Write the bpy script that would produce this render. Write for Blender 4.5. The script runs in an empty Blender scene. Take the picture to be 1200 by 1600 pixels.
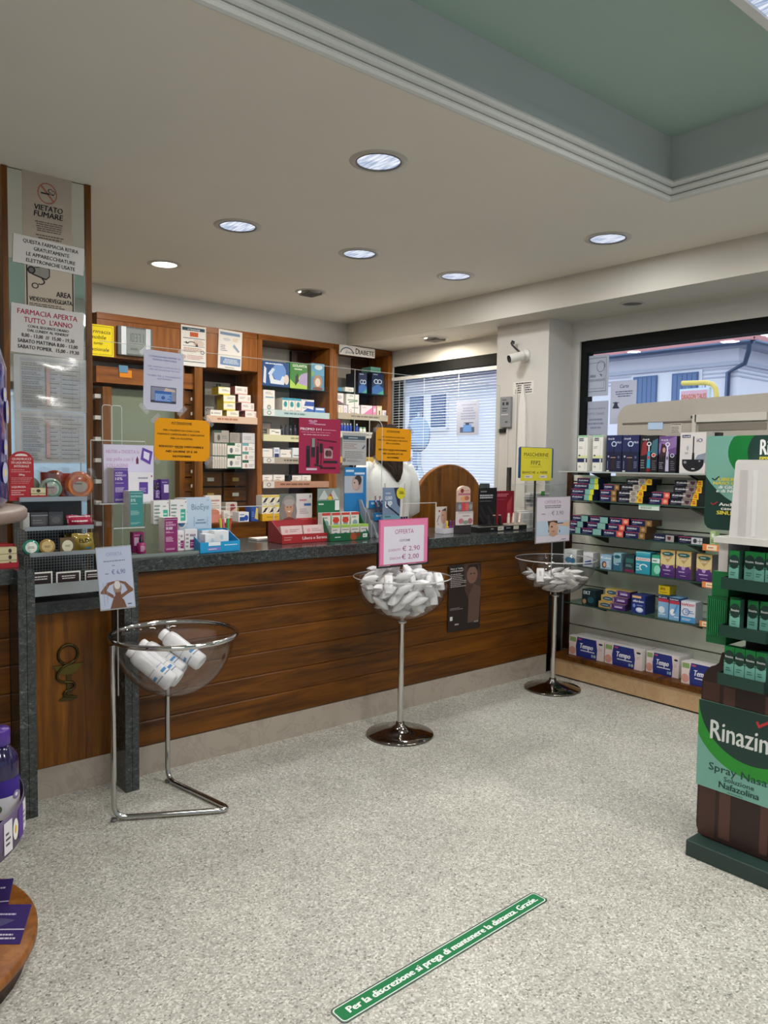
import bpy, bmesh, math, random
from mathutils import Vector, Matrix
random.seed(7)
SC = bpy.context.scene
COL = SC.collection
PI = math.pi

# ------------------------------------------------------------------ camera
cam_d = bpy.data.cameras.new('camera')
cam = bpy.data.objects.new('camera', cam_d)
COL.objects.link(cam)
SC.camera = cam
_yaw, _pitch, _roll = math.radians(50.37), math.radians(3.6), math.radians(0.81)
fw = Vector((math.cos(_yaw) * math.cos(_pitch), math.sin(_yaw) * math.cos(_pitch), -math.sin(_pitch)))
r0 = Vector((math.sin(_yaw), -math.cos(_yaw), 0))
u0 = r0.cross(fw)
rt = r0 * math.cos(_roll) + u0 * math.sin(_roll)
up = rt.cross(fw)
cam.matrix_world = Matrix(((rt.x, up.x, -fw.x, 0), (rt.y, up.y, -fw.y, 0), (rt.z, up.z, -fw.z, 1.5), (0, 0, 0, 1)))
cam_d.sensor_fit = 'VERTICAL'
cam_d.sensor_height = 24.0
cam_d.lens = 24.0 * 1202.0 / 1600.0
cam_d.clip_start = 0.05
cam_d.clip_end = 300

# ------------------------------------------------------------------ world, lights, exposure
W = bpy.data.worlds.new('overcast_sky')
SC.world = W
W.use_nodes = True
bg = W.node_tree.nodes['Background']
bg.inputs['Color'].default_value = (0.80, 0.90, 1.0, 1)
bg.inputs['Strength'].default_value = 1.9
SC.view_settings.view_transform = 'Standard'
SC.view_settings.look = 'None'
SC.view_settings.exposure = 0.0
SC.view_settings.gamma = 1.0
SC.view_settings.use_curve_mapping = False
SC.cycles.max_bounces = 10
SC.cycles.transparent_max_bounces = 24
SC.cycles.sample_clamp_indirect = 6.0

def area(name, loc, size, power, color, rot=(0, 0, 0), sy=None, spread=None):
    d = bpy.data.lights.new(name, 'AREA')
    d.energy = power
    d.color = color
    d.shape = 'RECTANGLE' if sy else 'DISK'
    d.size = size
    if sy: d.size_y = sy
    if spread: d.spread = spread
    o = bpy.data.objects.new(name, d)
    o.location = loc
    o.rotation_euler = rot
    COL.objects.link(o)
    return o

LAMP_POWER = 7.5
COFFER_POWER = 28.0
# fluorescent tubes of the coffer luminaires (each lamp hangs just under its own luminaire panel)
COFFER_LAMPS = [(2.66, 0.94), (2.62, -0.75), (0.6, 1.02), (0.6, -0.75)]
for (lx, ly) in COFFER_LAMPS:
    area('luminaire_light', (lx, ly, 2.955), 0.56, COFFER_POWER, (1.0, 0.96, 0.90), sy=0.56)
# portal at the shop front opening behind the camera (guides the sky light, adds none)
_p = area('shop_front_portal', (1.3, -2.86, 1.35), 6.4, 1.0, (1, 1, 1), rot=(math.radians(90), 0, 0), sy=2.2)
_p.data.cycles.is_portal = True
for yy, sy in ((1.0, 5.2), (5.0, 1.55)):
    _p = area('window_portal', (4.95, yy, 1.36), sy, 1.0, (1, 1, 1), rot=(math.radians(90), 0, math.radians(90)), sy=2.15)
    _p.data.cycles.is_portal = True

# ------------------------------------------------------------------ helpers
def lin(c):
    if isinstance(c, str):
        c = c.lstrip('#')
        if len(c) == 3: c = ''.join(q * 2 for q in c)
        c = tuple(int(c[i:i + 2], 16) / 255 for i in (0, 2, 4))
    return tuple((v / 12.92 if v <= 0.04045 else ((v + 0.055) / 1.055) ** 2.4) for v in c[:3]) + (1.0,)

_lc = {}
def L(c):
    if c not in _lc: _lc[c] = lin(c)
    return _lc[c]

class MB:
    """collects coloured faces; build() links them as one mesh object"""
    def __init__(s):
        s.v, s.f, s.c, s.s = [], [], [], []
    def face(s, pts, c, smooth=False):
        n = len(s.v)
        s.v.extend([tuple(p) for p in pts])
        s.f.append(tuple(range(n, n + len(pts))))
        s.c.append(L(c)); s.s.append(smooth)
        return s
    def mesh(s, vs, fs, c, smooth=False):
        n = len(s.v)
        s.v.extend([tuple(p) for p in vs])
        for f in fs:
            s.f.append(tuple(i + n for i in f)); s.c.append(L(c)); s.s.append(smooth)
        return s
    def box(s, x0, x1, y0, y1, z0, z1, c, front=None, side=None, top=None):
        V = [(x0, y0, z0), (x1, y0, z0), (x1, y1, z0), (x0, y1, z0), (x0, y0, z1), (x1, y0, z1), (x1, y1, z1), (x0, y1, z1)]
        n = len(s.v)
        s.v.extend(V)
        F = [((0, 1, 5, 4), front), ((1, 2, 6, 5), side), ((2, 3, 7, 6), None), ((3, 0, 4, 7), side), ((4, 5, 6, 7), top), ((3, 2, 1, 0), None)]
        for f, cc in F:
            s.f.append(tuple(i + n for i in f)); s.c.append(L(cc or c)); s.s.append(False)
        return s
    def lathe(s, prof, c, o=(0, 0, 0), n=24, smooth=True, axis='z'):
        vs, fs = [], []
        for (r, z) in prof:
            for k in range(n):
                a = 2 * PI * k / n
                p = (r * math.cos(a), r * math.sin(a), z)
                if axis == 'y': p = (p[0], p[2], p[1])
                if axis == 'x': p = (p[2], p[0], p[1])
                vs.append((p[0] + o[0], p[1] + o[1], p[2] + o[2]))
        for i in range(len(prof) - 1):
            for k in range(n):
                a, b = i * n + k, i * n + (k + 1) % n
                fs.append((a, b, b + n, a + n) if axis != 'y' else (a, a + n, b + n, b))
        return s.mesh(vs, fs, c, smooth)
    def cyl(s, p0, p1, r0, c, r1=None, n=12, caps=True, smooth=True):
        p0, p1 = Vector(p0), Vector(p1)
        r1 = r0 if r1 is None else r1
        d = (p1 - p0).normalized()
        a = d.orthogonal().normalized(); b = d.cross(a)
        vs = []
        for p, r in ((p0, r0), (p1, r1)):
            for k in range(n):
                t = 2 * PI * k / n
                vs.append(p + a * r * math.cos(t) + b * r * math.sin(t))
        s.mesh(vs, [(k, (k + 1) % n, n + (k + 1) % n, n + k) for k in range(n)], c, smooth)
        if caps:
            s.mesh(vs, [tuple(range(n - 1, -1, -1)), tuple(range(n, 2 * n))], c)
        return s
    def tube(s, pts, r, c, n=10, closed=False, caps=True):
        pts = [Vector(p) for p in pts]
        m = len(pts)
        vs = []
        ref = None
        for i, p in enumerate(pts):
            if closed: t = pts[(i + 1) % m] - pts[i - 1]
            else: t = pts[min(i + 1, m - 1)] - pts[max(i - 1, 0)]
            t.normalize()
            if ref is None: ref = t.orthogonal().normalized()
            ref = (ref - t * ref.dot(t)).normalized()
            b = t.cross(ref)
            for k in range(n):
                a = 2 * PI * k / n
                vs.append(p + ref * r * math.cos(a) + b * r * math.sin(a))
        fs = []
        for i in range(m if closed else m - 1):
            j = (i + 1) % m
            for k in range(n):
                q = (k + 1) % n
                fs.append((i * n + k, i * n + q, j * n + q, j * n + k))
        s.mesh(vs, fs, c, True)
        if caps and not closed:
            s.mesh(vs, [tuple(range(n - 1, -1, -1)), tuple(range((m - 1) * n, m * n))], c)
        return s
    def prism(s, pts, o, U, V, N, c, cf=None):
        """outline pts in (u, v) at o, extruded along N; front cap (colour cf) faces away from N"""
        o, U, V, N = Vector(o), Vector(U), Vector(V), Vector(N)
        n = len(pts)
        vs = [o + U * a + V * b for a, b in pts] + [o + U * a + V * b + N for a, b in pts]
        s.mesh(vs, [tuple(range(n))], cf or c)
        s.mesh(vs, [tuple(range(2 * n - 1, n - 1, -1))], c)
        s.mesh(vs, [((k + 1) % n, k, n + k, n + (k + 1) % n) for k in range(n)], c)
        return s
    def prints(s, o, U, V, items, eps=0.00012, start=0.0004):
        """flat print: items (polys in 0..1 of the panel) laid on the panel o + u*U + v*V, facing U x V"""
        o, U, V = Vector(o), Vector(U), Vector(V)
        N = U.cross(V).normalized()
        d = start
        for polys, c in items:
            for j, (vs, fs) in enumerate(polys):
                dj = d + 4e-5 * (j % 2)
                s.mesh([o + U * a + V * b + N * dj for a, b in vs], fs, c)
            d += eps
        return s
    def me(s, name, mat, bevel=0, seg=1):
        m = bpy.data.meshes.new(name)
        m.from_pydata(s.v, [], s.f)
        at = m.attributes.new('col', 'FLOAT_COLOR', 'FACE')
        at.data.foreach_set('color', [x for c in s.c for x in c])
        m.polygons.foreach_set('use_smooth', s.s)
        if bevel:
            bm = bmesh.new(); bm.from_mesh(m)
            bmesh.ops.remove_doubles(bm, verts=bm.verts, dist=1e-5)
            bmesh.ops.bevel(bm, geom=[e for e in bm.edges if len(e.link_faces) == 2 and e.calc_face_angle(0) > 0.5], offset=bevel, segments=seg, affect='EDGES', profile=0.6)
            bm.to_mesh(m); bm.free()
        m.materials.append(mat)
        m.update()
        return m
    def build(s, name, mat, parent=None, loc=None, bevel=0, seg=1):
        o = bpy.data.objects.new(name, s.me(name, mat, bevel, seg))
        COL.objects.link(o)
        if parent is not None: o.parent = parent
        if loc: o.location = loc
        return o

# flat print elements, all in 0..1 of the panel they are printed on
def R(a, b, c, d, col): return ([([(a, b), (c, b), (c, d), (a, d)], [(0, 1, 2, 3)])], col)
def PG(pts, col): return ([(pts, [tuple(range(len(pts)))])], col)
def E(cx, cy, rx, ry, col, n=20, a0=0, a1=2 * PI):
    full = abs(a1 - a0 - 2 * PI) < 1e-6
    return ([([(cx + rx * math.cos(a0 + (a1 - a0) * k / (n if full else n - 1)), cy + ry * math.sin(a0 + (a1 - a0) * k / (n if full else n - 1))) for k in range(n)], [tuple(range(n))])], col)
def RING(cx, cy, rx, ry, w, col, n=24, a0=0, a1=2 * PI):
    vs = []
    for k in range(n + 1):
        a = a0 + (a1 - a0) * k / n
        vs += [(cx + rx * math.cos(a), cy + ry * math.sin(a)), (cx + (rx * (1 - w)) * math.cos(a), cy + (ry * (1 - w)) * math.sin(a))]
    return ([(vs, [(2 * k, 2 * k + 2, 2 * k + 3, 2 * k + 1) for k in range(n)])], col)
def LN(a, b, c, d, w, col, asp=1.0):
    dx, dy = (c - a), (d - b) / asp
    l = math.hypot(dx, dy) or 1
    nx, ny = -dy / l * w / 2, dx / l * w / 2 * asp
    return ([([(a - nx, b - ny), (c - nx, d - ny), (c + nx, d + ny), (a + nx, b + ny)], [(0, 1, 2, 3)])], col)
_rl = random.Random(3)
def LINES(a, b, c, d, n, col, ctr=False, th=0.45):
    """n lines of print too small to read in the photograph"""
    out = []
    h = (d - b) / n
    for k in range(n):
        v = d - (k + 0.75) * h
        w = (c - a) * _rl.uniform(0.62, 1.0)
        x = a + ((c - a) - w) / 2 if ctr else a
        end = x + w
        while x < end:
            q = min(end, x + (c - a) * _rl.uniform(0.05, 0.16))
            out.append(([(x, v), (q, v), (q, v + h * th), (x, v + h * th)], [(0, 1, 2, 3)]))
            x = q + (c - a) * 0.02
    return (out, col)
_tc = {}
_td = None
def _text(st, fat=0.0):
    global _td
    if (st, fat) in _tc: return _tc[st, fat]
    if _td is None:
        _td = bpy.data.objects.new('text_source', bpy.data.curves.new('text_source', 'FONT'))
        _td.data.resolution_u = 2
        COL.objects.link(_td)
    _td.data.body = st
    _td.data.offset = fat
    bpy.context.view_layer.update()
    ev = _td.evaluated_get(bpy.context.evaluated_depsgraph_get())
    m = ev.to_mesh()
    vs = [(v.co.x, v.co.y) for v in m.vertices]
    fs = [tuple(p.vertices) for p in m.polygons]
    ev.to_mesh_clear()
    _tc[st, fat] = (vs, fs)
    return vs, fs
def T(st, a, c, v, h, col, bold=0.0, slant=0.0):
    """lettering between u = a and u = c, baseline v, capital height h (fractions of the panel)"""
    vs, fs = _text(st)
    x0 = min(p[0] for p in vs); x1 = max(p[0] for p in vs)
    k = (c - a) / max(x1 - x0, 1e-6)
    q = h / 0.70
    pts = [(a + (p[0] - x0) * k + slant * p[1] * h, v + p[1] * q) for p in vs]
    polys = [(pts, fs)]
    if bold: polys.append(([(p[0] + min(bold, h * .12), p[1] + h * .03) for p in pts], fs))
    return (polys, col)

# ------------------------------------------------------------------ things and parts
def tag(o, label=None, cat=None, group=None, kind=None):
    if label: o['label'] = label
    if cat: o['category'] = cat
    if group: o['group'] = group
    if kind: o['kind'] = kind
    return o
def thing(name, label, cat, loc=(0, 0, 0), rot=0, group=None):
    o = bpy.data.objects.new(name, None)
    o.empty_display_size = 0.05
    COL.objects.link(o)
    o.location = loc
    o.rotation_euler = (0, 0, rot) if not isinstance(rot, tuple) else rot
    return tag(o, label, cat, group)
def copy_tree(o, parent=None):
    c = o.copy(); COL.objects.link(c)
    if parent is not None: c.parent = parent
    for ch in [q for q in bpy.data.objects if q.parent == o]:
        copy_tree(ch, c)
    return c

# ------------------------------------------------------------------ materials (all procedural)
def new_mat(name):
    m = bpy.data.materials.new(name); m.use_nodes = True
    nt = m.node_tree
    return m, nt, nt.nodes['Principled BSDF']
def nd(nt, t, **k):
    n = nt.nodes.new(t)
    for a, b in k.items(): setattr(n, a, b)
    return n
def attr_mat(name, rough, noise=0.05, nscale=40, metal=0.0, coat=0.0, spec=0.5):
    m, nt, p = new_mat(name)
    a = nd(nt, 'ShaderNodeAttribute', attribute_name='col')
    tc = nd(nt, 'ShaderNodeTexCoord')
    nz = nd(nt, 'ShaderNodeTexNoise'); nz.inputs['Scale'].default_value = nscale
    nt.links.new(tc.outputs['Object'], nz.inputs['Vector'])
    mr = nd(nt, 'ShaderNodeMapRange')
    mr.inputs['To Min'].default_value = 1 - noise; mr.inputs['To Max'].default_value = 1 + noise
    nt.links.new(nz.outputs['Fac'], mr.inputs['Value'])
    mx = nd(nt, 'ShaderNodeVectorMath', operation='SCALE')
    nt.links.new(a.outputs['Color'], mx.inputs[0]); nt.links.new(mr.outputs['Result'], mx.inputs['Scale'])
    nt.links.new(mx.outputs['Vector'], p.inputs['Base Color'])
    p.inputs['Roughness'].default_value = rough
    p.inputs['Metallic'].default_value = metal
    p.inputs['Coat Weight'].default_value = coat
    p.inputs['Specular IOR Level'].default_value = spec
    return m
PAPER = attr_mat('printed_paper', 0.7, 0.03, 30, spec=0.3)
CARD = attr_mat('printed_card', 0.42, 0.05, 25)
PLASTIC = attr_mat('moulded_plastic', 0.3, 0.04, 30)
GLOSSY = attr_mat('glossy_plastic', 0.12, 0.05, 30, coat=0.4)
PAINT = attr_mat('wall_paint', 0.75, 0.03, 3, spec=0.25)
CLOTH = attr_mat('cotton_cloth', 0.9, 0.08, 60, spec=0.2)
METAL = attr_mat('brushed_metal', 0.32, 0.05, 50, metal=0.9)
CHROME = attr_mat('polished_chrome', 0.07, 0.03, 20, metal=1.0)

def wood_mat(name, c0, c1, c2, scale, rough=0.42, axis_scale=(1, 12, 12), coat=0.05):
    m, nt, p = new_mat(name)
    tc = nd(nt, 'ShaderNodeTexCoord')
    oi = nd(nt, 'ShaderNodeObjectInfo')
    ad = nd(nt, 'ShaderNodeVectorMath', operation='ADD')
    sc = nd(nt, 'ShaderNodeVectorMath', operation='SCALE'); sc.inputs['Scale'].default_value = 37.0
    cb = nd(nt, 'ShaderNodeCombineXYZ')
    for i in range(3): nt.links.new(oi.outputs['Random'], cb.inputs[i])
    nt.links.new(cb.outputs[0], sc.inputs[0])
    nt.links.new(tc.outputs['Object'], ad.inputs[0]); nt.links.new(sc.outputs[0], ad.inputs[1])
    mp = nd(nt, 'ShaderNodeMapping'); mp.inputs['Scale'].default_value = axis_scale
    nt.links.new(ad.outputs[0], mp.inputs['Vector'])
    n1 = nd(nt, 'ShaderNodeTexNoise'); n1.inputs['Scale'].default_value = scale; n1.inputs['Detail'].default_value = 6; n1.inputs['Roughness'].default_value = 0.65
    n1.inputs['Distortion'].default_value = 0.6
    nt.links.new(mp.outputs[0], n1.inputs['Vector'])
    cr = nd(nt, 'ShaderNodeValToRGB')
    cr.color_ramp.elements[0].position = 0.3; cr.color_ramp.elements[0].color = L(c0)
    cr.color_ramp.elements[1].position = 0.72; cr.color_ramp.elements[1].color = L(c2)
    e = cr.color_ramp.elements.new(0.5); e.color = L(c1)
    nt.links.new(n1.outputs['Fac'], cr.inputs['Fac'])
    nt.links.new(cr.outputs['Color'], p.inputs['Base Color'])
    p.inputs['Roughness'].default_value = rough
    p.inputs['Specular IOR Level'].default_value = 0.3
    p.inputs['Coat Weight'].default_value = coat
    p.inputs['Coat Roughness'].default_value = 0.2
    return m
WOOD_X = wood_mat('cherry_wood_lengthwise', '#321a00', '#5e3400', '#7c4802', 2.2, axis_scale=(0.7, 9, 9))
WOOD_Z = wood_mat('cherry_wood_upright', '#452500', '#724202', '#925a08', 2.2, axis_scale=(9, 9, 0.7))
WOOD_LT = wood_mat('honey_wood_edge', '#6c3d12', '#8c531e', '#a4682f', 2.5, axis_scale=(9, 9, 0.8))
WOOD_DK = wood_mat('dark_stained_wood', '#2a1408', '#3c1f0e', '#4d2a14', 2.2, axis_scale=(0.8, 9, 9))

def granite_mat():
    m, nt, p = new_mat('dark_green_granite')
    tc = nd(nt, 'ShaderNodeTexCoord')
    mp = nd(nt, 'ShaderNodeMapping'); mp.inputs['Scale'].default_value = (1, 1, 1.6)
    nt.links.new(tc.outputs['Object'], mp.inputs['Vector'])
    n1 = nd(nt, 'ShaderNodeTexNoise'); n1.inputs['Scale'].default_value = 30; n1.inputs['Detail'].default_value = 9; n1.inputs['Roughness'].default_value = 0.75; n1.inputs['Distortion'].default_value = 1.6
    nt.links.new(mp.outputs[0], n1.inputs['Vector'])
    v = nd(nt, 'ShaderNodeTexVoronoi', feature='DISTANCE_TO_EDGE'); v.inputs['Scale'].default_value = 38
    ad = nd(nt, 'ShaderNodeVectorMath', operation='ADD')
    s2 = nd(nt, 'ShaderNodeVectorMath', operation='SCALE'); s2.inputs['Scale'].default_value = 0.06
    nt.links.new(n1.outputs['Color'], s2.inputs[0]); nt.links.new(mp.outputs[0], ad.inputs[0]); nt.links.new(s2.outputs[0], ad.inputs[1])
    nt.links.new(ad.outputs[0], v.inputs['Vector'])
    cr = nd(nt, 'ShaderNodeValToRGB')
    cr.color_ramp.elements[0].position = 0.32; cr.color_ramp.elements[0].color = L('#1d2021')
    cr.color_ramp.elements[1].position = 0.78; cr.color_ramp.elements[1].color = L('#8c938f')
    e = cr.color_ramp.elements.new(0.55); e.color = L('#414644')
    nt.links.new(n1.outputs['Fac'], cr.inputs['Fac'])
    c2 = nd(nt, 'ShaderNodeValToRGB')
    c2.color_ramp.elements[0].position = 0.0; c2.color_ramp.elements[0].color = (0.25, 0.25, 0.25, 1)
    c2.color_ramp.elements[1].position = 0.10; c2.color_ramp.elements[1].color = (1, 1, 1, 1)
    nt.links.new(v.outputs['Distance'], c2.inputs['Fac'])
    mx = nd(nt, 'ShaderNodeMixRGB', blend_type='MULTIPLY'); mx.inputs['Fac'].default_value = 0.75
    nt.links.new(cr.outputs['Color'], mx.inputs[1]); nt.links.new(c2.outputs['Color'], mx.inputs[2])
    nt.links.new(mx.outputs[0], p.inputs['Base Color'])
    p.inputs['Roughness'].default_value = 0.16
    return m
GRANITE = granite_mat()

def marble_mat(name, c0, c1, vein):
    m, nt, p = new_mat(name)
    tc = nd(nt, 'ShaderNodeTexCoord')
    n1 = nd(nt, 'ShaderNodeTexNoise'); n1.inputs['Scale'].default_value = 5; n1.inputs['Detail'].default_value = 8; n1.inputs['Distortion'].default_value = 1.2
    nt.links.new(tc.outputs['Object'], n1.inputs['Vector'])
    cr = nd(nt, 'ShaderNodeValToRGB')
    cr.color_ramp.elements[0].position = 0.3; cr.color_ramp.elements[0].color = L(c0)
    cr.color_ramp.elements[1].position = 0.7; cr.color_ramp.elements[1].color = L(c1)
    e = cr.color_ramp.elements.new(0.47); e.color = L(c1)
    e = cr.color_ramp.elements.new(0.5); e.color = L(vein)
    e = cr.color_ramp.elements.new(0.53); e.color = L(c1)
    nt.links.new(n1.outputs['Fac'], cr.inputs['Fac'])
    nt.links.new(cr.outputs['Color'], p.inputs['Base Color'])
    p.inputs['Roughness'].default_value = 0.25
    return m
MARBLE = marble_mat('grey_marble', '#9c8f83', '#b0a395', '#a6998b')
BEIGE_MARBLE = marble_mat('beige_marble', '#b8936a', '#c8a67c', '#c09c72')

def floor_mat():
    m, nt, p = new_mat('speckled_vinyl_floor')
    tc = nd(nt, 'ShaderNodeTexCoord')
    n0 = nd(nt, 'ShaderNodeTexNoise'); n0.inputs['Scale'].default_value = 55; n0.inputs['Detail'].default_value = 2
    nt.links.new(tc.outputs['Object'], n0.inputs['Vector'])
    s2 = nd(nt, 'ShaderNodeVectorMath', operation='SCALE'); s2.inputs['Scale'].default_value = 0.012
    ad = nd(nt, 'ShaderNodeVectorMath', operation='ADD')
    nt.links.new(n0.outputs['Color'], s2.inputs[0]); nt.links.new(tc.outputs['Object'], ad.inputs[0]); nt.links.new(s2.outputs[0], ad.inputs[1])
    v = nd(nt, 'ShaderNodeTexVoronoi'); v.inputs['Scale'].default_value = 175
    nt.links.new(ad.outputs[0], v.inputs['Vector'])
    sx = nd(nt, 'ShaderNodeSeparateColor'); nt.links.new(v.outputs['Color'], sx.inputs[0])
    cr = nd(nt, 'ShaderNodeValToRGB')
    els = [(0.0, '#73706a'), (0.03, '#908d86'), (0.08, '#a8a49b'), (0.4, '#bcb9af'), (0.75, '#cfccc2'), (1.0, '#ebe8de')]
    cr.color_ramp.elements[0].position = els[0][0]; cr.color_ramp.elements[0].color = L(els[0][1])
    cr.color_ramp.elements[1].position = els[-1][0]; cr.color_ramp.elements[1].color = L(els[-1][1])
    for q, c in els[1:-1]:
        e = cr.color_ramp.elements.new(q); e.color = L(c)
    nt.links.new(sx.outputs[0], cr.inputs['Fac'])
    # sparse dark flecks
    n2 = nd(nt, 'ShaderNodeTexNoise'); n2.inputs['Scale'].default_value = 52; n2.inputs['Detail'].default_value = 5; n2.inputs['Roughness'].default_value = 0.8
    nt.links.new(tc.outputs['Object'], n2.inputs['Vector'])
    c2 = nd(nt, 'ShaderNodeValToRGB')
    c2.color_ramp.elements[0].position = 0.30; c2.color_ramp.elements[0].color = (0.22, 0.22, 0.22, 1)
    c2.color_ramp.elements[1].position = 0.40; c2.color_ramp.elements[1].color = (1, 1, 1, 1)
    nt.links.new(n2.outputs['Fac'], c2.inputs['Fac'])
    mx = nd(nt, 'ShaderNodeMixRGB', blend_type='MULTIPLY'); mx.inputs['Fac'].default_value = 0.9
    nt.links.new(cr.outputs['Color'], mx.inputs[1]); nt.links.new(c2.outputs['Color'], mx.inputs[2])
    # worn, slightly dirtier patches
    n3 = nd(nt, 'ShaderNodeTexNoise'); n3.inputs['Scale'].default_value = 2.2; n3.inputs['Detail'].default_value = 6; n3.inputs['Roughness'].default_value = 0.7
    nt.links.new(tc.outputs['Object'], n3.inputs['Vector'])
    mr = nd(nt, 'ShaderNodeMapRange'); mr.inputs['From Min'].default_value = 0.3; mr.inputs['From Max'].default_value = 0.7; mr.inputs['To Min'].default_value = 0.82; mr.inputs['To Max'].default_value = 1.06
    nt.links.new(n3.outputs['Fac'], mr.inputs['Value'])
    sc = nd(nt, 'ShaderNodeVectorMath', operation='SCALE')
    nt.links.new(mx.outputs[0], sc.inputs[0]); nt.links.new(mr.outputs['Result'], sc.inputs['Scale'])
    nt.links.new(sc.outputs['Vector'], p.inputs['Base Color'])
    p.inputs['Roughness'].default_value = 0.42
    return m
FLOOR = floor_mat()

def glass_mat(name, tint=(1, 1, 1), rough=0.0, refl=1.0, base=0.03):
    """thin clear sheet: see-through with a mirror-like surface reflection that grows at grazing angles"""
    m = bpy.data.materials.new(name); m.use_nodes = True
    nt = m.node_tree
    for n in list(nt.nodes): nt.nodes.remove(n)
    out = nd(nt, 'ShaderNodeOutputMaterial')
    tr = nd(nt, 'ShaderNodeBsdfTransparent'); tr.inputs['Color'].default_value = tint + (1,)
    gl = nd(nt, 'ShaderNodeBsdfGlossy'); gl.inputs['Roughness'].default_value = rough
    lw = nd(nt, 'ShaderNodeLayerWeight'); lw.inputs['Blend'].default_value = 0.5
    pw = nd(nt, 'ShaderNodeMath', operation='POWER'); pw.inputs[1].default_value = 4.0
    nt.links.new(lw.outputs['Facing'], pw.inputs[0])
    mr = nd(nt, 'ShaderNodeMapRange'); mr.inputs['To Min'].default_value = base; mr.inputs['To Max'].default_value = refl
    nt.links.new(pw.outputs[0], mr.inputs['Value'])
    mx = nd(nt, 'ShaderNodeMixShader')
    nt.links.new(mr.outputs[0], mx.inputs[0]); nt.links.new(tr.outputs[0], mx.inputs[1]); nt.links.new(gl.outputs[0], mx.inputs[2])
    nt.links.new(mx.outputs[0], out.inputs['Surface'])
    return m
GLASS = glass_mat('window_glass', (0.93, 0.96, 0.97), 0.0, 0.5, 0.02)
PLEXI = glass_mat('clear_acrylic', (0.97, 0.98, 0.98), 0.02, 0.45, 0.012)
BOWL = glass_mat('clear_bowl_plastic', (0.95, 0.95, 0.955), 0.04, 0.55, 0.05)
SHELFG = glass_mat('green_shelf_glass', (0.55, 0.72, 0.67), 0.0, 0.6, 0.05)
EDGE = attr_mat('acrylic_cut_edge', 0.25, 0.03, 20)
WRAP = glass_mat('clear_wrapping', (0.95, 0.95, 0.95), 0.12, 0.7, 0.12)

def mirror_mat():
    m, nt, p = new_mat('mirror_silvering')
    tc = nd(nt, 'ShaderNodeTexCoord')
    nz = nd(nt, 'ShaderNodeTexNoise'); nz.inputs['Scale'].default_value = 2
    nt.links.new(tc.outputs['Object'], nz.inputs['Vector'])
    cr = nd(nt, 'ShaderNodeValToRGB')
    cr.color_ramp.elements[0].color = (0.74, 0.78, 0.76, 1); cr.color_ramp.elements[1].color = (0.80, 0.84, 0.82, 1)
    nt.links.new(nz.outputs['Fac'], cr.inputs['Fac']); nt.links.new(cr.outputs[0], p.inputs['Base Color'])
    p.inputs['Metallic'].default_value = 1.0; p.inputs['Roughness'].default_value = 0.02
    return m
MIRROR = mirror_mat()

def lamp_mat(name, c0, c1, strength, scale=(60, 60, 4)):
    """ribbed lamp lens that gives off light"""
    m = bpy.data.materials.new(name); m.use_nodes = True
    nt = m.node_tree
    for n in list(nt.nodes): nt.nodes.remove(n)
    out = nd(nt, 'ShaderNodeOutputMaterial')
    em = nd(nt, 'ShaderNodeEmission'); em.inputs['Strength'].default_value = strength
    tc = nd(nt, 'ShaderNodeTexCoord'); mp = nd(nt, 'ShaderNodeMapping'); mp.inputs['Scale'].default_value = scale
    mp.inputs['Rotation'].default_value = (0, 0, math.radians(-39.6))
    nz = nd(nt, 'ShaderNodeTexNoise'); nz.inputs['Scale'].default_value = 1.0; nz.inputs['Detail'].default_value = 3
    cr = nd(nt, 'ShaderNodeValToRGB')
    cr.color_ramp.elements[0].position = 0.36; cr.color_ramp.elements[0].color = L(c0)
    cr.color_ramp.elements[1].position = 0.62; cr.color_ramp.elements[1].color = L(c1)
    nt.links.new(tc.outputs['Object'], mp.inputs[0]); nt.links.new(mp.outputs[0], nz.inputs['Vector'])
    nt.links.new(nz.outputs['Fac'], cr.inputs['Fac']); nt.links.new(cr.outputs[0], em.inputs['Color'])
    nt.links.new(em.outputs[0], out.inputs['Surface'])
    return m
LENS = lamp_mat('ribbed_lamp_lens', '#8fa4c8', '#f2f6ff', 1.0, scale=(70, 9, 1))
HALO = lamp_mat('halogen_lamp', '#fff0d8', '#fffaf0', 6.0)

# ================================================================== setting
def struct(mb, name, mat, parent=None, **k):
    o = mb.build(name, mat, parent, **k)
    if parent is None: o['kind'] = 'structure'
    return o
CEIL, BEAMC, WHITE = '#e2ddd1', '#c9c4b8', '#d0cec9'
HX0, HX1, HY0, HY1 = -0.7, 3.53, -1.75, 2.10
struct(MB().box(-2.3, 5.1, -2.95, 6.35, -0.06, 0, '#c9c4ba'), 'floor', FLOOR)
m = MB()
m.box(-2.3, 4.36, HY1, 5.85, 2.8, 2.9, CEIL); m.box(-2.3, 4.36, -2.95, HY0, 2.8, 2.9, CEIL)
m.box(-2.3, HX0, HY0, HY1, 2.8, 2.9, CEIL); m.box(HX1, 4.36, HY0, HY1, 2.8, 2.9, CEIL)
ceil = struct(m, 'ceiling', PAINT)
m = MB()
for a in ((HX0 - .05, HX1 + .05, HY1, HY1 + .05), (HX0 - .05, HX1 + .05, HY0 - .05, HY0), (HX0 - .05, HX0, HY0, HY1), (HX1, HX1 + .05, HY0, HY1)):
    m.box(*a, 2.9, 3.16, '#bdc3c2')
m.build('coffer_side', PAINT, ceil)
MB().box(HX0 - .05, HX1 + .05, HY0 - .05, HY1 + .05, 3.11, 3.17, '#a6bcb1').build('coffer_top', PAINT, ceil)
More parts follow.
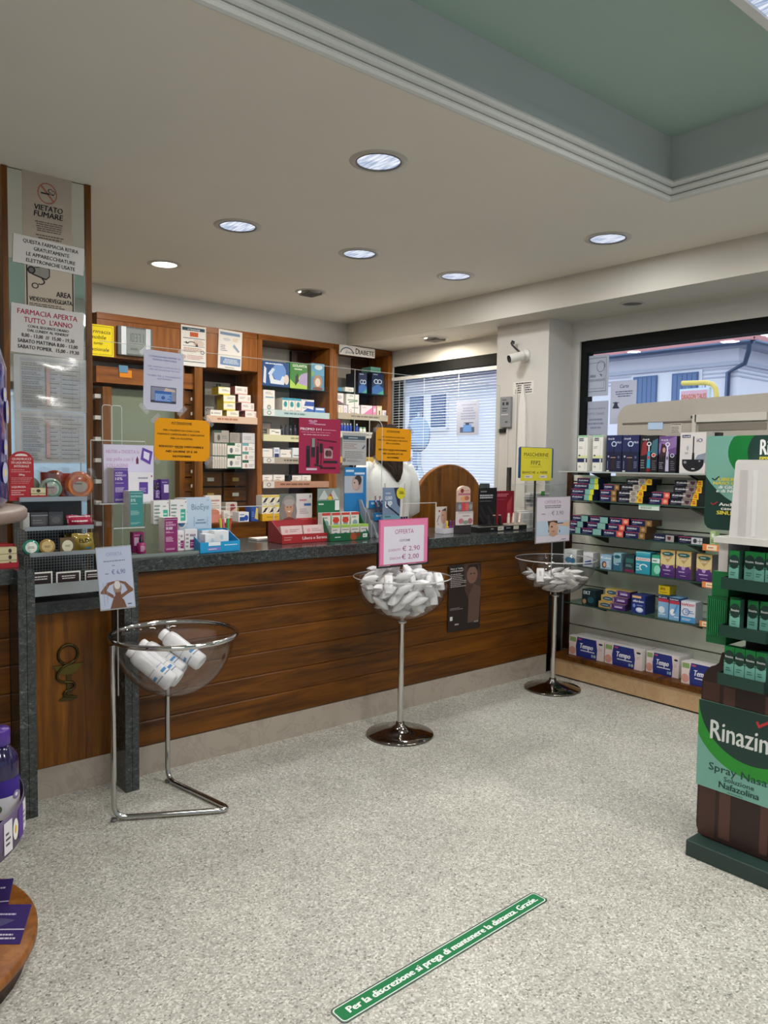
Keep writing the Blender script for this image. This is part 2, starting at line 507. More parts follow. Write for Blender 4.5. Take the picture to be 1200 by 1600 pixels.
# ribbed plaster moulding round the coffer, mitred at the corners
def moulding(name, p, q, nx, ny):
    m = MB()
    prof = []
    for k in range(3):
        for t in range(5):
            a = PI * t / 4
            prof.append((0.004 + 0.012 * k + 0.016 * math.sin(a), 2.797 + 0.031 * k + 0.0155 * (1 - math.cos(a))))
    prof = [(-0.0005, 2.797)] + prof + [(-0.0005, 2.89)]
    ex = (q[0] - p[0], q[1] - p[1]); l = math.hypot(*ex); ex = (ex[0] / l, ex[1] / l)
    vs = []
    for pt, s in ((p, 1), (q, -1)):
        for d, z in prof:
            vs.append((pt[0] + nx * d + ex[0] * d * s, pt[1] + ny * d + ex[1] * d * s, z))
    n = len(prof)
    m.mesh(vs, [(k, k + 1, n + k + 1, n + k) for k in range(n - 1)], '#c9cac6')
    bm_o = struct(m, name, PAINT)
moulding('trim_1', (HX0, HY1), (HX1, HY1), 0, -1)
moulding('trim_2', (HX1, HY1), (HX1, HY0), -1, 0)
moulding('trim_3', (HX1, HY0), (HX0, HY0), 0, 1)
moulding('trim_4', (HX0, HY0), (HX0, HY1), 1, 0)
struct(MB().box(4.36, 4.88, -2.95, 5.85, 2.59, 2.9, BEAMC), 'ceiling_right', PAINT)
struct(MB().box(-2.3, 5.05, 5.85, 6.2, 2.59, 2.9, WHITE), 'ceiling_back', PAINT)
struct(MB().box(-2.3, 5.05, 6.2, 6.35, 0, 2.9, WHITE), 'wall_back', PAINT)
struct(MB().box(-2.3, -2.2, -2.95, 6.2, 0, 2.9, WHITE), 'wall_left', PAINT)
m = MB()
m.box(4.88, 5.05, -2.95, 6.2, 2.44, 2.9, WHITE); m.box(4.88, 5.05, -2.95, 6.2, 0, 0.28, WHITE)
for a, b in ((-2.95, -1.6), (3.6, 4.22), (5.79, 6.2)): m.box(4.88, 5.05, a, b, 0.28, 2.44, WHITE)
struct(m, 'wall_right', PAINT)
struct(MB().box(4.6, 4.88, 3.67, 4.18, 0, 2.59, '#cdc8c0'), 'wall_column', PAINT)
m = MB()
m.box(-2.2, -1.9, -2.95, -2.8, 0, 2.9, WHITE); m.box(4.5, 4.88, -2.95, -2.8, 0, 2.9, WHITE)
m.box(-1.9, 4.5, -2.95, -2.8, 2.46, 2.9, WHITE); m.box(-1.9, 4.5, -2.95, -2.8, 0, 0.25, WHITE)
struct(m, 'wall_front', PAINT)

def window_x(name, y0, y1, z0, z1, f, ft):
    w = MB()
    w.box(4.90, 4.98, y0, y0 + f, z0, z1, '#070909'); w.box(4.90, 4.98, y1 - f, y1, z0, z1, '#070909')
    w.box(4.88, 4.99, y0 + f, y1 - f, z1 - ft, z1, '#050707'); w.box(4.90, 4.98, y0 + f, y1 - f, z0, z0 + f, '#070909')
    o = struct(w, name, PAINT)
    g = MB().box(4.936, 4.944, y0 + f, y1 - f, z0 + f, z1 - ft, '#ffffff').build('pane', GLASS, o)
    return o
window_x('window_1', -1.6, 3.6, 0.28, 2.44, 0.055, 0.09)
win2 = window_x('window_2', 4.22, 5.79, 0.28, 2.44, 0.05, 0.09)
w = MB()
for a, b in ((-1.9, -1.84), (0.2, 0.26), (2.3, 2.36), (4.44, 4.5)): w.box(a, b, -2.9, -2.84, 0.25, 2.46, '#070909')
w.box(-1.9, 4.5, -2.91, -2.83, 2.36, 2.46, '#050707'); w.box(-1.9, 4.5, -2.9, -2.84, 0.25, 0.31, '#070909')
w3 = struct(w, 'window_3', PLASTIC)
MB().box(-1.84, 4.44, -2.875, -2.868, 0.31, 2.36, '#ffffff').build('pane', GLASS, w3)

# venetian blind inside the far window
bl = thing('venetian_blind', 'white venetian blind with half-open slats over the far window', 'blind', (4.865, 5.0, 2.33))
MB().box(-.022, .008, -.76, .76, -.03, .0, '#f1efec').build('head_rail', PLASTIC, bl)
m = MB()
for k in range(62):
    z = -.045 - k * .025
    m.face([(-.013, -.75, z - .003), (-.013, .75, z - .003), (.008, .75, z + .003), (.008, -.75, z + .003)], '#f4f4f6')
tag(m.build('slats', PLASTIC, bl), kind='stuff')
m = MB()
for y in (-.6, -.15, .3, .65): m.box(-.016, -.0145, y - .002, y + .002, -1.58, -.02, '#e9e9ea')
m.build('ladder_cord', PLASTIC, bl)
MB().box(-.018, .008, -.76, .76, -1.60, -1.585, '#f1efec').build('bottom_rail', PLASTIC, bl)

# ------------------------------------------------------------------ street outside
struct(MB().box(5.06, 70, -30, 75, -0.3, -0.1, '#8c8c90'), 'street_ground', PAINT)
hs = thing('townhouse', 'pale lilac house across the street with pink tiled roof and blue shutters', 'building', (24, 11.7, -0.1))
MB().box(0, 14, 0, 36, 0, 6.1, '#ebe6f2').build('wall', PAINT, hs)
MB().box(-.12, 14.1, -.12, 36.1, 5.35, 5.48, '#c3c4d6').build('cornice', PAINT, hs)
m = MB()
for k in range(3): m.box(-.03, 14.03, -.03, 36.03, 4.95 + .14 * k, 5.0 + .14 * k, '#bfc1d2')
m.build('string_course', PAINT, hs)
m = MB()
def gut(p, q):
    m.cyl(p, q, .12, '#5f6d8a', n=8)
gut((-.75, -.75, 6.0), (-.75, 36.7, 6.0)); gut((-.75, -.75, 6.0), (14.7, -.75, 6.0))
m.build('gutter', METAL, hs)
MB().tube([(-.75, -.68, 5.95), (-.62, -.6, 5.7), (-.2, -.3, 5.35), (-.13, .25, 5.1), (-.13, .3, .2)], .075, '#5f6d8a').build('downpipe', METAL, hs)
MB().box(-.7, 14.7, -.7, 36.7, 5.93, 5.99, '#a9a9bd').build('eaves_board', PAINT, hs)
m = MB()
def roof(o, U, V, nu, nv, c):
    """barrel tiles in overlapping courses: U runs along the eaves, V up the slope"""
    o, U, V = Vector(o), Vector(U), Vector(V)
    N = U.cross(V).normalized()
    if N.z < 0: N = -N
    for j in range(nv):
        vs, fs = [], []
        n = nu * 4 + 1
        for q, lift in ((j / nv, .10), ((j + 1.12) / nv, .0)):
            for i in range(n):
                h = .09 * abs(math.sin(PI * i / 4))
                vs.append(o + U * (i / (n - 1)) + V * q + N * (lift + h))
        # drop edge
        for i in range(n):
            vs.append(o + U * (i / (n - 1)) + V * (j / nv) + N * 0.0)
        fs = [(i, i + 1, n + i + 1, n + i) for i in range(n - 1)] + [(i + 1, i, 2 * n + i, 2 * n + i + 1) for i in range(n - 1)]
        m.mesh(vs, fs, c[j % len(c)], True)
roof((-.85, -.85, 6.0), (0, 37.7, 0), (7, 0, 2.6), 96, 16, ['#cf8f92', '#dca4a2', '#c4868b'])
roof((-.85, -.85, 6.0), (15.7, 0, 0), (0, 7, 2.6), 40, 16, ['#cf8f92', '#dca4a2', '#c4868b'])
tag(m.build('roof_tiles', PAINT, hs), kind='stuff')
MB().box(2.3, 3.1, 3.0, 3.8, 7.0, 8.1, '#77707c', top='#5c5a68').build('chimney', PAINT, hs)
for y in (2.45, 8.3, 14.2, 20.5, 27.0):
    fr = MB().box(-.05, .02, y - 1.3, y + 1.3, 3.55, 5.3, '#eceaf4').build('window_surround', PAINT, hs)
    for s in (-1, 1):
        sh = MB()
        a0, a1 = (y - 1.18, y - .28) if s < 0 else (y + .28, y + 1.18)
        sh.box(-.12, -.06, a0, a1, 3.62, 5.22, '#6377a0')
        for k in range(5): sh.box(-.135, -.12, a0 + .03 + k * .17, a0 + .17 + k * .17, 3.68, 5.16, '#6e82aa')
        sh.build('shutter', PAINT, fr)
    MB().box(-.2, .02, y - 1.35, y + 1.35, 3.45, 3.55, '#e4e2ee').build('window_sill', PAINT, fr)
hs.scale = (1, 1, .905)
sg = thing('street_sign', 'yellow pole with hanging shop sign seen through the near window', 'sign', (13.2, 6.80, -0.1))
MB().tube([(0, 0, 0), (0, 0, 2.85), (0, .02, 3.0), (0, .08, 3.08), (0, .2, 3.12), (0, .66, 3.14)], .045, '#e3c765', n=12).build('pole', PLASTIC, sg)
m = MB().box(-.04, .04, .12, .68, 2.72, 3.03, '#c7e0ee')
m.prints((-.041, .66, 2.735), (0, -.52, 0), (0, 0, .27), [R(0, 0, 1, 1, '#e8d7e2'), R(.02, .05, .98, .95, '#d9a6b5'), T('DRAGON TALES', .05, .95, .36, .36, '#f4dc4a', .006), T('DRAGON TALES', .05, .95, .38, .33, '#c8463e', .002)], eps=.002, start=.003)
m.build('panel', PLASTIC, sg)
for q in (.22, .56): MB().cyl((0, q, 3.03), (0, q, 3.13), .012, '#8890a0', n=6).build('hanger', METAL, sg)
oh = thing('opposite_house', 'pale grey-blue house across the road, seen only in the mirror', 'building', (5, -15, -0.1))
MB().box(-28, 28, -6, 0, 0, 9.5, '#c4cdd6').build('wall', PAINT, oh)
for k in range(9):
    fr = MB().box(-25.2 + k * 6, -22.8 + k * 6, -.02, .06, 3.3, 5.2, '#e6e8ec').build('window_surround', PAINT, oh)
    MB().box(-25 + k * 6, -23 + k * 6, .061, .09, 3.4, 5.1, '#7d8ea6').build('shutter', PAINT, fr)
MB().box(-28.4, 28.4, -6.4, .5, 9.51, 9.8, '#a98a86').build('roof', PAINT, oh)
struct(MB().box(-40, 5.05, -40, -2.96, -0.3, -0.1, '#9a9a9e'), 'street_pavement', PAINT)
rs = thing('road_sign', 'round road sign seen from behind through the far window blind', 'sign', (8.06, 8.93, -0.1))
MB().lathe([(.001, -.012), (.27, -.012), (.28, 0), (.27, .012), (.001, .012)], '#8ea0bd', (0, 0, 2.06), n=28, axis='x').build('disc', METAL, rs)
MB().tube([(.03, 0, 2.4), (.03, 0, 1.6), (.03, -.1, 1.35), (.03, -.45, .7), (.03, -.5, 0)], .035, '#a9b4c8', n=8).build('post', METAL, rs)
MB().box(.0, .02, .02, .12, 1.5, 1.85, '#7e90b0').build('plate', METAL, rs)

# ------------------------------------------------------------------ ceiling lamps
def downlight(x, y, z, label, kind='lens', r=.112, tilt=0):
    t = thing('recessed_downlight', label, 'ceiling lamp', (x, y, z), 0, 'recessed ceiling downlights')
    MB().lathe([(r * .86, .0), (r * .88, -.006), (r * 1.02, -.006), (r * 1.16, -.003), (r * 1.18, .0)], '#b9b4ac', n=36).build('bezel', PLASTIC, t)
    if kind == 'lens':
        MB().lathe([(r * .86, -.0015), (r * .89, -.0075), (r * .92, -.0075), (r * .94, -.002)], '#3c3b3a', n=36).build('gasket_ring', PLASTIC, t)
        MB().lathe([(.0005, -.0012), (r * .5, -.0012), (r * .87, -.0012)], '#ffffff', n=36).build('lens', LENS, t)
        area('lamp_light', (x, y, z - .012), r * 1.6, LAMP_POWER, (.95, .97, 1.0))
    elif kind == 'halogen':
        MB().lathe([(.0005, -.0012), (r * .5, -.0012), (r * .84, -.0012)], '#ffffff', n=36).build('lens', HALO, t)
        area('lamp_light', (x, y, z - .012), r * 1.5, LAMP_POWER * 2.0, (1, .91, .78))
    elif kind == 'tilt':
        MB().lathe([(.0005, -.008), (r * .5, -.02), (r * .78, -.012), (r * .84, .0)], '#8d8983', n=24).build('tilting_head', PLASTIC, t)
        mm = MB()
        for k in range(-4, 5): mm.box(-r * .6, r * .6, k * r * .15 - .003, k * r * .15 + .003, -.026, -.008, '#6f6b66')
        tag(mm.build('louvre', PLASTIC, t), kind='stuff')
        MB().lathe([(.0005, -.004), (r * .2, -.006), (r * .30, -.003)], '#ffffff', o=(-r * .58, r * .25, -.005), n=14).build('lens', HALO, t)
        area('lamp_light', (x - r * .5, y + r * .2, z - .03), r * .6, LAMP_POWER * 1.8, (1, .88, .70))
    else:
        MB().lathe([(.0005, -.001), (r * .86, -.001)], '#33363a', n=24).build('dark_glass', PLASTIC, t)
    return t
downlight(2.137, 2.65, 2.8, 'large round downlight nearest the moulded coffer edge, ribbed bright lens', r=.108)
downlight(2.13, 3.875, 2.8, 'ribbed round downlight above the small candy counter')
downlight(2.97, 3.862, 2.8, 'ribbed round downlight in the middle of the ceiling above the counter')
downlight(3.82, 2.648, 2.8, 'ribbed round downlight close under the coffer corner by the right beam')
downlight(3.81, 3.86, 2.8, 'small looking ribbed downlight farthest right above the counter')
downlight(3.81, 1.42, 2.8, 'added ribbed downlight out of view beside the coffer, brightening the slatwall unit')  # extra unseen lamp on the same spacing, added to brighten the slatwall shelves
downlight(2.176, 4.95, 2.8, 'glaring warm round downlight nearest the mirror pillar', 'halogen', .095)
downlight(3.353, 4.966, 2.8, 'tilted louvred downlight above the back shelves', 'tilt', .10)
downlight(4.62, 4.92, 2.59, 'tilted louvred downlight on the low ceiling above the far window', 'tilt', .105)
downlight(4.584, 2.97, 2.59, 'unlit dark round downlight on the low ceiling beside the near window', 'off', .07)
for k, (lx, ly) in enumerate(COFFER_LAMPS):
    t = thing('ceiling_luminaire', ['square white luminaire with prismatic panel cut off at the top right corner', 'square luminaire on the far right side of the coffer', 'square luminaire on the left side of the coffer', 'square luminaire on the rear left of the coffer'][k], 'ceiling lamp', (lx, ly, 3.11))
    m = MB()
    for a in ((-.32, -.29, -.32, .32), (.29, .32, -.32, .32), (-.29, .29, -.32, -.29), (-.29, .29, .29, .32)): m.box(*a, -.14, 0, '#d9d8d4')
    m.build('frame', PLASTIC, t)
    MB().box(-.29, .29, -.29, .29, -.13, -.12, '#ffffff').build('prismatic_panel', LENS, t)

# ------------------------------------------------------------------ mirror pillar
mp = struct(MB().box(.93, 1.27, 3.8, 4.15, 0, 2.8, '#3a2412'), 'trim_5', PAINT)
MB().box(.931, 1.269, 3.792, 3.799, .89, 2.795, '#ffffff').build('mirror', MIRROR, mp)
for a, b in ((.906, .93), (1.27, 1.298)): MB().box(a, b, 3.785, 4.16, 0, 2.798, '#8a5020').build('edge_board', WOOD_Z, mp)

# ------------------------------------------------------------------ counters
def counter(name, label, x0, x1, n, yf=3.475, deep=.45, z1=.98, up=False, px=0):
    t = thing(name, label, 'counter', ((x0 + x1) / 2, yf, 0))
    w = (x1 - x0) / 2
    MB().box(-w, w, .022, deep, .02, z1 - .002, '#2a1810').build('carcass', WOOD_DK, t)
    MB().box(-w + .002, w - .002, .004, .02, 0, .139, '#a8a29e').build('plinth', MARBLE, t)
    h = (z1 - .142) / n
    for k in range(n):
        if up: MB().box(-w + .001, w - .001, 0, .02, .142, z1, '#7a4315').build('front_panel', WOOD_Z, t)
        else:
            # each board bellies out a little towards its lower edge
            a, b = .142 + k * h, .142 + (k + 1) * h
            pr = [(.02, a + .0002), (.003, a + .0002), (-.002, a + .007), (-.001, b - .006), (.003, b - .0002), (.02, b - .0002)]
            m = MB()
            vs = [(x, y, z) for x in (-w + .001, w - .001) for y, z in pr]
            c = '#7a4315'
            m.mesh(vs, [(i, 6 + i, 6 + (i + 1) % 6, (i + 1) % 6) for i in range(6)] + [(5, 4, 3, 2, 1, 0), (6, 7, 8, 9, 10, 11)], c)
            m.build('board', WOOD_X, t)
    return t
ct = counter('sales_counter', 'long sales counter faced with horizontal cherry boards on a marble plinth', 1.338, 4.43, 7)
m = MB(); m.box(1.274, 1.3045, 3.335, 3.93, 0, 1.044, '#444'); m.box(1.3065, 1.337, 3.335, 3.93, 0, 1.044, '#444')
m.build('granite_post', GRANITE, ct).matrix_parent_inverse = Matrix.Translation(-ct.location)
m = MB().box(4.431, 4.62, 3.50, 3.60, 0, .979, '#0c0b0b')
m.build('end_panel', PLASTIC, ct).matrix_parent_inverse = Matrix.Translation(-ct.location)
wt = MB().box(1.3385, 4.56, 3.44, 4.06, .981, 1.045, '#444').build('granite_worktop', GRANITE, None, bevel=.006, seg=2)
tag(wt, 'dark green granite worktop of the long sales counter', 'worktop')
sc = counter('small_counter', 'low narrow counter between two granite posts bearing a bowl and snake emblem', .901, 1.273, 1, 3.49, .29, .829, True)
o = MB().box(.9015, 1.2725, 3.462, 3.784, .83, .887, '#444').build('granite_top', GRANITE, sc); o.matrix_parent_inverse = Matrix.Translation(-sc.location)
lc = counter('left_counter', 'cherry board counter at the left edge behind the violet bottles', -.9, .834, 7, 3.475)
m = MB(); m.box(.8345, .866, 3.335, 3.93, 0, 1.044, '#444'); m.box(.868, .9, 3.335, 3.93, 0, 1.044, '#444')
m.build('granite_post', GRANITE, lc).matrix_parent_inverse = Matrix.Translation(-lc.location)
o = MB().box(-.95, .834, 3.40, 4.06, .981, 1.045, '#444').build('granite_top', GRANITE, lc); o.matrix_parent_inverse = Matrix.Translation(-lc.location)
# bowl-and-snake emblem: dark metal relief on the small counter's panel
em = MB()
EM = '#4b4226'
ring = [(.0 + .045 * math.cos(a), .085 + .045 * math.sin(a)) for a in [PI * (-.42 + 1.84 * k / 18) for k in range(19)]]
em.tube([(x, -.006, z) for x, z in ring], .006, EM, n=8)
em.prism([(-.062, .03), (-.05, .008), (-.02, -.012), (.02, -.012), (.05, .008), (.062, .03), (.07, .036), (-.07, .036)], (0, -.007, 0), (1, 0, 0), (0, 0, 1), (0, .006, 0), '#5d5228')
_sn = [Vector(q) for q in ((.012, -.006, .04), (-.02, -.008, .03), (-.05, -.008, .0), (-.045, -.008, -.03), (-.015, -.008, -.045), (.02, -.008, -.052), (.028, -.008, -.07), (.012, -.008, -.085), (-.012, -.008, -.088), (-.022, -.008, -.105), (.01, -.008, -.118), (.04, -.007, -.124))]
_sp = []
for i in range(len(_sn) - 1):
    a_, b_, c_, d_ = _sn[max(i - 1, 0)], _sn[i], _sn[i + 1], _sn[min(i + 2, len(_sn) - 1)]
    for q in range(5):
        t_ = q / 5
        _sp.append(.5 * (2 * b_ + (c_ - a_) * t_ + (2 * a_ - 5 * b_ + 4 * c_ - d_) * t_ ** 2 + (3 * b_ - a_ - 3 * c_ + d_) * t_ ** 3))
em.tube(_sp + [_sn[-1]], .0055, EM, n=8)
em.prism([(-.008, -.012), (-.006, -.12), (.006, -.12), (.008, -.012)], (0, -.005, 0), (1, 0, 0), (0, 0, 1), (0, .005, 0), EM)
em.prism([(-.045, -.128), (-.01, -.112), (.02, -.112), (.045, -.124), (.03, -.134), (-.03, -.134)], (0, -.006, 0), (1, 0, 0), (0, 0, 1), (0, .006, 0), EM)
o = em.build('bowl_and_snake_emblem', METAL, sc); o.location = (-.012, -.001, .555); o.scale = (.95, 1, .95)

# ================================================================== cartons and other small goods
def carton(name, label, cat, group, rc, y, d, c, items=(), side=None, top=None, mat=None, z=None, rot=0, axis='y', gap=.0):
    """a printed box: rc = (a, b, z0, z1) of its front, which faces -Y (axis 'y') or -X (axis 'x')"""
    a, b, z0, z1 = rc
    if z is not None: z1 += z - z0; z0 = z
    w = abs(b - a) - gap; h = z1 - z0
    m = MB().box(-w / 2, w / 2, 0, d, 0, h, c, side=side, top=top)
    m.prints((-w / 2, 0, 0), (w, 0, 0), (0, 0, h), items)
    o = m.build(name, mat or CARD)
    if axis == 'y': o.location = ((a + b) / 2, y, z0); o.rotation_euler = (0, 0, rot)
    else: o.location = (y, (a + b) / 2, z0); o.rotation_euler = (0, 0, -PI / 2 + rot)
    return tag(o, label, cat, group)
WH = '#ece8e4'
def p_med(c, top=True, tx='#8a8a92'):
    """medicine carton: white with a coloured band and small print"""
    it = [R(0, .78, 1, 1, c)] if top else [R(0, 0, 1, .2, c)]
    return it + [LINES(.1, .3, .62, .68, 3, tx), R(.68, .3, .92, .62, c)]
def bottle(name, label, cat, group, loc, r, h, c, cap, items=None, capr=.55, caph=.2, mat=None, n=16):
    t = thing(name, label, cat, loc, 0, group)
    s = h * (1 - caph)
    MB().lathe([(.0005, 0), (r * .94, 0), (r, r * .1), (r, s * .82), (r * .8, s * .93), (r * capr * .8, s), (.0005, s)], c, n=n).build('bottle_body', mat or GLOSSY, t)
    MB().lathe([(r * capr, s), (r * capr, h - .002), (r * capr * .85, h), (.0005, h)], cap, n=n).build('cap', PLASTIC, t)
    if items:
        m = MB(); m.prints((-r * .6, -r * 1.01, h * .12), (r * 1.2, 0, 0), (0, 0, h * .5), items); m.build('bottle_label', PAPER, t)
    return t

WOOD_LX = wood_mat('honey_wood_lengthwise', '#5c310a', '#804813', '#985e20', 2.4, axis_scale=(.8, 9, 9))
# ------------------------------------------------------------------ back wall shelving
YB = 5.78
def px4(*a): return a
def unit(name, label, xa, xb, z0, z1, backc, backm, sides=(True, True), topz=2.585):
    t = thing(name, label, 'cabinet', ((xa + xb) / 2, YB, 0))
    w = (xb - xa) / 2
    for s, on in zip((-1, 1), sides):
        if on: MB().box(s * w - .022, s * w + .022, 0, .36, z0, z1, '#9c6026').build('side_board', WOOD_LT, t)
    MB().box(-w + .023, w - .023, .34, .36, z0, z1, backc).build('back_panel', backm, t)
    MB().box(-w - .02, w + .02, -.005, .36, z1 + .001, topz, '#7a4315').build('top_board', WOOD_LX, t)
    MB().box(-w, w, -.15, .33, 0, z0 - .002, '#683609').build('base_cabinet', WOOD_X, t)
    return t
def shelf(t, xa, xb, z, kind='glass', strip=None, d=.33, th=.008):
    l = t.location
    xa, xb = xa - l.x, xb - l.x
    if kind == 'glass':
        MB().box(xa, xb, .005, d, z - th, z, '#fff').build('glass_shelf', SHELFG, t)
    else:
        MB().box(xa, xb, .005, d, z - .018, z, '#d8d2ca').build('shelf', PLASTIC, t)
        m = MB().box(xa, xb, -.012, .004, z - .045, z + .012, strip[0])
        m.prints((xa, -.012, z - .045), (xb - xa, 0, 0), (0, 0, .057), strip[1])
        m.build('shelf_label', CARD, t)
# columns
XD1 = 4.855
XA0 = (2.016,2.058)[0]; XA1 = (2.842,1.864)[0]; XB1 = (3.393,1.891)[0]; XC1 = (4.144,2.103)[0]
ZT = 2.537
ZB = 1.0
# left unit: header panel, drawers and frosted door
ua = thing('wall_cabinet', 'left wall cabinet with drawers and a frosted green door under the header', 'cabinet', ((XA0 + XA1) / 2, YB, 0))
wA = (XA1 - XA0) / 2
MB().box(-wA, wA + XB1 - XA1 - .03, -.005, .36, ZT + .001, 2.585, '#7a4315').build('top_board', WOOD_LX, ua)
zh0 = (2.661,2.263)[1]
MB().box(-wA, wA + XB1 - XA1 - .025, 0, .3, zh0, ZT, '#7a4315').build('header_panel', WOOD_LT, ua)
MB().box(-wA, wA, .02, .30, (2.247,2.075)[1], (2.248,2.196)[1], '#9c6026').build('upper_rail', WOOD_LX, ua)
xs0 = (2.066,1.872)[0] - ua.location.x; xs1 = (2.133,1.876)[0] - ua.location.x; xd = (2.681,1.906)[0] - ua.location.x
zr = (2.247,2.046)[1]
MB().box(xs0, xs1, .03, .3, 0, zr, '#683609').build('door_stile', WOOD_Z, ua)
MB().box(-wA, xs0 - .001, .3, .34, 0, zr, '#2a1a10').build('slit_back', WOOD_DK, ua)
for k in range(7): MB().box(-wA + .002, xs0 - .003, .06, .29, 1.0 + k * .16, 1.03 + k * .16, '#c9c7c2').build('tray', PLASTIC, ua)
MB().box(xs1 + .001, xd - .002, .12, .14, .02, zr, '#7d8672').build('frosted_door', GLOSSY, ua)
MB().box(xd - .004, xd + .04, .03, .3, 0, zh0 - .001, '#5a2f10').build('door_stile', WOOD_Z, ua)
MB().box(wA - .05, wA + .02, .0, .3, 0, zh0 - .001, '#5a2f10').build('door_stile', WOOD_Z, ua)
for k in range(9):
    z = 1.02 + k * .117
    dr = MB().box(xd + .042, wA - .052, .05, .3, z, z + .108, '#683609').build('drawer', WOOD_X, ua)
    m = MB().box(xd + .10, xd + .15, .043, .0495, z + .03, z + .055, '#d9d4cc').build('label_holder', CARD, dr)
carton('medicine_box', 'blue and white carton in the dark niche above the left drawers', 'box', None, (2.789,2.833,2.121,2.208), 5.82, .2, '#2c57a8', [R(0, 0, .3, 1, WH), LINES(.4, .2, .9, .6, 3, '#cfd8ee')], z=1.02 + 9 * .117)
# stuff pinned in the upper rail: orange and blue notes
carton('sticky_note', 'orange note pinned on the upper rail of the left wall cabinet', 'note', None, (2.189,2.283,2.124,2.181), 5.795, .003, '#d9851f', [], mat=PAPER)
carton('sticky_note', 'small blue note pinned above the orange one on the upper rail', 'note', None, (2.183,2.252,2.16,2.213), 5.79, .003, '#5f86a6', [], mat=PAPER)

ub = unit('wall_cabinet', 'second wall cabinet with pink and yellow boxes on its labelled shelf', XA1 + .03, XB1 - .024, ZB, zh0 - .004, '#3a2010', WOOD_DK, sides=(False, False), topz=zh0 - .002)
uc = unit('wall_cabinet', 'third wall cabinet with six shelves under the blue and green cartons', XB1, XC1, ZB, ZT, '#cfc9be', PAINT)
ud = unit('wall_cabinet', 'rightmost wall cabinet under the diabetes sign beside the blind', XC1 + .046, XD1 - .02, ZB, ZT, '#d6d0c5', PAINT)
for u, xa, xb in ((uc, XB1, XC1), (ud, XC1, XD1)):
    MB().box(xb - .24 - u.location.x, xb - .025 - u.location.x, .30, .338, ZB, ZT - .01, '#3a1c0a').build('dark_back_strip', WOOD_DK, u)
S1, S2 = XB1 + .03, XC1 - .03
zc = [(3.761,2.152)[1], (3.803,1.94)[1], (3.805,1.725)[1], (3.807,1.531)[1], (3.808,1.32)[1]]
shelf(uc, S1, S2, zc[0])
shelf(uc, S1, S2, zc[1], 'tray', ('#b9cfd2', [R(0, .1, .16, .9, '#dfe3e2'), RING(.08, .5, .03, .3, .25, '#333'), LINES(.3, .3, .8, .75, 1, '#6f8e96', th=.6)]))
shelf(uc, S1, S2, zc[2], 'tray', ('#d8d4ae', [LINES(.4, .3, .8, .75, 1, '#99946c', th=.6)]))
shelf(uc, S1, S2, zc[3], 'tray', ('#b0a596', [R(0, .1, .16, .9, '#dfdcd8'), RING(.08, .5, .03, .3, .25, '#333'), LINES(.3, .3, .8, .75, 1, '#6b6052', th=.6)]))
shelf(uc, S1, S2, zc[4], 'tray', ('#b98a72', [R(0, .0, .16, 1, '#d8d2cc'), RING(.08, .5, .03, .3, .25, '#333'), LINES(.25, .3, .85, .75, 1, '#86543e', th=.6)]))
D1, D2 = XC1 + .07, XD1 - .045
zd = [(4.507,2.164)[1], (4.51,1.953)[1], (4.513,1.784)[1], (4.517,1.548)[1]]
shelf(ud, D1, D2, zd[0])
shelf(ud, D1, D2, zd[1], 'tray', ('#b5ab98', [LINES(.25, .3, .85, .75, 1, '#7d7464', th=.6)]))
shelf(ud, D1, D2, zd[2], 'tray', ('#c9c5bd', [LINES(.2, .3, .8, .75, 1, '#8a857c', th=.6)]))
shelf(ud, D1, D2, zd[3], 'tray', ('#c9a23a', [LINES(.2, .3, .8, .75, 1, '#7d6420', th=.6)]))
B1, B2 = XA1 + .05, XB1 - .03
zb = [(3.118,1.862)[1], (3.119,1.441)[1]]
shelf(ub, B1, B2, zb[0], 'tray', ('#d9b9a4', [LINES(.2, .3, .85, .75, 1, '#b27a5c', th=.6)]))
shelf(ub, B1, B2, zb[1])
for k in range(3):
    z = zb[1] - .15 - k * .13
    for q in range(2):
        w = (B2 - B1) / 2
        dr = MB().box(B1 + q * w + .01 - ub.location.x, B1 + (q + 1) * w - .01 - ub.location.x, .16, .3, z, z + .115, '#5a2f10').build('drawer', WOOD_X, ub)
        MB().box(B1 + q * w + .09 - ub.location.x, B1 + q * w + .15 - ub.location.x, .153, .1595, z + .04, z + .07, ['#c8c2b8', '#b0944a'][(k + q) % 2]).build('label_holder', CARD, dr)

G = 'medicine cartons on the back shelves'
def med(rc, c, items, label, z=None, d=.16, y=5.80, side=None, name='medicine_box', top=None):
    return carton(name, label, 'box', G, rc, y, d, c, items, side=side, z=z, top=top, gap=.004)
# third cabinet, top shelf
z0 = zc[0] + .001
med((3.428,3.7,2.16,2.375), '#24508f', [R(0, 0, 1, .05, '#17386a'), E(.62, .6, .26, .36, '#6f9be0'), PG([(.3, .12), (.8, .1), (.86, .42), (.74, .45), (.66, .25), (.42, .3), (.34, .5), (.24, .42)], '#dfe6f4'), E(.9, .32, .09, .2, '#e6d2cc'), PG([(.02, .15), (.12, .1), (.14, .7), (.06, .8)], '#d9e2f2'), PG([(.2, .5), (.36, .75), (.46, .7), (.3, .4)], '#cfe0f6'), LINES(.1, .86, .9, .96, 1, '#e8eefb')], 'wide blue inhaler carton at the left of the top shelf', z0)
med((3.706,3.893,2.158,2.386), '#3f8a3c', [PG([(0, 0), (1, 0), (1, .62), (.55, .5), (.3, .15), (0, .35)], '#b4d65a'), PG([(.45, .2), (1, .12), (1, .66), (.62, .56)], '#b3a4d2'), PG([(.3, .1), (.5, .3), (.44, .6), (.3, .45)], '#2c2f3a'), T('GOLAVITA', .14, .95, .83, .1, '#f4f8ee', .012), LINES(.24, .7, .9, .8, 1, '#e6f2dc')], 'green carton between the two blue ones on the top shelf', z0)
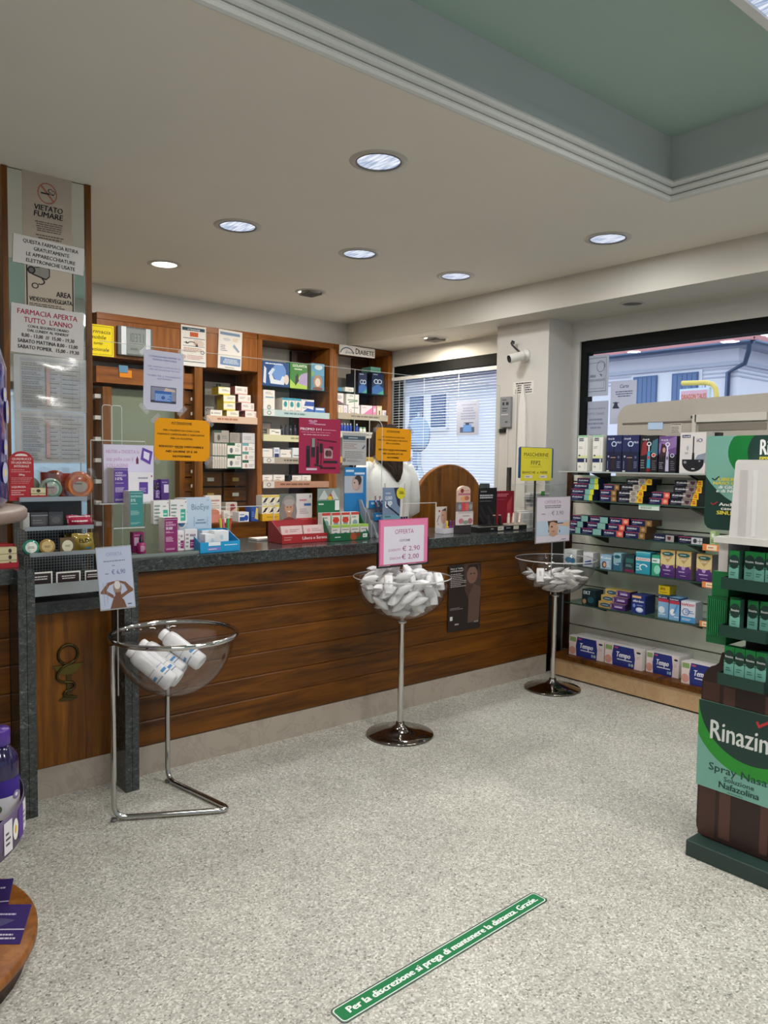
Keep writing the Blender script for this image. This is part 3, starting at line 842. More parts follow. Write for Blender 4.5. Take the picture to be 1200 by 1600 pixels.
med((3.93,4.077,2.159,2.399), '#4a90b8', [R(0, .55, 1, 1, '#5aa5cc'), E(.5, .32, .34, .25, '#b08a70'), E(.5, .3, .2, .16, '#e8d6c8'), E(.55, .86, .3, .1, '#dfeef4'), E(.5, .06, .4, .06, '#7c4a38'), R(0, .5, .2, .7, '#7ab06a')], 'blue toothpaste carton with a brown round picture at the right of the top shelf', z0, side='#8a9a88')
# second shelf
z0 = zc[1] + .001
a = med((3.436,3.554,1.908,2.013), WH, [E(.5, .3, .2, .22, '#c9c9c9'), RING(.5, .3, .14, .18, .3, '#5c5c5c')], 'white carton with a ring mark, lower of the left stack on the second shelf', z0)
med((3.436,3.554,2.013,2.086), WH, [R(.2, .1, .9, .22, '#4f8fc0'), LINES(.2, .5, .8, .8, 2, '#9a9aa0')], 'white carton with a blue bar, upper of the left stack on the second shelf', z0 + (a.dimensions.z or .1) + .001)
for k in range(3):
    x0 = 441 + k * 10
    rc = [(3.629,3.695,1.961,2.084), (3.695,3.762,1.965,2.089), (3.762,3.829,1.969,2.093)][k]
    med(rc, WH, [R(0, .84, 1, 1, '#39a0bd'), E(.5, .55, .3, .2, '#58b0b4'), R(.35, .42, .65, .75, '#2e8f98'), LINES(.15, .08, .85, .2, 1, '#c58f9c')], ['left', 'middle', 'right'][k] + ' of three white and teal cartons on the second shelf', z0, side='#cfc9c4')
zz = (3.83,3.961,1.957,2.014)
med(zz, '#f0eef0', [PG([(.1, .2), (1, .1), (1, .6), (.5, .8)], '#3c66b8'), LINES(.1, .7, .6, .9, 1, '#3456a0')], 'lower blue and white carton of the right stack on the second shelf', z0)
med((3.829,3.967,2.014,2.077), '#f0eef0', [PG([(.2, .1), (1, .1), (1, .75), (.3, .75)], '#2f55ae'), LINES(.1, .82, .6, .95, 1, '#3456a0')], 'upper blue and white carton of the right stack on the second shelf', z0 + zz[3] - zz[2] + .001)
med((3.974,4.087,1.964,2.022), '#4a7cc8', [R(0, 0, 1, .2, '#f0eef0'), R(.1, .6, .9, .9, '#e4ecf8')], 'small bright blue carton at the right end of the second shelf', z0)
# third shelf
z0 = zc[2] + .001
med((3.455,3.558,1.738,1.86), '#4c4a48', [R(.1, .5, .9, .9, '#8a7a70'), LINES(.15, .1, .8, .4, 2, '#a09a94')], 'dark grey carton at the left end of the third shelf', z0, y=5.86)
med((3.501,3.618,1.739,1.8), WH, [LINES(.15, .55, .6, .85, 1, '#888'), R(.5, .45, .85, .6, '#777')], 'small white carton in front of the dark one on the third shelf', z0, d=.05)
for k, rc in enumerate(((3.631,3.664,1.737,1.838), (3.677,3.71,1.738,1.845), (3.723,3.757,1.74,1.842), (3.77,3.804,1.742,1.849))):
    bottle('medicine_bottle', ['first', 'second', 'third', 'fourth'][k] + ' dark bottle from the left on the third shelf', 'bottle', 'dark bottles on the third shelf', ((rc[0] + rc[1]) / 2, 5.84, z0), (rc[1] - rc[0]) * .45, rc[3] - rc[2], ['#2c2b3a', '#3b3a4a', '#33313e', '#2a2a40'][k], '#16161c')
# fourth shelf
z0 = zc[3] + .001
for rc, c, it, lb in (((3.432,3.534,1.532,1.615), WH, [LINES(.1, .7, .7, .85, 1, '#8090c0')], 'white carton at the left end of the fourth shelf'),
        ((3.547,3.606,1.534,1.628), '#dfe3f2', [R(.1, .05, .9, .45, '#2c3468'), LINES(.15, .6, .85, .85, 2, '#5060a0')], 'narrow white carton with a navy base on the fourth shelf'),
        ((3.612,3.725,1.535,1.614), WH, [LINES(.1, .4, .8, .6, 1, '#888'), R(.9, .5, .97, .8, '#d07a3a')], 'wide white carton in the middle of the fourth shelf'),
        ((3.738,3.854,1.537,1.634), '#dfe6ee', [LINES(.1, .2, .8, .4, 1, '#444')], 'pale blue carton on the fourth shelf beside the poster')):
    med(rc, c, it, lb, z0)
z0 = zc[4] + .001
for k, rc in enumerate(((3.433,3.535,1.327,1.393), (3.542,3.66,1.326,1.394), (3.72,3.835,1.326,1.388), (3.842,3.939,1.325,1.389))):
    med(rc, '#f2efec', [PG([(0, 0), (1, 0), (1, .45), (.7, .25), (.4, .5), (0, .3)], '#cdbfae'), LINES(.2, .55, .7, .75, 1, '#a07a70')], ['first', 'second', 'third', 'fourth'][k] + ' low white wavy carton from the left on the salmon labelled shelf', z0)
med((3.692,3.739,1.325,1.387), '#1c1a1a', [], 'black carton between the wavy white ones on the salmon labelled shelf', z0)
# bottom ledge
for j in range(2):
    for k, rc in enumerate(((3.346,3.414,1.044,1.153), (3.414,3.484,1.042,1.151), (3.484,3.554,1.04,1.15))):
        h = .082
        med((rc[0], rc[1], 0, h), '#f0e9d8', [R(0, .82, 1, 1, '#e7c93c'), PG([(.05, .2), (.5, .3), (.95, .8), (.5, .7)], '#26262c'), LINES(.2, .05, .9, .2, 1, '#8088b0')], '%s yellow and white carton with a black swoosh, %s row on the back ledge' % (['left', 'middle', 'right'][k], ['lower', 'upper'][j]), ZB + .001 + j * (h + .001) + .05, y=5.66, d=.1)
carton('display_tray', 'yellow card tray holding the black swoosh cartons on the back ledge', 'tray', None, (3.346,3.555,1.02,1.08), 5.65, .13, '#e3b32c', [LINES(.2, .4, .8, .7, 1, '#a47c10')], z=ZB)
# second cabinet, labelled shelf
z0 = zb[0] + .001
zz = (zb[0] + .118)
for k, (rc, pk) in enumerate((((3.012,3.123,2.044,2.102), 3), ((3.058,3.171,1.987,2.05), 2), ((3.059,3.171,1.92,1.987), 1), ((3.088,3.205,1.864,1.922), 0))):
    h = .062
    med((rc[0], rc[1], 0, h), '#f3eee0', [R(0, 0, 1, .14, '#e2cf3c'), R(0, .86, .5, 1, '#f0e08a'), LINES(.3, .45, .9, .75, 2, '#8c8c94')], 'yellow-edged white carton, %s of the stepped yellow stack on the second cabinet' % ['bottom', 'second', 'third', 'top'][pk], z0 + pk * (h + .001), side='#a89220', d=.12)
for k, rc in enumerate(((3.262,3.389,1.87,1.935), (3.226,3.351,1.941,2.011), (3.195,3.317,2.014,2.084), (3.165,3.286,2.087,2.151))):
    h = .066
    med((rc[0], rc[1], 0, h), '#f4e9e6', [R(0, 0, 1, .12, '#e2a8a4'), R(.75, .3, .93, .75, '#d8c4c4'), LINES(.12, .45, .6, .75, 2, '#8c8c94')], 'pink-edged white carton, %s of the stepped pink stack on the second cabinet' % ['bottom', 'second', 'third', 'top'][k], z0 + k * (h + .001), side='#8a4a4e', d=.12)
med((2.932,3.042,1.856,1.913), WH, [R(0, 0, 1, .15, '#69a04c'), T('A', .06, .2, .4, .3, '#222', .01), LINES(.3, .4, .9, .7, 2, '#777')], 'small white carton with a green foot left of the yellow stack', z0, y=5.785, d=.05)
sgn = carton('cross_panel', 'grey panel with a dark green pharmacy cross behind the yellow boxes', 'sign', None, (2.991,3.227,1.933,2.24), 6.0, .01, '#8f8c84', [R(.44, .66, .62, .96, '#1f4a34'), R(.34, .74, .72, .88, '#1f4a34'), R(.5, .68, .56, .94, '#8f8c84'), R(.36, .79, .7, .83, '#8f8c84'), R(0, 0, .35, .32, '#e8e6e2'), T('OKI', .03, .32, .19, .08, '#222', .004), LINES(.06, .04, .3, .14, 1, '#222')], z=z0, mat=PAPER)
# second cabinet, glass shelf
z0 = zb[1] + .001
for j in range(2):
    for k, rc in enumerate(((2.96,2.981,1.556,1.661), (2.981,3.003,1.556,1.662), (3.003,3.024,1.557,1.662), (3.024,3.046,1.557,1.663), (3.046,3.068,1.557,1.664), (3.068,3.09,1.558,1.664))):
        med((rc[0], rc[1], 0, .105), '#d8d2cb', [R(.25, .1, .6, .7, '#bdb4ac'), R(0, .93, 1, 1, '#44644e')], '%s grey-white carton spine from the left, %s row on the glass shelf' % (['first', 'second', 'third', 'fourth', 'fifth', 'sixth'][k], ['lower', 'upper'][j]), z0 + j * .107, d=.14)
for j in range(2):
    med((*(3.094,3.227,1.447,1.661)[:2], 0, .105), '#eeeae6', [R(0, .8, .55, 1, '#1f5c40'), R(0, 0, 1, .1, '#1f6a44'), E(.28, .42, .13, .2, '#8d9196'), R(.24, .2, .32, .6, '#50555c'), LINES(.55, .3, .95, .6, 3, '#9a9aa0'), RING(.8, .8, .1, .1, .3, '#888')], 'white carton with green corners and a grey figure, %s of two on the glass shelf' % ['lower', 'upper'][j], z0 + j * .107)
for j in range(3):
    med((*(3.236,3.359,1.448,1.665)[:2], 0, .07), '#eee9e6', [R(0, .7, .5, 1, ['#1f5c40', '#5f9a98', '#6fa8b4'][j]), E(.3, .35, .1, .25, '#c49a90'), LINES(.5, .2, .95, .55, 2, '#9a9aa0')], 'white carton with a %s corner, %s of the right stack on the glass shelf' % (['dark green', 'teal', 'pale teal'][j], ['lowest', 'middle', 'top'][j]), z0 + j * .0715)
med((*(2.974,3.112,1.663,1.764)[:2], 0, .10), '#a8a29c', [R(0, .8, .5, 1, '#3a5446'), E(.3, .4, .1, .25, '#5c5c60'), LINES(.5, .3, .95, .6, 2, '#7c7c80')], 'shaded grey carton lying on the two rows of spines', z0 + .214)
med((*(3.118,3.214,1.667,1.768)[:2], 0, .085), '#a09a94', [LINES(.1, .2, .9, .9, 4, '#88827c')], 'second shaded grey carton on top of the green-cornered pair', z0 + .214)
med((*(3.236,3.359,1.448,1.665)[:2], 0, .085), '#d3d0d4', [LINES(.1, .3, .9, .7, 2, '#a0a0b0')], 'pale carton crowning the right stack on the glass shelf', z0 + .2155)
# second cabinet, back ledge
z0 = ZB + .0005
yl = 5.66
st = carton('leaflet_stand', 'rounded pink and white card stand on the back ledge behind the eye display', 'display', None, (2.842,2.981,1.039,1.261), yl + .03, .04, '#e9dfda', [R(.2, .78, .9, .84, '#c0888a'), LINES(.2, .5, .9, .74, 3, '#b8a09a'), E(.5, .36, .4, .14, '#c4836a'), R(0, 0, 1, .3, '#d98d7e')], z=z0)
for rc, c, it, lb in (((2.987,3.048,1.03,1.124), '#e6e2dc', [LINES(.1, .4, .9, .8, 3, '#99938c')], 'small white carton beside the pink card stand on the back ledge'),
        ((3.124,3.223,1.024,1.104), '#e4e7ee', [E(.75, .4, .2, .3, '#2c57b0'), R(.1, .1, .6, .5, '#2b4f9c'), LINES(.1, .65, .6, .85, 1, '#4a6ab0')], 'white carton with blue bottles printed on it on the back ledge')):
    med(rc, c, it, lb, z0, d=.1, y=yl)
med((3.08,3.19,1.022,1.177), '#dcd6d0', [R(.05, .4, .95, .95, '#c9b8b0'), PG([(.4, .5), (.9, .7), (.7, .92), (.4, .9)], '#8e3c3a'), LINES(.1, .1, .9, .3, 2, '#999')], 'tall carton with a dark red picture at the back of the ledge', z0, d=.08, y=5.80)
med((3.241,3.314,1.02,1.143), '#2a4f9e', [PG([(.5, .2), (.95, .1), (.95, .9), (.7, .95)], '#d9c06a'), LINES(.1, .3, .5, .7, 3, '#7f9ade')], 'dark blue carton with a gold edge at the right of the back ledge', z0, d=.1, y=yl)
# rightmost cabinet
z0 = zd[0] + .001
o = med((4.468,4.571,2.163,2.352), '#1e2c52', [PG([(0, 0), (1, 0), (1, .3), (.5, .5), (0, .3)], '#3a6ab0'), PG([(.4, 0), (1, 0), (1, .22)], '#4fa88e'), RING(.38, .55, .2, .11, .3, '#cfe4f0'), RING(.7, .55, .2, .11, .3, '#cfe4f0'), LINES(.12, .9, .6, .96, 1, '#dfe8f4')], 'left dark blue carton with a white double ring under the diabetes sign', z0, side='#141a2e', d=.2)
med((4.63,4.777,2.16,2.361), '#1e2c52', [PG([(0, 0), (1, 0), (1, .3), (.5, .5), (0, .3)], '#3a6ab0'), PG([(.4, 0), (1, 0), (1, .22)], '#4fa88e'), RING(.35, .6, .2, .11, .3, '#cfe4f0'), RING(.65, .6, .2, .11, .3, '#cfe4f0'), LINES(.12, .9, .5, .96, 1, '#dfe8f4')], 'right dark blue carton with a white double ring under the diabetes sign', z0, side='#141a2e', d=.2)
med((*(4.612,4.738,2.359,2.408)[:2], 0, .05), '#5f9a8c', [R(.1, .1, .9, .5, '#4a8476')], 'small teal carton lying on the right dark blue carton', z0 + .206, d=.14)
pw = MB(); pw.mesh(*(lambda q: (q[0], q[1]))(([(-.06, 0, 0), (.06, 0, 0), (.065, .08, 0), (-.055, .08, 0), (-.05, .01, .05), (.045, .012, .035), (.05, .06, .045), (-.05, .06, .07)], [(0, 1, 5, 4), (1, 2, 6, 5), (2, 3, 7, 6), (3, 0, 4, 7), (4, 5, 6, 7), (3, 2, 1, 0)])), c='#4f9ac0')
o = pw.build('soft_pouch', PLASTIC); o.location = ((4.244,2.193)[0], 5.82, z0); tag(o, 'crumpled blue pouch at the left of the top shelf under the diabetes sign', 'pouch')
med((4.311,4.415,2.154,2.196), '#e9e6e2', [LINES(.4, .3, .9, .6, 1, '#888')], 'flat white carton between the blue pouch and the dark blue cartons', z0, d=.1)
z0 = zd[1] + .001
for rc, c, it, lb, dz in (((4.178,4.232,1.933,2.026), '#f4e3e0', [R(0, 0, 1, .3, '#e0707c'), LINES(.2, .5, .9, .8, 1, '#c07a84')], 'white carton with a red foot at the left of the capsule shelf', 0),
        ((4.236,4.291,1.935,2.018), '#f4efe6', [E(.5, .4, .25, .3, '#e7d8b0'), LINES(.1, .7, .9, .9, 1, '#d0a878')], 'cream carton second on the capsule shelf', 0),
        ((4.295,4.343,1.938,2.021), '#f2eaf2', [RING(.5, .4, .28, .3, .4, '#c8b4d8')], 'pale violet carton third on the capsule shelf', 0),
        ((4.351,4.487,1.943,2.033), '#f0eeec', [LINES(.3, .65, .9, .85, 1, '#8a9490'), RING(.2, .4, .1, .15, .3, '#c088a0'), LINES(.2, .1, .8, .3, 1, '#c89ab0')], 'white carton with pink print, lower of two on the capsule shelf', 0),
        ((4.502,4.642,1.951,2.048), '#f1e6ec', [PG([(.05, 0), (1, 0), (1, .85)], '#e087b4'), LINES(.1, .7, .6, .85, 1, '#c9a0b4')], 'large pink and white carton in the middle of the capsule shelf', 0),
        ((4.646,4.689,1.956,2.053), '#ec9ac0', [R(.2, .4, .8, .75, '#f6e6ee')], 'narrow pink carton on the capsule shelf', 0),
        ((4.693,4.761,1.959,2.06), '#d9c9a4', [R(.15, .1, .85, .85, '#ece4d0'), R(.4, .15, .62, .55, '#4a3b28')], 'tan carton with a dark dropper picture on the capsule shelf', 0),
        ((4.765,4.842,1.962,2.024), '#efecec', [E(.5, .5, .22, .25, '#c6b8dc')], 'small white carton at the right end of the capsule shelf', 0)):
    med(rc, c, it, lb, z0)
rc = (4.327,4.478,2.032,2.133); r2 = (4.351,4.487,1.943,2.033)
med(rc, '#f0eeec', [R(.1, .4, .9, .5, '#7fa08c'), LINES(.25, .75, .7, .9, 1, '#777'), PG([(.2, .2), (.9, .35), (.9, .42), (.2, .3)], '#4f8a68')], 'white carton with a green stroke, upper of two on the capsule shelf', z0 + r2[3] - r2[2] + .001)
r2 = (4.236,4.291,1.935,2.018)
med((*(4.18,4.297,2.023,2.128)[:2], 0, .092), '#efeaea', [PG([(0, 0), (1, 0), (0, .45)], '#8c4c74'), LINES(.4, .4, .85, .8, 3, '#8a8a94')], 'white carton with a plum corner on top of the small ones of the capsule shelf', z0 + .10)
z0 = zd[2] + .001
for k, rc in enumerate(((4.286,4.315,1.789,1.866), (4.319,4.349,1.79,1.868), (4.353,4.383,1.791,1.869), (4.387,4.417,1.793,1.871), (4.459,4.493,1.795,1.874))):
    bottle('medicine_bottle', ['first', 'second', 'third', 'fourth', 'fifth'][k] + ' small blue bottle with white cap from the left on the right cabinet', 'bottle', 'blue bottles on the right cabinet', ((rc[0] + rc[1]) / 2, 5.83, z0), abs(rc[1] - rc[0]) * .46, .09, '#2c50b8', '#e8ecf4')
for k, rc in enumerate(((4.505,4.543,1.797,1.858), (4.547,4.586,1.799,1.859))):
    bottle('cream_jar', ['left', 'right'][k] + ' round white and green jar beside the blue bottles', 'jar', 'round jars on the right cabinet', ((rc[0] + rc[1]) / 2, 5.83, z0), abs(rc[1] - rc[0]) * .46, .06, '#dfe8e0', '#7fae8c', capr=.9)
med((4.78,4.837,1.808,1.876), '#e8cf8c', [LINES(.1, .3, .9, .7, 2, '#a88c40')], 'pale yellow carton at the right of the blue bottles', z0)
# diabetes sign over the rightmost cabinet
sn = carton('shelf_sign', 'white angled sign reading diabete on top of the rightmost cabinet', 'sign', None, (4.203,4.614,2.493,2.58), 5.74, .012, '#e6e3df', [RING(.2, .0, .2, .8, .12, '#26406c', a0=.2, a1=2.9), T('Spazio', .13, .38, .18, .3, '#55607a', 0, .25), T('D', .44, .53, .2, .6, '#15151a', .006), T('IABETE', .54, .97, .2, .48, '#15151a', .006)], mat=CARD)
# desk clock, poster sheets on the header, yellow notice
ck = thing('wall_clock', 'grey digital clock with two silver bars on the cabinet header', 'clock', (2.295,2.393, 0)[:1] + (5.745,) + ((2.295,2.393)[1],))
rc = (2.163,2.436,2.288,2.504); w = (rc[1] - rc[0]) / 2; h = (rc[3] - rc[2]) / 2
MB().box(-w, w, 0, .034, -h, h, '#5d605f').build('case', PLASTIC, ck, bevel=.004)
m = MB().box(-w * .52, w * .55, -.004, -.0005, -h * .88, h * .88, '#7b8382')
DG = {'1': 'bc', '0': 'abcdef', '3': 'abgcd', '7': 'abc', '5': 'afgcd'}
def seg7(ch, x, y, s, col):
    out = []
    S = {'a': (0, 1, .6, 1), 'b': (.6, .5, .6, 1), 'c': (.6, 0, .6, .5), 'd': (0, 0, .6, 0), 'e': (0, 0, 0, .5), 'f': (0, .5, 0, 1), 'g': (0, .5, .6, .5)}
    for q in DG[ch]:
        a, b, c, d = S[q]
        t = .07
        out.append(R(x + (min(a, c) - t) * s[0], y + (min(b, d) - t * .5) * s[1], x + (max(a, c) + t) * s[0], y + (max(b, d) + t * .5) * s[1], col))
    return out
it = []
for k, ch in enumerate('10371'): it += seg7(ch, .10 + k * .17, .5, (.17, .3), '#3c4443')
it += [R(.08, .40, .92, .41, '#5f6766'), LINES(.2, .12, .8, .3, 1, '#626a69')]
m.prints((-w * .52, -.004, -h * .88), (w * 1.07, 0, 0), (0, 0, h * 1.76), it)
m.build('display', PLASTIC, ck)
for s in (-.68, .7): MB().box(w * s - w * .14, w * s + w * .14, -.006, -.0005, -h * .97, h * .97, '#b9bcbc').build('silver_bar', METAL, ck)
def sheet(name, label, cat, rc, y, c, items, group=None, rot=0, axis='y', th=.0012, mat=None, tape=None):
    o = carton(name, label, cat, group, rc, y, th, c, items, mat=mat or PAPER, axis=axis)
    if rot: o.rotation_euler = (0, rot, 0) if axis == 'y' else (rot, 0, -PI / 2)
    return o
sheet('info_sheet', 'white instruction sheet with dark header and an arrow on the cabinet header', 'notice', (2.673,2.888,2.256,2.575), 5.772, '#e4e2e0', [R(.05, .87, .95, .95, '#34505e'), T('ATTENZIONE', .25, .75, .885, .035, '#dfe6ea', .004), R(.35, .73, .68, .84, '#c4623e'), R(.08, .68, .95, .695, '#3a5a7a'), T('+', .1, .3, .53, .08, '#222', .02), RING(.42, .52, .2, .09, .2, '#222', a0=.3, a1=2.8), PG([(.56, .5), (.68, .5), (.64, .58)], '#222'), LINES(.5, .52, .95, .66, 4, '#c79a90'), R(.08, .49, .95, .5, '#3a5a7a'), LINES(.1, .34, .9, .46, 3, '#b98a80'), RING(.85, .36, .08, .05, .3, '#667'), E(.12, .22, .07, .05, '#d49a7a'), LINES(.25, .16, .9, .28, 3, '#c79a90'), R(.08, .1, .95, .115, '#3a5a7a')])
sheet('info_sheet', 'white leaflet with pale blue lower box at the right of the cabinet header', 'notice', (2.991,3.208,2.259,2.577), 5.772, '#e6e4e4', [R(.06, .87, .9, .94, '#7a93b4'), E(.35, .76, .16, .04, '#c8ccd4'), LINES(.6, .72, .9, .82, 3, '#d8c090'), LINES(.1, .45, .38, .62, 4, '#8a8aa0'), PG([(.6, .6), (.85, .45), (.9, .5), (.66, .66)], '#8fa6c0'), R(.1, .1, .95, .3, '#6f8dbc'), LINES(.2, .14, .9, .27, 4, '#dfe6f0', True), LINES(.3, .02, .8, .07, 1, '#999')], rot=math.radians(2))
yn = sheet('notice_sheet', 'yellow notice with italic words half hidden behind the mirror pillar', 'notice', (1.917,2.133,2.262,2.49), 5.757, '#e8d21e', [R(.05, .05, .95, .06, '#5a5a20'), R(.05, .94, .95, .95, '#5a5a20'), R(.94, .05, .95, .95, '#5a5a20'), T('Farmacia', .08, .88, .72, .12, '#4a4418', .004, .3), T('mobile', .2, .72, .54, .12, '#4a4418', .004, .3), T('turno', .3, .6, .36, .1, '#4a4418', .004, .3), T('stazionale', .1, .82, .16, .11, '#4a4418', .004, .3)])

# ------------------------------------------------------------------ round wooden screen behind the counter
rp = thing('round_wood_screen', 'large round cherry wood screen standing behind the counter before the blind', 'screen', (4.36, 4.45, 0))
MB().lathe([(.0005, -.015), (.405, -.015), (.405, .015), (.0005, .015)], '#683609', (0, 0, 1.085), n=56, smooth=False, axis='y').build('round_panel', WOOD_Z, rp)
m = MB().lathe([(.405, -.017), (.416, -.017), (.416, .017), (.405, .017)], '#a9743e', (0, 0, 1.085), n=56, axis='y'); m.build('rim', WOOD_LT, rp)
MB().box(-.03, .03, -.02, .02, .03, .675, '#683609').build('post', WOOD_Z, rp)
MB().box(-.3, .3, -.2, .2, 0, .03, '#683609').build('foot', WOOD_X, rp)

# ================================================================== acrylic screens on the counter, with their papers
YP = 3.80
def screen(name, label, x0, x1, z1, slot, right=True):
    t = thing(name, label, 'screen', ((x0 + x1) / 2, YP, 1.0455))
    ox = t.location.x
    a, b, h = slot[0] - ox, slot[1] - ox, slot[2] - 1.0455
    X0, X1, H = x0 - ox, x1 - ox, z1 - 1.0455
    m = MB()
    for q in ((X0, a, 0, h), (b, X1, 0, h), (X0, X1, h, H)): m.box(q[0], q[1], 0, .005, q[2], q[3], '#fff')
    m2 = MB()
    pts = [(X0, 0), (a, 0), (a, h), (b, h), (b, 0), (X1, 0), (X1, H), (X0, H)]
    m2.prism(pts, (0, 0, 0), (1, 0, 0), (0, 0, 1), (0, .005, 0), '#fff')
    m2.build('acrylic_sheet', PLEXI, t)
    e = MB()
    e.box(X0, X1, .0005, .0045, H + .0002, H + .0022, '#d9ded9')
    e.box(X1 + .0002, X1 + .0022, .0005, .0045, 0, H, '#c9cfca')
    e.box(a, b, -.001, .006, h - .0036, h - .0002, '#e6eae6')
    e.box(b - .0036, b - .0002, -.001, .006, 0, h - .004, '#e6eae6')
    tag(e.build('cut_edge', EDGE, t), kind='stuff')
    return t
screen('acrylic_screen', 'left clear acrylic screen on the counter carrying the white and orange notices', 1.34, 2.90, 2.075, (1.88, 2.327, 1.252))
screen('acrylic_screen', 'right clear acrylic screen on the counter in front of the pharmacist', 2.904, 4.22, 2.075, (3.27, 3.61, 1.242))
yp = YP - .003
def tape(o, corners, w, h):
    """bits of clear tape over the corners of a sheet"""
    for cx, cz, a in corners:
        c, s = math.cos(a), math.sin(a)
        p = [(cx + (u * c - v * s), -.0006, cz + (u * s + v * c)) for u, v in ((-.03, -.012), (.03, -.012), (.03, .012), (-.03, .012))]
        MB().face(p, '#cfcdd0').build('tape', WRAPT, o)
WRAPT = glass_mat('frosted_tape', (.80, .80, .82), .4, .5, .25)
rc = (1.553,1.767,1.755,2.058)
o = sheet('notice_sheet', 'white notice with a blue health card picture taped to the left acrylic screen', 'notice', rc, yp, '#cfcfe2', [T('CONSEGNARE SEMPRE LA', .12, .92, .885, .028, '#6a72a8', .002), T('TESSERA SANITARIA', .2, .82, .835, .028, '#6a72a8', .002), T('PER FARMACI CON RICETTA', .1, .92, .715, .026, '#9a9cc4', .002), T('PER DETRAZIONE FISCALE', .14, .9, .668, .026, '#9a9cc4', .002), T('TENERE PER IL PAGAMENTO', .08, .94, .565, .026, '#9a9cc4', .002), T('ELETTRONICO', .34, .7, .52, .026, '#9a9cc4', .002), R(.18, .13, .82, .40, '#3f4456'), R(.19, .17, .81, .39, '#8f93a8'), R(.28, .155, .70, .33, '#5f8ad0'), R(.28, .29, .70, .33, '#3f6ab8'), LINES(.3, .17, .68, .28, 5, '#b8d0f0'), E(.49, .22, .05, .03, '#3f66b0'), PG([(.5, .33), (.8, .33), (.78, .36), (.55, .39)], '#d8c0b4')], rot=math.radians(1.2))
w, h = rc[1] - rc[0], rc[3] - rc[2]
tape(o, [(-w / 2 + .004, h - .004, .8), (w / 2 - .004, h - .004, -.8), (-w / 2 + .004, .004, -.8), (w / 2 - .004, .004, .8)], w, h)
def attn(k, c):
    return [T('ATTENZIONE', .29, .66, .88, .045, c, .004), R(.29, .865, .66, .872, c), T('PER I PAZIENTI IN CURA CON', .15, .80, .70, .04, c, .003), T('FARMACI OSPEDALIERI E DISPOSITIVI', .05, .89, .605, .04, c, .003), T('PER LA GLICEMIA:', .28, .68, .51, .04, c, .003), T('SERVIZIO NON DISPONIBILE', .07, .88, .31, .048, c, .005), R(.36, .295, .5, .302, c), T('NEI GIORNI 29 E 30', .2, .76, .195, .048, c, .005), T('NOVEMBRE', .32, .65, .08, .048, c, .005)]
for rc, lb in (((1.611,1.92,1.5,1.717), 'orange attention notice taped to the left acrylic screen below the white one'), ((3.068,3.365,1.517,1.728), 'orange attention notice on the right acrylic screen hiding the pharmacist\'s head')):
    o = sheet('notice_sheet', lb, 'notice', rc, yp, '#f0a000', attn(0, '#3c2606'), rot=math.radians(.8))
    w, h = rc[1] - rc[0], rc[3] - rc[2]
    tape(o, [(-w / 2 + .004, h - .004, .8), (w / 2 - .004, h - .004, -.8), (-w / 2 + .004, .004, -.8), (w / 2 - .004, .004, .8)], w, h)
pst = [E(.32, .93, .06, .02, '#c98aa8'), E(.27, .95, .05, .02, '#c98aa8'), E(.38, .95, .05, .02, '#c98aa8'), E(.32, .905, .1, .015, '#c07a9c'), LINES(.36, .87, .68, .92, 1, '#d8a0b8'), T('PROMO 1+1', .03, .52, .78, .045, '#f6e6ec', .008), LINES(.56, .785, .95, .81, 1, '#e0a8bc'), LINES(.05, .735, .95, .76, 1, '#d88aa4'), LINES(.1, .69, .95, .715, 1, '#ecc8d4'),
    R(.17, .12, .26, .5, '#23262c'), R(.17, .44, .26, .5, '#30343c'), R(.29, .3, .38, .62, '#2c3036'), R(.30, .48, .37, .64, '#8f9690'), R(.41, .17, .47, .5, '#23262c'), R(.43, .48, .46, .58, '#3c4046'), R(.49, .38, .56, .55, '#23262c'), LN(.53, .38, .52, .16, .015, '#23262c'), LN(.36, .16, .56, .13, .03, '#2c2c30'), R(.59, .28, .80, .46, '#b8969a'), E(.67, .37, .05, .06, '#5a2c34'), E(.73, .37, .05, .06, '#6a3a40'), PG([(.7, .5), (.8, .42), (.82, .5)], '#5a2030'), LN(.42, .62, .9, .585, .016, '#2c2328'), R(.58, .195, .92, .235, '#2a2a30'), R(.5, .09, .88, .115, '#2a2026'), R(.17, .06, .42, .1, '#d8c0cc')]
sheet('promo_poster', 'crimson cosmetics poster with dark make-up items taped to the left acrylic screen', 'poster', (2.491,2.792,1.435,1.762), yp, '#a82c50', pst)
sheet('info_sheet', 'grey instruction sheet with a dark header bar stuck on the right acrylic screen', 'notice', (2.807,2.994,1.487,1.688), yp, '#b9b7b5', [R(.02, .78, .95, .90, '#4a5a66'), LINES(.25, .81, .8, .87, 1, '#c8d0d4'), R(.02, .72, .95, .735, '#5a6a7a'), LINES(.05, .5, .75, .68, 3, '#a08c88'), PG([(.8, .52), (.93, .64), (.95, .6), (.86, .5)], '#5a6a80'), LINES(.1, .2, .9, .44, 4, '#8f8a8a'), E(.08, .16, .06, .06, '#8a7a70'), LINES(.2, .1, .9, .18, 2, '#8f8a8a')])

# ================================================================== goods on the counter
GC = 'cartons on the counter'
def con(q, d, c, items, label, name='cosmetic_box', side=None, rot=0, z=1.0465, group=GC, top=None, cat='box'):
    return carton(name, label, cat, group, q[:4], q[4], d, c, items, side=side, z=z, rot=rot, top=top)
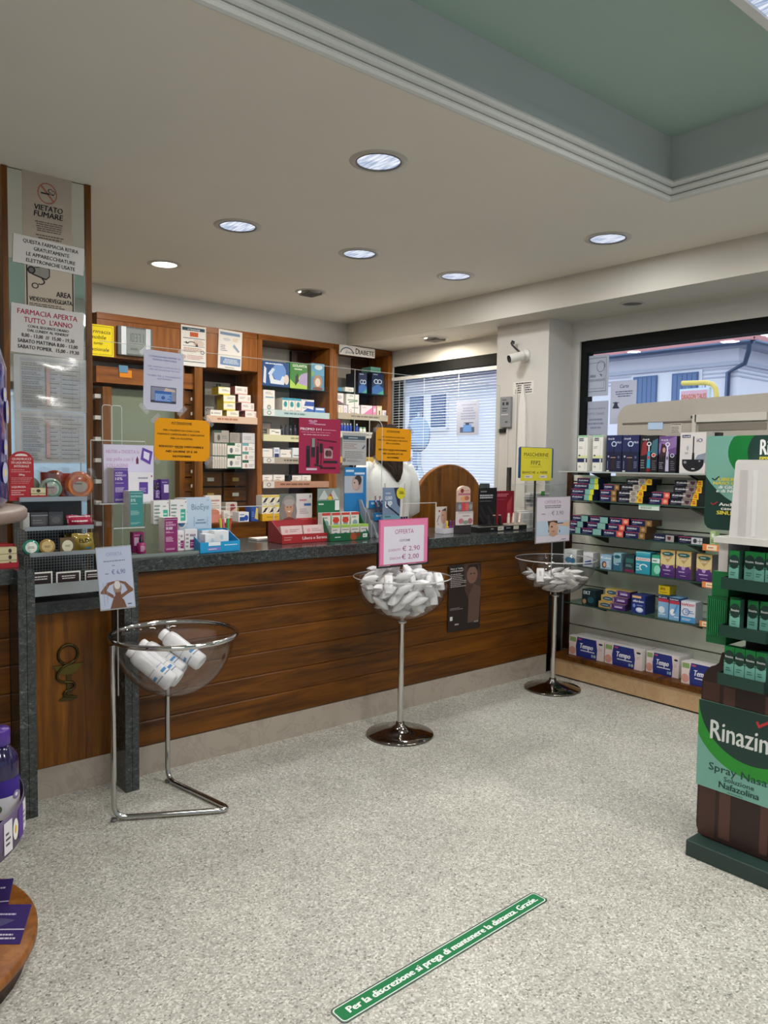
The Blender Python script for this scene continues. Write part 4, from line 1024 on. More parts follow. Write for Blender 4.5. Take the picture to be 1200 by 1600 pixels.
# stepped acrylic riser with the cosmetics
ri = thing('acrylic_riser', 'clear stepped acrylic riser with a collagen header at the left end of the counter', 'display stand', (1.56, 3.55, 1.0455))
X0, X1 = (1.265,1.316)[0] - 1.56, (1.529,1.311)[0] - 1.56
zA = (1.403,1.295)[1]; zT = (1.377,1.186)[1]; zW = (1.593,1.19)[1]
Z = 1.0455
sx1 = (1.615,1.309)[0] - 1.56
MB().box(X0, X1, .06, .16, zA - Z - .005, zA - Z, '#fff').build('upper_step', PLEXI, ri)
MB().box(X0 + .03, (1.445,1.255)[0] - 1.56, -.03, .055, zT - Z - .005, zT - Z, '#fff').build('lower_step', PLEXI, ri)
MB().box(X1 - .02, (1.691,1.245)[0] - 1.56, .022, .062, zW - Z - .005, zW - Z, '#fff').build('right_step', PLEXI, ri)
MB().box(X0 + .06, (1.707,1.249)[0] - 1.56, -.07, .165, 0, .014, '#fff').build('base_sheet', PLEXI, ri)
zh = (1.444,1.59)[1] - Z
MB().box(X0, X1, .170, .173, 0, zh, '#fff').build('back_sheet', PLEXI, ri)
for q in (X0, X1 - .003): MB().box(q, q + .003, .0, .168, 0, zA - Z - .006, '#fff').build('side_sheet', PLEXI, ri)
e = MB(); e.box(X0 - .001, X1 + .001, .167, .175, zh + .0005, zh + .004, '#d9ded9'); e.box(X0, X1, .056, .0595, zA - Z - .005, zA - Z, '#c9d0cc'); e.box(X0 + .03, (1.445,1.255)[0] - 1.56, -.034, -.0305, zT - Z - .005, zT - Z, '#c9d0cc')
for q in (X0 - .0025, X1 + .0005): e.box(q, q + .002, .167, .175, 0, zh, '#c9cfca')
e.box(X0 + .06, (1.707,1.249)[0] - 1.56, -.074, -.0705, 0, .015, '#8a928e')
tag(e.build('cut_edge', EDGE, ri), kind='stuff')
rc = (1.322,1.572,1.292,1.574)
c = carton('header_card', 'white header', 'card', None, (rc[0] - 1.56, rc[1] - 1.56, rc[2] - Z, rc[3] - Z), .165, .002, '#d9d3e8', [T('NUTRI e DISSETA la', .05, .70, .85, .06, '#c8a4cc', .004), T('tua pelle con il', .05, .58, .72, .065, '#c8a4cc', .004), T('COLLAGENE', .05, .48, .61, .06, '#c8a4cc', .004), PG([(.77, .96), (.98, .89), (.93, .66), (.73, .75)], '#6a4aa8'), PG([(.80, .90), (.92, .86), (.90, .73), (.79, .78)], '#e6e0f0'), PG([(.64, .67), (.69, .67), (.69, .75), (.665, .81), (.64, .75)], '#7a3050')], mat=PAPER)
for k in ('label', 'category'):
    if k in c: del c[k]
c.parent = ri
# tall rounded acrylic fins at the back of the riser
for xa, xb, yy in ((161, 176, .178), (176.5, 193, .192)):
    a, b = (1.323,1.678)[0], (1.423,1.683)[0]
    k0 = a + (b - a) * (xa - 161) / 32 - 1.56; k1 = a + (b - a) * (xb - 161) / 32 - 1.56
    zt = (1.37,1.763)[1] - Z
    w = k1 - k0
    pts = [(k0, 0), (k1, 0)] + [(k1 - .012 + .012 * math.cos(t), zt - .012 + .012 * math.sin(t)) for t in (0, .5, 1.0, 1.57)] + [(k0 + .012 - .012 * math.sin(t), zt - .012 + .012 * math.cos(t)) for t in (0, .5, 1.0, 1.57)]
    MB().prism(pts, (0, yy, 0), (1, 0, 0), (0, 0, 1), (0, .004, 0), '#fff').build('rounded_fin', PLEXI, ri)
    MB().tube([(p[0], yy + .002, p[1]) for p in pts[1:]] + [(k0, yy + .002, 0)], .0014, '#e6eae6', n=5).build('fin_edge', EDGE, ri)

def p_serum(txt, pct, bg, ink='#e6dcf0'):
    return [R(0, 0, 1, 1, bg), T(txt[0], .1, .62, .83, .05, ink, .01), T(txt[1], .1, .86, .76, .05, ink, .01), T(pct, .1, .6, .65, .08, '#f4f0f6', .015), LINES(.1, .55, .85, .58, 1, ink), LINES(.1, .3, .8, .45, 4, ink), LINES(.1, .06, .8, .12, 2, ink), R(0, .94, 1, .95, '#d8d0e0')]
q = (1.336,1.404,1.296,1.462, 3.62)
con(q, .09, '#f2ede6', p_serum(('ACIDO', 'MANDELICO'), '10%', '#5c3c98'), 'tall white carton with purple front marked ten percent on the acrylic riser', z=zA + .001)
q = (1.409,1.532,1.294,1.438, 3.625)
con(q, .085, '#e9e5ea', [R(.42, .28, .78, .68, '#5c3c98'), LINES(.45, .34, .75, .5, 3, '#c8b8e0'), LINES(.38, .76, .8, .88, 1, '#9a94a8'), E(.93, .88, .03, .03, '#a03048')], 'squarish white carton with a purple square label on the acrylic riser', z=zA + .001)
q = (1.38,1.445,1.184,1.352, 3.54)
con(q, .08, '#f2ede6', [R(0, 0, 1, 1, '#3c8a88'), T('PANTENOLO', .08, .92, .82, .05, '#b8dcd8', .008), T('5%', .08, .45, .70, .075, '#d8eeea', .015), LINES(.08, .62, .7, .66, 1, '#b8dcd8'), LINES(.08, .32, .8, .45, 4, '#a8d0cc'), LINES(.08, .06, .9, .12, 2, '#a8d0cc'), R(0, .93, 1, .94, '#b8dcd8')], 'tall white carton with teal front marked five percent on the lower step', z=zT + .001)
zf = Z + .0145
for rc, lb in (((1.512,1.59,1.191,1.305), 'left'), ((1.597,1.684,1.188,1.304), 'right')):
    con((*rc, 3.575), .034, '#e6e4e2', [R(.62, .1, .92, .6, '#3fa890'), LINES(.65, .2, .9, .5, 2, '#c8e8de'), LINES(.05, .1, .48, .85, 5, '#7f968e'), LINES(.6, .7, .85, .8, 1, '#9a9a9a'), E(.93, .9, .03, .03, '#b04058')], '%s of two white cartons with a teal square behind the magenta carton' % lb, z=zW + .001)
q = (1.532,1.598,1.068,1.235, 3.495)
con(q, .072, '#f2ede6', p_serum(('ACIDO', 'IALURONICO'), '50.000', '#8c2468', '#f0c8e0') + [T('p.p.m.', .1, .4, .575, .04, '#f0c8e0', .008)], 'tall white carton with magenta front marked fifty thousand at the counter front', z=zf)
for q, lb in (((1.617,1.648,1.07,1.168, 3.53), 'left'), ((1.653,1.718,1.067,1.168, 3.53), 'right')):
    con(q, .035, '#e6e2e2', [R(.4, .1, .95, .5, '#8c2468'), LINES(.45, .2, .9, .4, 2, '#e0b0d0'), LINES(.08, .1, .34, .85, 4, '#a08a98'), LINES(.4, .6, .9, .85, 1, '#a08a98')], '%s of two small white cartons with a magenta square beside the magenta carton' % lb, z=zf)
# dropper bottles with their cartons
def dropper(q, z, c, label):
    r = abs(q[1] - q[0]) * .5
    t = thing('dropper_bottle', label, 'bottle', ((q[0] + q[1]) / 2, q[4] + r, z), 0)
    h = q[3] - q[2]
    MB().lathe([(.0005, 0), (r * .95, 0), (r, r * .1), (r, h * .5), (r * .8, h * .56), (r * .4, h * .58), (.0005, h * .58)], c, n=18).build('bottle_body', GLOSSY, t)
    MB().lathe([(r * .45, h * .58), (r * .45, h * .74), (r * .28, h * .76), (r * .3, h * .92), (r * .18, h), (.0005, h)], '#17151a', n=14).build('dropper_cap', PLASTIC, t)
    m = MB(); m.prints((-r * .55, -r * 1.02, h * .12), (r * 1.1, 0, 0), (0, 0, h * .3), [LINES(0, 0, 1, 1, 4, '#e6cfe0')]); m.build('bottle_label', PAPER, t)
dropper((1.543,1.579,1.305,1.391, 3.64), (1.559,1.305)[1], '#53307e', 'small purple dropper bottle with black cap beside the white squarish carton')
con((1.592,1.633,1.303,1.406, 3.67), .05, '#53307e', [R(.35, .35, .95, .75, '#ddd6e8'), LINES(.1, .82, .9, .9, 1, '#c0b0d8')], 'small purple carton behind the purple dropper bottle', z=(1.612,1.303)[1])
con((1.569,1.602,1.302,1.402, 3.70), .04, '#4a2a74', [LINES(.1, .6, .9, .9, 2, '#b8a8d0')], 'second small purple carton directly behind the purple dropper bottle', z=(1.585,1.302)[1])
sp = MB().box((1.533,1.306)[0], (1.626,1.304)[0], 3.62, 3.76, (1.559,1.305)[1] - .006, (1.559,1.305)[1] - .001, '#fff')
o = sp.build('raised_step', PLEXI, ri); o.matrix_parent_inverse = Matrix.Translation((-1.56, -3.55, -1.0455))
dropper((1.406,1.448,1.058,1.148, 3.50), zf, '#9c2064', 'small magenta dropper bottle with black cap at the counter front')
q = (1.4,1.453,1.065,1.163, 3.55)
con(q, .04, '#8c2060', [R(.1, .35, .5, .75, '#d8c0d4'), LINES(.1, .82, .8, .9, 1, '#e0a8c8')], 'small magenta carton behind the magenta dropper bottle', z=zf)

def tray_display(name, label, q, d, lip, back, c, cside, loc_z=1.0465, lipprint=(), rot=0, cat='display'):
    """open card tray with a low printed front lip and sides sloping up to the back"""
    x0, x1, z0, z1, y = q
    t = thing(name, label, cat, ((x0 + x1) / 2, y, loc_z), rot)
    w = (x1 - x0) / 2
    m = MB().box(-w, w, 0, .003, 0, lip, c)
    m.prints((-w, 0, 0), (2 * w, 0, 0), (0, 0, lip), lipprint)
    m.build('front_lip', CARD, t)
    for s in (-1, 1):
        MB().prism([(0.003, 0), (d, 0), (d, back), (d * .75, back), (.003, lip)], (s * w if s > 0 else -w, 0, 0), (0, 1, 0), (0, 0, 1), (-s * .003, 0, 0), cside).build('tray_side', CARD, t)
    MB().box(-w + .003, w - .003, .003, d, 0, .004, cside).build('tray_floor', CARD, t)
    MB().box(-w + .003, w - .003, d - .003, d, .004, back, cside).build('tray_back', CARD, t)
    return t
# blue eye-drop display
q = (1.704,1.931,1.041,1.122, 3.475)
t = tray_display('eye_drop_display', 'bright blue card tray with an eye header card at the counter front', q, .16, .052, .105, '#1e9ad0', '#1884b8', lipprint=[R(.18, .18, .5, .5, '#7c80c8'), LINES(.2, .25, .45, .42, 1, '#e0e8f8'), LINES(.6, .55, .95, .75, 1, '#d0ecf8'), R(.2, .65, .5, 1, '#e8eef4')], rot=math.radians(4))
w = (q[1] - q[0]) / 2
hz = (1.801,1.315)[1] - 1.0465
m = MB().prism([(-w - .05, .02), (w - .065, .02), (w - .065, hz - .02), (w - .08, hz), (-w - .035, hz), (-w - .05, hz - .02)], (0, .166, 0), (1, 0, 0), (0, 0, 1), (0, .003, 0), '#c3d3e2')
U0, UW, V0, VH = -w - .05, 2 * w - .015, .02, hz - .02
m.prints((U0, .166, V0), (UW, 0, 0), (0, 0, VH), [PG([(0, .5), (.0, 1), (.3, .98), (.2, .75)], '#a89a94'), E(.17, .56, .16, .2, '#efe6e2'), E(.19, .55, .105, .15, '#4a7ca8'), E(.19, .55, .05, .075, '#15202c'), E(.22, .6, .02, .03, '#fff'), PG([(0, .72), (.15, .82), (.33, .68), (.33, .72), (.15, .9), (0, .82)], '#3c3030'), T('BioEye', .45, .92, .74, .12, '#8aa4b8', .006), LINES(.86, .92, .96, .95, 1, '#8aa4b8'), LINES(.55, .44, .85, .56, 2, '#7a92a8', True), LN(.52, .4, .52, .6, .006, '#6a7a88'), LN(.88, .4, .88, .6, .006, '#6a7a88'), LINES(.5, .22, .9, .34, 2, '#6f8aa4', True)])
m.build('header_card', CARD, t)
for k, (xx, yy, zz, c, lb) in enumerate(((-w + .075, .012, .006, '#e9e9ec', 'front left white'), (w - .10, .012, .02, '#e9e9ec', 'front right white'), (-w + .10, .085, .02, '#2f9cc8', 'blue topped rear'))):
    o = carton('eye_drop_box', lb + ' carton in the bright blue eye-drop tray', 'box', 'cartons in the eye-drop tray', (0, .082, 0, .085), 0, .055, '#e9e9ec', [E(.5, .62, .12, .15, '#bcd0da'), LINES(.2, .3, .8, .4, 1, '#8a9aa4'), R(.6, .18, .9, .26, '#b06080')], top=c)
    o.location = Vector((t.location.x, t.location.y, 1.0465)) + Matrix.Rotation(math.radians(4), 3, 'Z') @ Vector((xx, yy, zz)); o.rotation_euler = (0, 0, math.radians(4))
# highlighters in a clear cup
pc = thing('pen_cup', 'clear cup of coloured highlighters behind the blue eye-drop tray', 'cup', ((2.048,1.093)[0], 3.86, 1.0465))
MB().lathe([(.0005, .001), (.032, .001), (.036, .09), (.034, .09), (.030, .004), (.0005, .004)], '#fff', n=20).build('cup', PLEXI, pc)
for k, c in enumerate(('#e8503c', '#f0a030', '#58c060', '#e8e050', '#e86a90', '#40b060')):
    a = k * PI / 3
    pen = thing('highlighter', ['red', 'orange', 'green', 'yellow', 'pink', 'dark green'][k] + ' highlighter standing in the clear pen cup', 'pen', tuple(pc.location + Vector((.017 * math.cos(a), .017 * math.sin(a), .006))), (.12 * math.sin(a), -.12 * math.cos(a) * -1, 0), 'highlighters in the clear cup')
    MB().cyl((0, 0, 0), (0, 0, .10), .0075, c, n=10).build('barrel', PLASTIC, pen)
    MB().cyl((0, 0, .10), (0, 0, .13), .0085, c, n=10).build('pen_cap', PLASTIC, pen)
# red supplement display
q = (2.276,2.594,1.046,1.155, 3.63)
t = tray_display('supplement_display', 'red card display with a smiling grey-haired woman header on the counter', q, .15, .05, .12, '#b02c30', '#a83238', lipprint=[T('Libera e Serena', .42, .95, .35, .35, '#f4d8d4', .006), LINES(.04, .3, .25, .8, 2, '#d88a88')])
w = (q[1] - q[0]) / 2
rc = (2.353,2.578,1.151,1.318); rc = (rc[0] - t.location.x, rc[1] - t.location.x, .1, rc[3] - 1.0465)
m = MB().box(rc[0], rc[1], .152, .155, .0, rc[3], '#ddd6d2')
m.prints((rc[0], .152, rc[2]), (rc[1] - rc[0], 0, 0), (0, 0, rc[3] - rc[2]), [R(0, 0, .5, 1, '#6f7a72'), E(.28, .6, .22, .36, '#9a928c'), E(.14, .4, .13, .3, '#8a807a'), E(.42, .4, .1, .28, '#8a827c'), E(.28, .52, .13, .22, '#c89878'), E(.28, .70, .16, .12, '#b0a8a2'), R(.22, .2, .34, .36, '#b88868'), PG([(.05, 0), (.12, .16), (.28, .22), (.44, .16), (.5, 0)], '#7c3c34'), E(.23, .55, .018, .02, '#3c2c28'), E(.33, .55, .018, .02, '#3c2c28'), PG([(.22, .42), (.34, .42), (.28, .37)], '#f0e4dc'), LINES(.6, .72, .92, .84, 1, '#d0808c'), R(.74, .58, .96, .66, '#3c68a8'), LINES(.6, .3, .9, .5, 3, '#b8a8a8'), R(.5, .0, 1, .16, '#c83a3c'), R(.66, .02, .86, .12, '#f0e0dc'), E(.93, .9, .03, .05, '#8a8f98')])
m.build('header_card', CARD, t)
for k in range(2):
    o = carton('supplement_box', ['left', 'right'][k] + ' white and red carton in the red supplement display', 'box', 'cartons in the red display', (0, w * .88, 0, .085), 0, .09, '#e4c8c4', [R(0, 0, 1, .22, '#d83c3c'), E(.25, .65, .08, .12, '#e0a0a0'), LINES(.4, .55, .9, .8, 2, '#b89a98'), R(.1, .25, .6, .4, '#e08888')])
    o.location = (t.location.x + (-.47 if k == 0 else .47) * w, t.location.y + .02, 1.0515); o.rotation_euler = (-.25, 0, 0); o.location.y += .0; o.location.z += .008
# green throat display
q = (2.581,2.864,1.04,1.176, 3.60)
t = tray_display('lozenge_display', 'dark green card display with two rows of small cartons on the counter', q, .125, .045, .16, '#17603c', '#1a6a44', lipprint=[LINES(.12, .35, .35, .65, 1, '#d8e8dc'), E(.6, .5, .09, .5, '#a0502c'), E(.72, .7, .06, .35, '#7c3c22'), R(.84, .3, .96, .8, '#dfe8e0'), LINES(.86, .45, .94, .65, 1, '#3a3a3a')])
w = (q[1] - q[0]) / 2
rc = (2.577,2.74,1.262,1.349)
hx0, hx1 = rc[0] - t.location.x, rc[1] - t.location.x
m = MB().box(hx0, hx1, .127, .130, 0, rc[3] - 1.0465, '#17603c')
m.prints((hx0, .127, (rc[3] - 1.0465) * .52), (hx1 - hx0, 0, 0), (0, 0, (rc[3] - 1.0465) * .48), [R(0, .0, 1, .5, '#1d6f46'), LINES(.05, .3, .4, .42, 1, '#dfeee4'), R(.78, .1, .98, .5, '#e6ece6'), R(0, .5, 1, 1, '#8f9a94'), PG([(.05, .55), (.3, .95), (.5, .6), (.7, .95), (.95, .55)], '#c8ccc6'), PG([(.4, .55), (.6, .8), (.7, .55)], '#b8443c'), E(.55, .6, .1, .08, '#d8c038')])
m.build('header_card', CARD, t)
for j in range(2):
    for k in range(4):
        o = carton('lozenge_box', '%s small carton in the %s row of the dark green display' % (['first', 'second', 'third', 'fourth'][k], ['front', 'rear'][j]), 'box', 'cartons in the dark green display', (0, w * .42, 0, [.085, .09][j]), 0, .042, '#e3dfd8', [R(0, .82, 1, 1, ['#a4cc58', '#c8463c'][j]), E(.5, .3, .3, .2, ['#3a7c9c', '#8aa4b0'][j]), LINES(.1, .6, .9, .75, 1, '#8a8a8a')] + ([E(.5, .5, .4, .2, '#cf3d30')] if j == 1 and k in (1, 2) else []), top=['#9cc454', '#d8d4cc'][j])
        o.location = (t.location.x - w * .76 + k * w * .5 + (.02 if j == 0 else -.01), t.location.y + (.02 if j == 0 else .075), 1.052 + (0 if j == 0 else .065))
MB().box(-w + .004, w - .004, .068, .12, .06, .0695, '#1a6a44').build('rear_step', CARD, t)
# blue mascara stand: leaning plates with blue price strips
t = thing('mascara_stand', 'grey acrylic make-up stand with bright blue strips in the middle of the counter', 'display', ((2.878,1.06)[0], 3.63, 1.0465))
ox, oy = t.location.x, t.location.y
def blk(rc, y, d): return (rc[0] - ox, rc[1] - ox, y - oy, y - oy + d, rc[2] - 1.0465, rc[3] - 1.0465)
yb = oy + .16
rc = (2.802,2.971,1.317,1.475)
m = MB().box(rc[0] - ox, rc[1] - ox, .135, .14, 0, rc[3] - 1.0465, '#2a80c0')
m.prints((rc[0] - ox, .135, rc[2] - 1.0465), (rc[1] - rc[0], 0, 0), (0, 0, rc[3] - rc[2]), [R(.06, .82, .42, .9, '#cfe0ee'), R(.45, .72, .92, .8, '#cfe0ee'), R(0, .0, .85, .66, '#b8bcc4'), E(.55, .38, .22, .3, '#b89a90'), E(.62, .5, .16, .2, '#3a3432'), E(.5, .34, .14, .2, '#c8aca0'), E(.45, .4, .03, .03, '#2a2422')])
m.build('header_card', CARD, t)
x0, x1 = (2.906,1.242)[0] - ox, (3.069,1.238)[0] - ox
for k, (zz, dd, hh) in enumerate(((.20, .055, .025), (.125, .02, .0225), (.05, -.015, .0225))):
    MB().prism([(dd, 0), (dd + .012, 0), (dd + .075, zz + .03), (dd + .045, zz + .03), (dd, zz - .04)], (x0 + .02 * k, 0, 0), (0, 1, 0), (0, 0, 1), (.004, 0, 0), '#a9adb2').build('side_plate', PLASTIC, t)
    MB().prism([(x0 + .02 * k + .005, 0), (x1 + .012 * k, 0), (x1 + .012 * k, zz - .02), (x0 + .02 * k + .005, zz - .02)], (0, dd + .02, 0), (1, 0, 0), (0, 0, 1), (0, .004, 0), '#a3a8ac').build('front_plate', PLASTIC, t)
    m = MB().box(x1 - .13 + .012 * k, x1 + .012 * k, dd, dd + .012, zz - .02, zz + .026, '#2580c0')
    m.prints((x1 - .13 + .012 * k, dd, zz - .02), (.13, 0, 0), (0, 0, .046), [R(.08, .5, .5, .75, '#cfe2f0'), R(.55, .55, .95, .8, '#cfe2f0'), R(.36, .15, .66, .42, '#e0ecf4'), LINES(.12, .56, .46, .7, 1, '#4a6a8a'), LINES(.38, .2, .64, .38, 1, '#4a6a8a')])
    m.build('price_strip', CARD, t)
for k in range(4):
    pen = thing('mascara_tube', ['leftmost', 'second', 'third', 'rightmost'][k] + ' dark tube leaning on the grey make-up stand', 'tube', (ox + x0 + .05 + k * .035, oy + .012, 1.0465 + .16), (-.5, .35, 0), 'tubes on the make-up stand')
    MB().cyl((0, 0, 0), (0, 0, .07), .007, '#33293c', n=10).build('tube_body', GLOSSY, pen)
    MB().cyl((0, 0, .07), (0, 0, .11), .006, '#8a6a78', n=10).build('cap', GLOSSY, pen)
# blue-green make-up card and pens
q = (2.971,3.11,1.054,1.361, 3.60)
m = thing('makeup_card', 'slate blue card with big white letters behind the pink offer sign', 'card', ((q[0] + q[1]) / 2, q[4], 1.0465))
wq = (q[1] - q[0]) / 2; hq = q[3] - q[2]
b = MB().box(-wq, wq, 0, .003, 0, hq, '#7689a4')
b.prints((-wq, 0, 0), (2 * wq, 0, 0), (0, 0, hq), [R(0, 0, 1, .45, '#6f9cac'), R(0, 0, 1, .25, '#74a8a4'), LINES(.15, .86, .5, .92, 1, '#c0cad8'), T('CLOUD', .13, .52, .76, .07, '#e6eaf0', .015), T('UP', .13, .52, .60, .13, '#f2f4f8', .02), LN(.2, .66, .95, .44, .04, '#23283a', 1.0), LINES(.12, .40, .55, .45, 1, '#3f6a74'), LINES(.12, .3, .7, .34, 1, '#3f6a74'), PG([(.62, 1), (1, 1), (1, .6), (.85, .66)], '#2f2a4a')])
b.build('card', CARD, m)
MB().box(-wq, wq, .004, .014, 0, .004, '#6a7c96').build('foot', CARD, m)
b = MB().lathe([(.0005, -.002), (.036, -.002), (.036, 0), (.0005, 0)], '#d8cc28', n=28, smooth=False, axis='y')
b.prints((-.036, -.0025, -.036), (.072, 0, 0), (0, 0, .072), [T('-50%', .2, .8, .42, .2, '#6a5c1c', .02), LINES(.25, .62, .75, .72, 1, '#8a7c20')])
b.build('price_disc', CARD, m, loc=(wq + .002, -.003, hq - .035))
for g, (c, xs, lb) in enumerate((('#2f9a54', (603, 606.5, 610, 613.5), 'green'), ('#33224c', (619, 623, 627, 631, 635), 'dark purple'))):
    for k, xx in enumerate(xs):
        p = (2.987,3.603, 3.205,3.614)
        f = (xx - 600) / 40
        X = p[0] + (p[2] - p[0]) * f; Y = p[1] + (p[3] - p[1]) * f
        pen = thing('makeup_pencil', '%s %s pencil tube from the left behind the pink offer sign' % (['first', 'second', 'third', 'fourth', 'fifth'][k], lb), 'tube', (X, Y, 1.0465), 0, lb + ' pencil tubes')
        MB().cyl((0, 0, 0), (0, 0, .05), .0085, c, n=10).build('tube_body', GLOSSY, pen)
        MB().cyl((0, 0, .05), (0, 0, [.105, .125][g]), .0075, c, n=10).build('cap', GLOSSY, pen)
# clear divider with a rounded top standing on the counter left of the slate card
dv = thing('acrylic_divider', 'clear acrylic divider with a rounded top beside the right orange notice', 'divider', ((3.058,1.194)[0], 3.775, 1.0465))
a_, b_ = (3.001,1.516)[0] - dv.location.x, (3.105,1.518)[0] - dv.location.x
h_ = (3.048,1.773)[1] - 1.0465
pts = [(a_, 0), (a_, h_ - .006), (a_ + .006, h_)] + [(b_ - .05 + .05 * math.sin(t_), h_ - .05 + .05 * math.cos(t_)) for t_ in (0, .4, .8, 1.2, 1.57)] + [(b_, 0)]
MB().prism(pts, (0, 0, 0), (1, 0, 0), (0, 0, 1), (0, .004, 0), '#fff').build('sheet', PLEXI, dv)
MB().tube([(p[0], .002, p[1]) for p in pts], .0022, '#dfe4e0', n=6).build('bright_edge', EDGE, dv)
# nail varnish tray
q = (3.5,3.69,1.059,1.127, 3.62)
t = tray_display('nail_tray', 'small white card tray with a woman picture and a few coloured bottles', q, .07, .035, .035, '#dedbe0', '#d2cfd6', lipprint=[LINES(.55, .4, .9, .6, 1, '#8a8a90')], rot=math.radians(8))
w = (q[1] - q[0]) / 2; hq = (3.622,1.22)[1] - 1.0465
m = MB().box(-w, w * .2, .071, .073, 0, hq, '#d8cfc8')
m.prints((-w, .071, .03), (w * 1.2, 0, 0), (0, 0, hq - .03), [E(.7, .55, .28, .35, '#caa088'), PG([(.5, .8), (.9, .95), (1, .6), (.9, .8)], '#4a3430'), E(.62, .6, .04, .03, '#2a2020'), LN(.1, .3, .3, .6, .05, '#6a3a3a'), E(.3, .8, .08, .05, '#b83a44'), E(.2, .2, .06, .04, '#a08468')])
m.build('header_card', CARD, t)
for k, c in enumerate(('#c9a020', '#6a2a8a', '#8a2a6a')):
    bottle('nail_varnish', ['yellow', 'violet', 'plum'][k] + ' nail varnish bottle in the small white tray', 'bottle', 'nail varnishes in the white tray', (t.location.x - .03 + k * .032, t.location.y + .028, 1.0525), .012, .075, c, ['#d8b428', '#5a2478', '#7a2460'][k], caph=.45)
# pair of flowered compact cards on a stand
q = (3.585,3.726,1.066,1.253, 3.55)
t = thing('compact_stand', 'flowered cosmetic compact cards stacked on a grey foot', 'display', ((q[0] + q[1]) / 2, q[4] + .02, 1.0465))
w = (q[1] - q[0]) / 2; H = (3.668,1.361)[1] - 1.0465
MB().box(-w * .8, w * .8, .0, .05, 0, .055, '#3c3236').build('foot', CARD, t)
m = MB().box(-w, w, -.004, .02, .056, .145, '#ddd2ce')
m.prints((-w, -.004, .056), (2 * w, 0, 0), (0, 0, .089), [E(.2, .3, .16, .2, '#c87888'), E(.8, .28, .16, .22, '#b8707c'), E(.5, .2, .2, .14, '#8a9a80'), LINES(.3, .6, .9, .75, 1, '#a08080'), R(0, .86, 1, 1, '#c8b8b8')]); m.build('lower_card', CARD, t)
m = MB().box(-w * .98, w * .98, .0, .02, .147, .205, '#7c7078')
m.prints((-w * .98, .0, .147), (1.96 * w, 0, 0), (0, 0, .058), [R(.25, 0, .5, 1, '#c8484c'), R(.5, .1, .72, .9, '#d86a60'), E(.85, .5, .12, .3, '#9aa090'), E(.12, .5, .1, .3, '#98a0a4')]); m.build('middle_card', CARD, t)
pts = [(-w * .9, .207), (w * .7, .207), (w * .7, H - .03)] + [(-.1 * w + .8 * w * math.cos(a), H - .03 + .03 * math.sin(a)) for a in (.5, 1.0, 1.57, 2.1, 2.6)] + [(-w * .9, H - .03)]
m = MB().prism(pts, (0, .004, 0), (1, 0, 0), (0, 0, 1), (0, .02, 0), '#d8b8a4')
m.prints((-w * .9, .004, .207), (1.6 * w, 0, 0), (0, 0, H - .207), [E(.3, .7, .14, .14, '#8a2c34'), LINES(.4, .66, .95, .74, 1, '#b05058'), R(0, .42, 1, .55, '#b8707c'), E(.5, .22, .35, .16, '#e0a070'), E(.7, .24, .2, .14, '#b86a50')]); m.build('upper_card', CARD, t)
# black and red lipstick display
q = (3.774,4.282,1.053,1.124, 3.57)
t = thing('lipstick_display', 'black lipstick display with a black and a crimson backboard', 'display', ((q[0] + q[1]) / 2, q[4], 1.0465))
ox = t.location.x
w = (q[1] - q[0]) / 2; hz = q[3] - q[2]
m = MB().box(-w, w, 0, .15, 0, .035, '#1c1a1a')
m.prints((-w, 0, 0), (2 * w, 0, 0), (0, 0, .035), [R(.4, .12, .52, .88, '#d8cfc0'), R(.72, .15, .83, .85, '#d8cfc0'), LINES(.42, .35, .5, .65, 1, '#5a5044'), LINES(.57, .35, .67, .7, 1, '#aaa'), LINES(.26, .35, .32, .7, 1, '#ccc'), R(0, .94, 1, 1, '#cfc8bc')])
m.build('base', CARD, t)
for rc, y, c, it, nm in (((3.913,4.097,1.116,1.341), .125, '#17161a', [LINES(.1, .86, .6, .94, 1, '#8a8a8a'), LINES(.06, .7, .9, .82, 2, '#c8c8c8', th=.6), LINES(.06, .62, .7, .66, 1, '#777'), LN(.1, .5, .4, .2, .08, '#2c2c30'), LN(.5, .5, .95, .15, .08, '#303034'), LN(.05, .3, .3, .05, .08, '#3a2c30'), LN(.4, .25, .6, .05, .1, '#2c2c30')], 'black_backboard'), ((4.1,4.289,1.118,1.317), .13, '#8a1428', [LINES(.05, .82, .7, .92, 2, '#d07c88', th=.6), LINES(.05, .72, .6, .76, 1, '#b05060'), PG([(.58, 0), (.88, 0), (.85, .45), (.9, .85), (.6, .6)], '#a82a3c'), PG([(.62, .4), (.8, .45), (.9, .85), (.6, .62)], '#b83a48'), R(.9, 0, 1, .3, '#5a0c1a')], 'crimson_backboard')):
    m = MB().box(rc[0] - ox, rc[1] - ox, y, y + .005, .036, rc[3] - 1.0465, c)
    m.prints((rc[0] - ox, y, .036), (rc[1] - rc[0], 0, 0), (0, 0, rc[3] - 1.0825), it)
    m.build(nm, CARD, t)
MB().box(w * .28, w * .95, -.0, .06, .0355, .045, '#dcc8b4').build('cream_tray', PLASTIC, t)
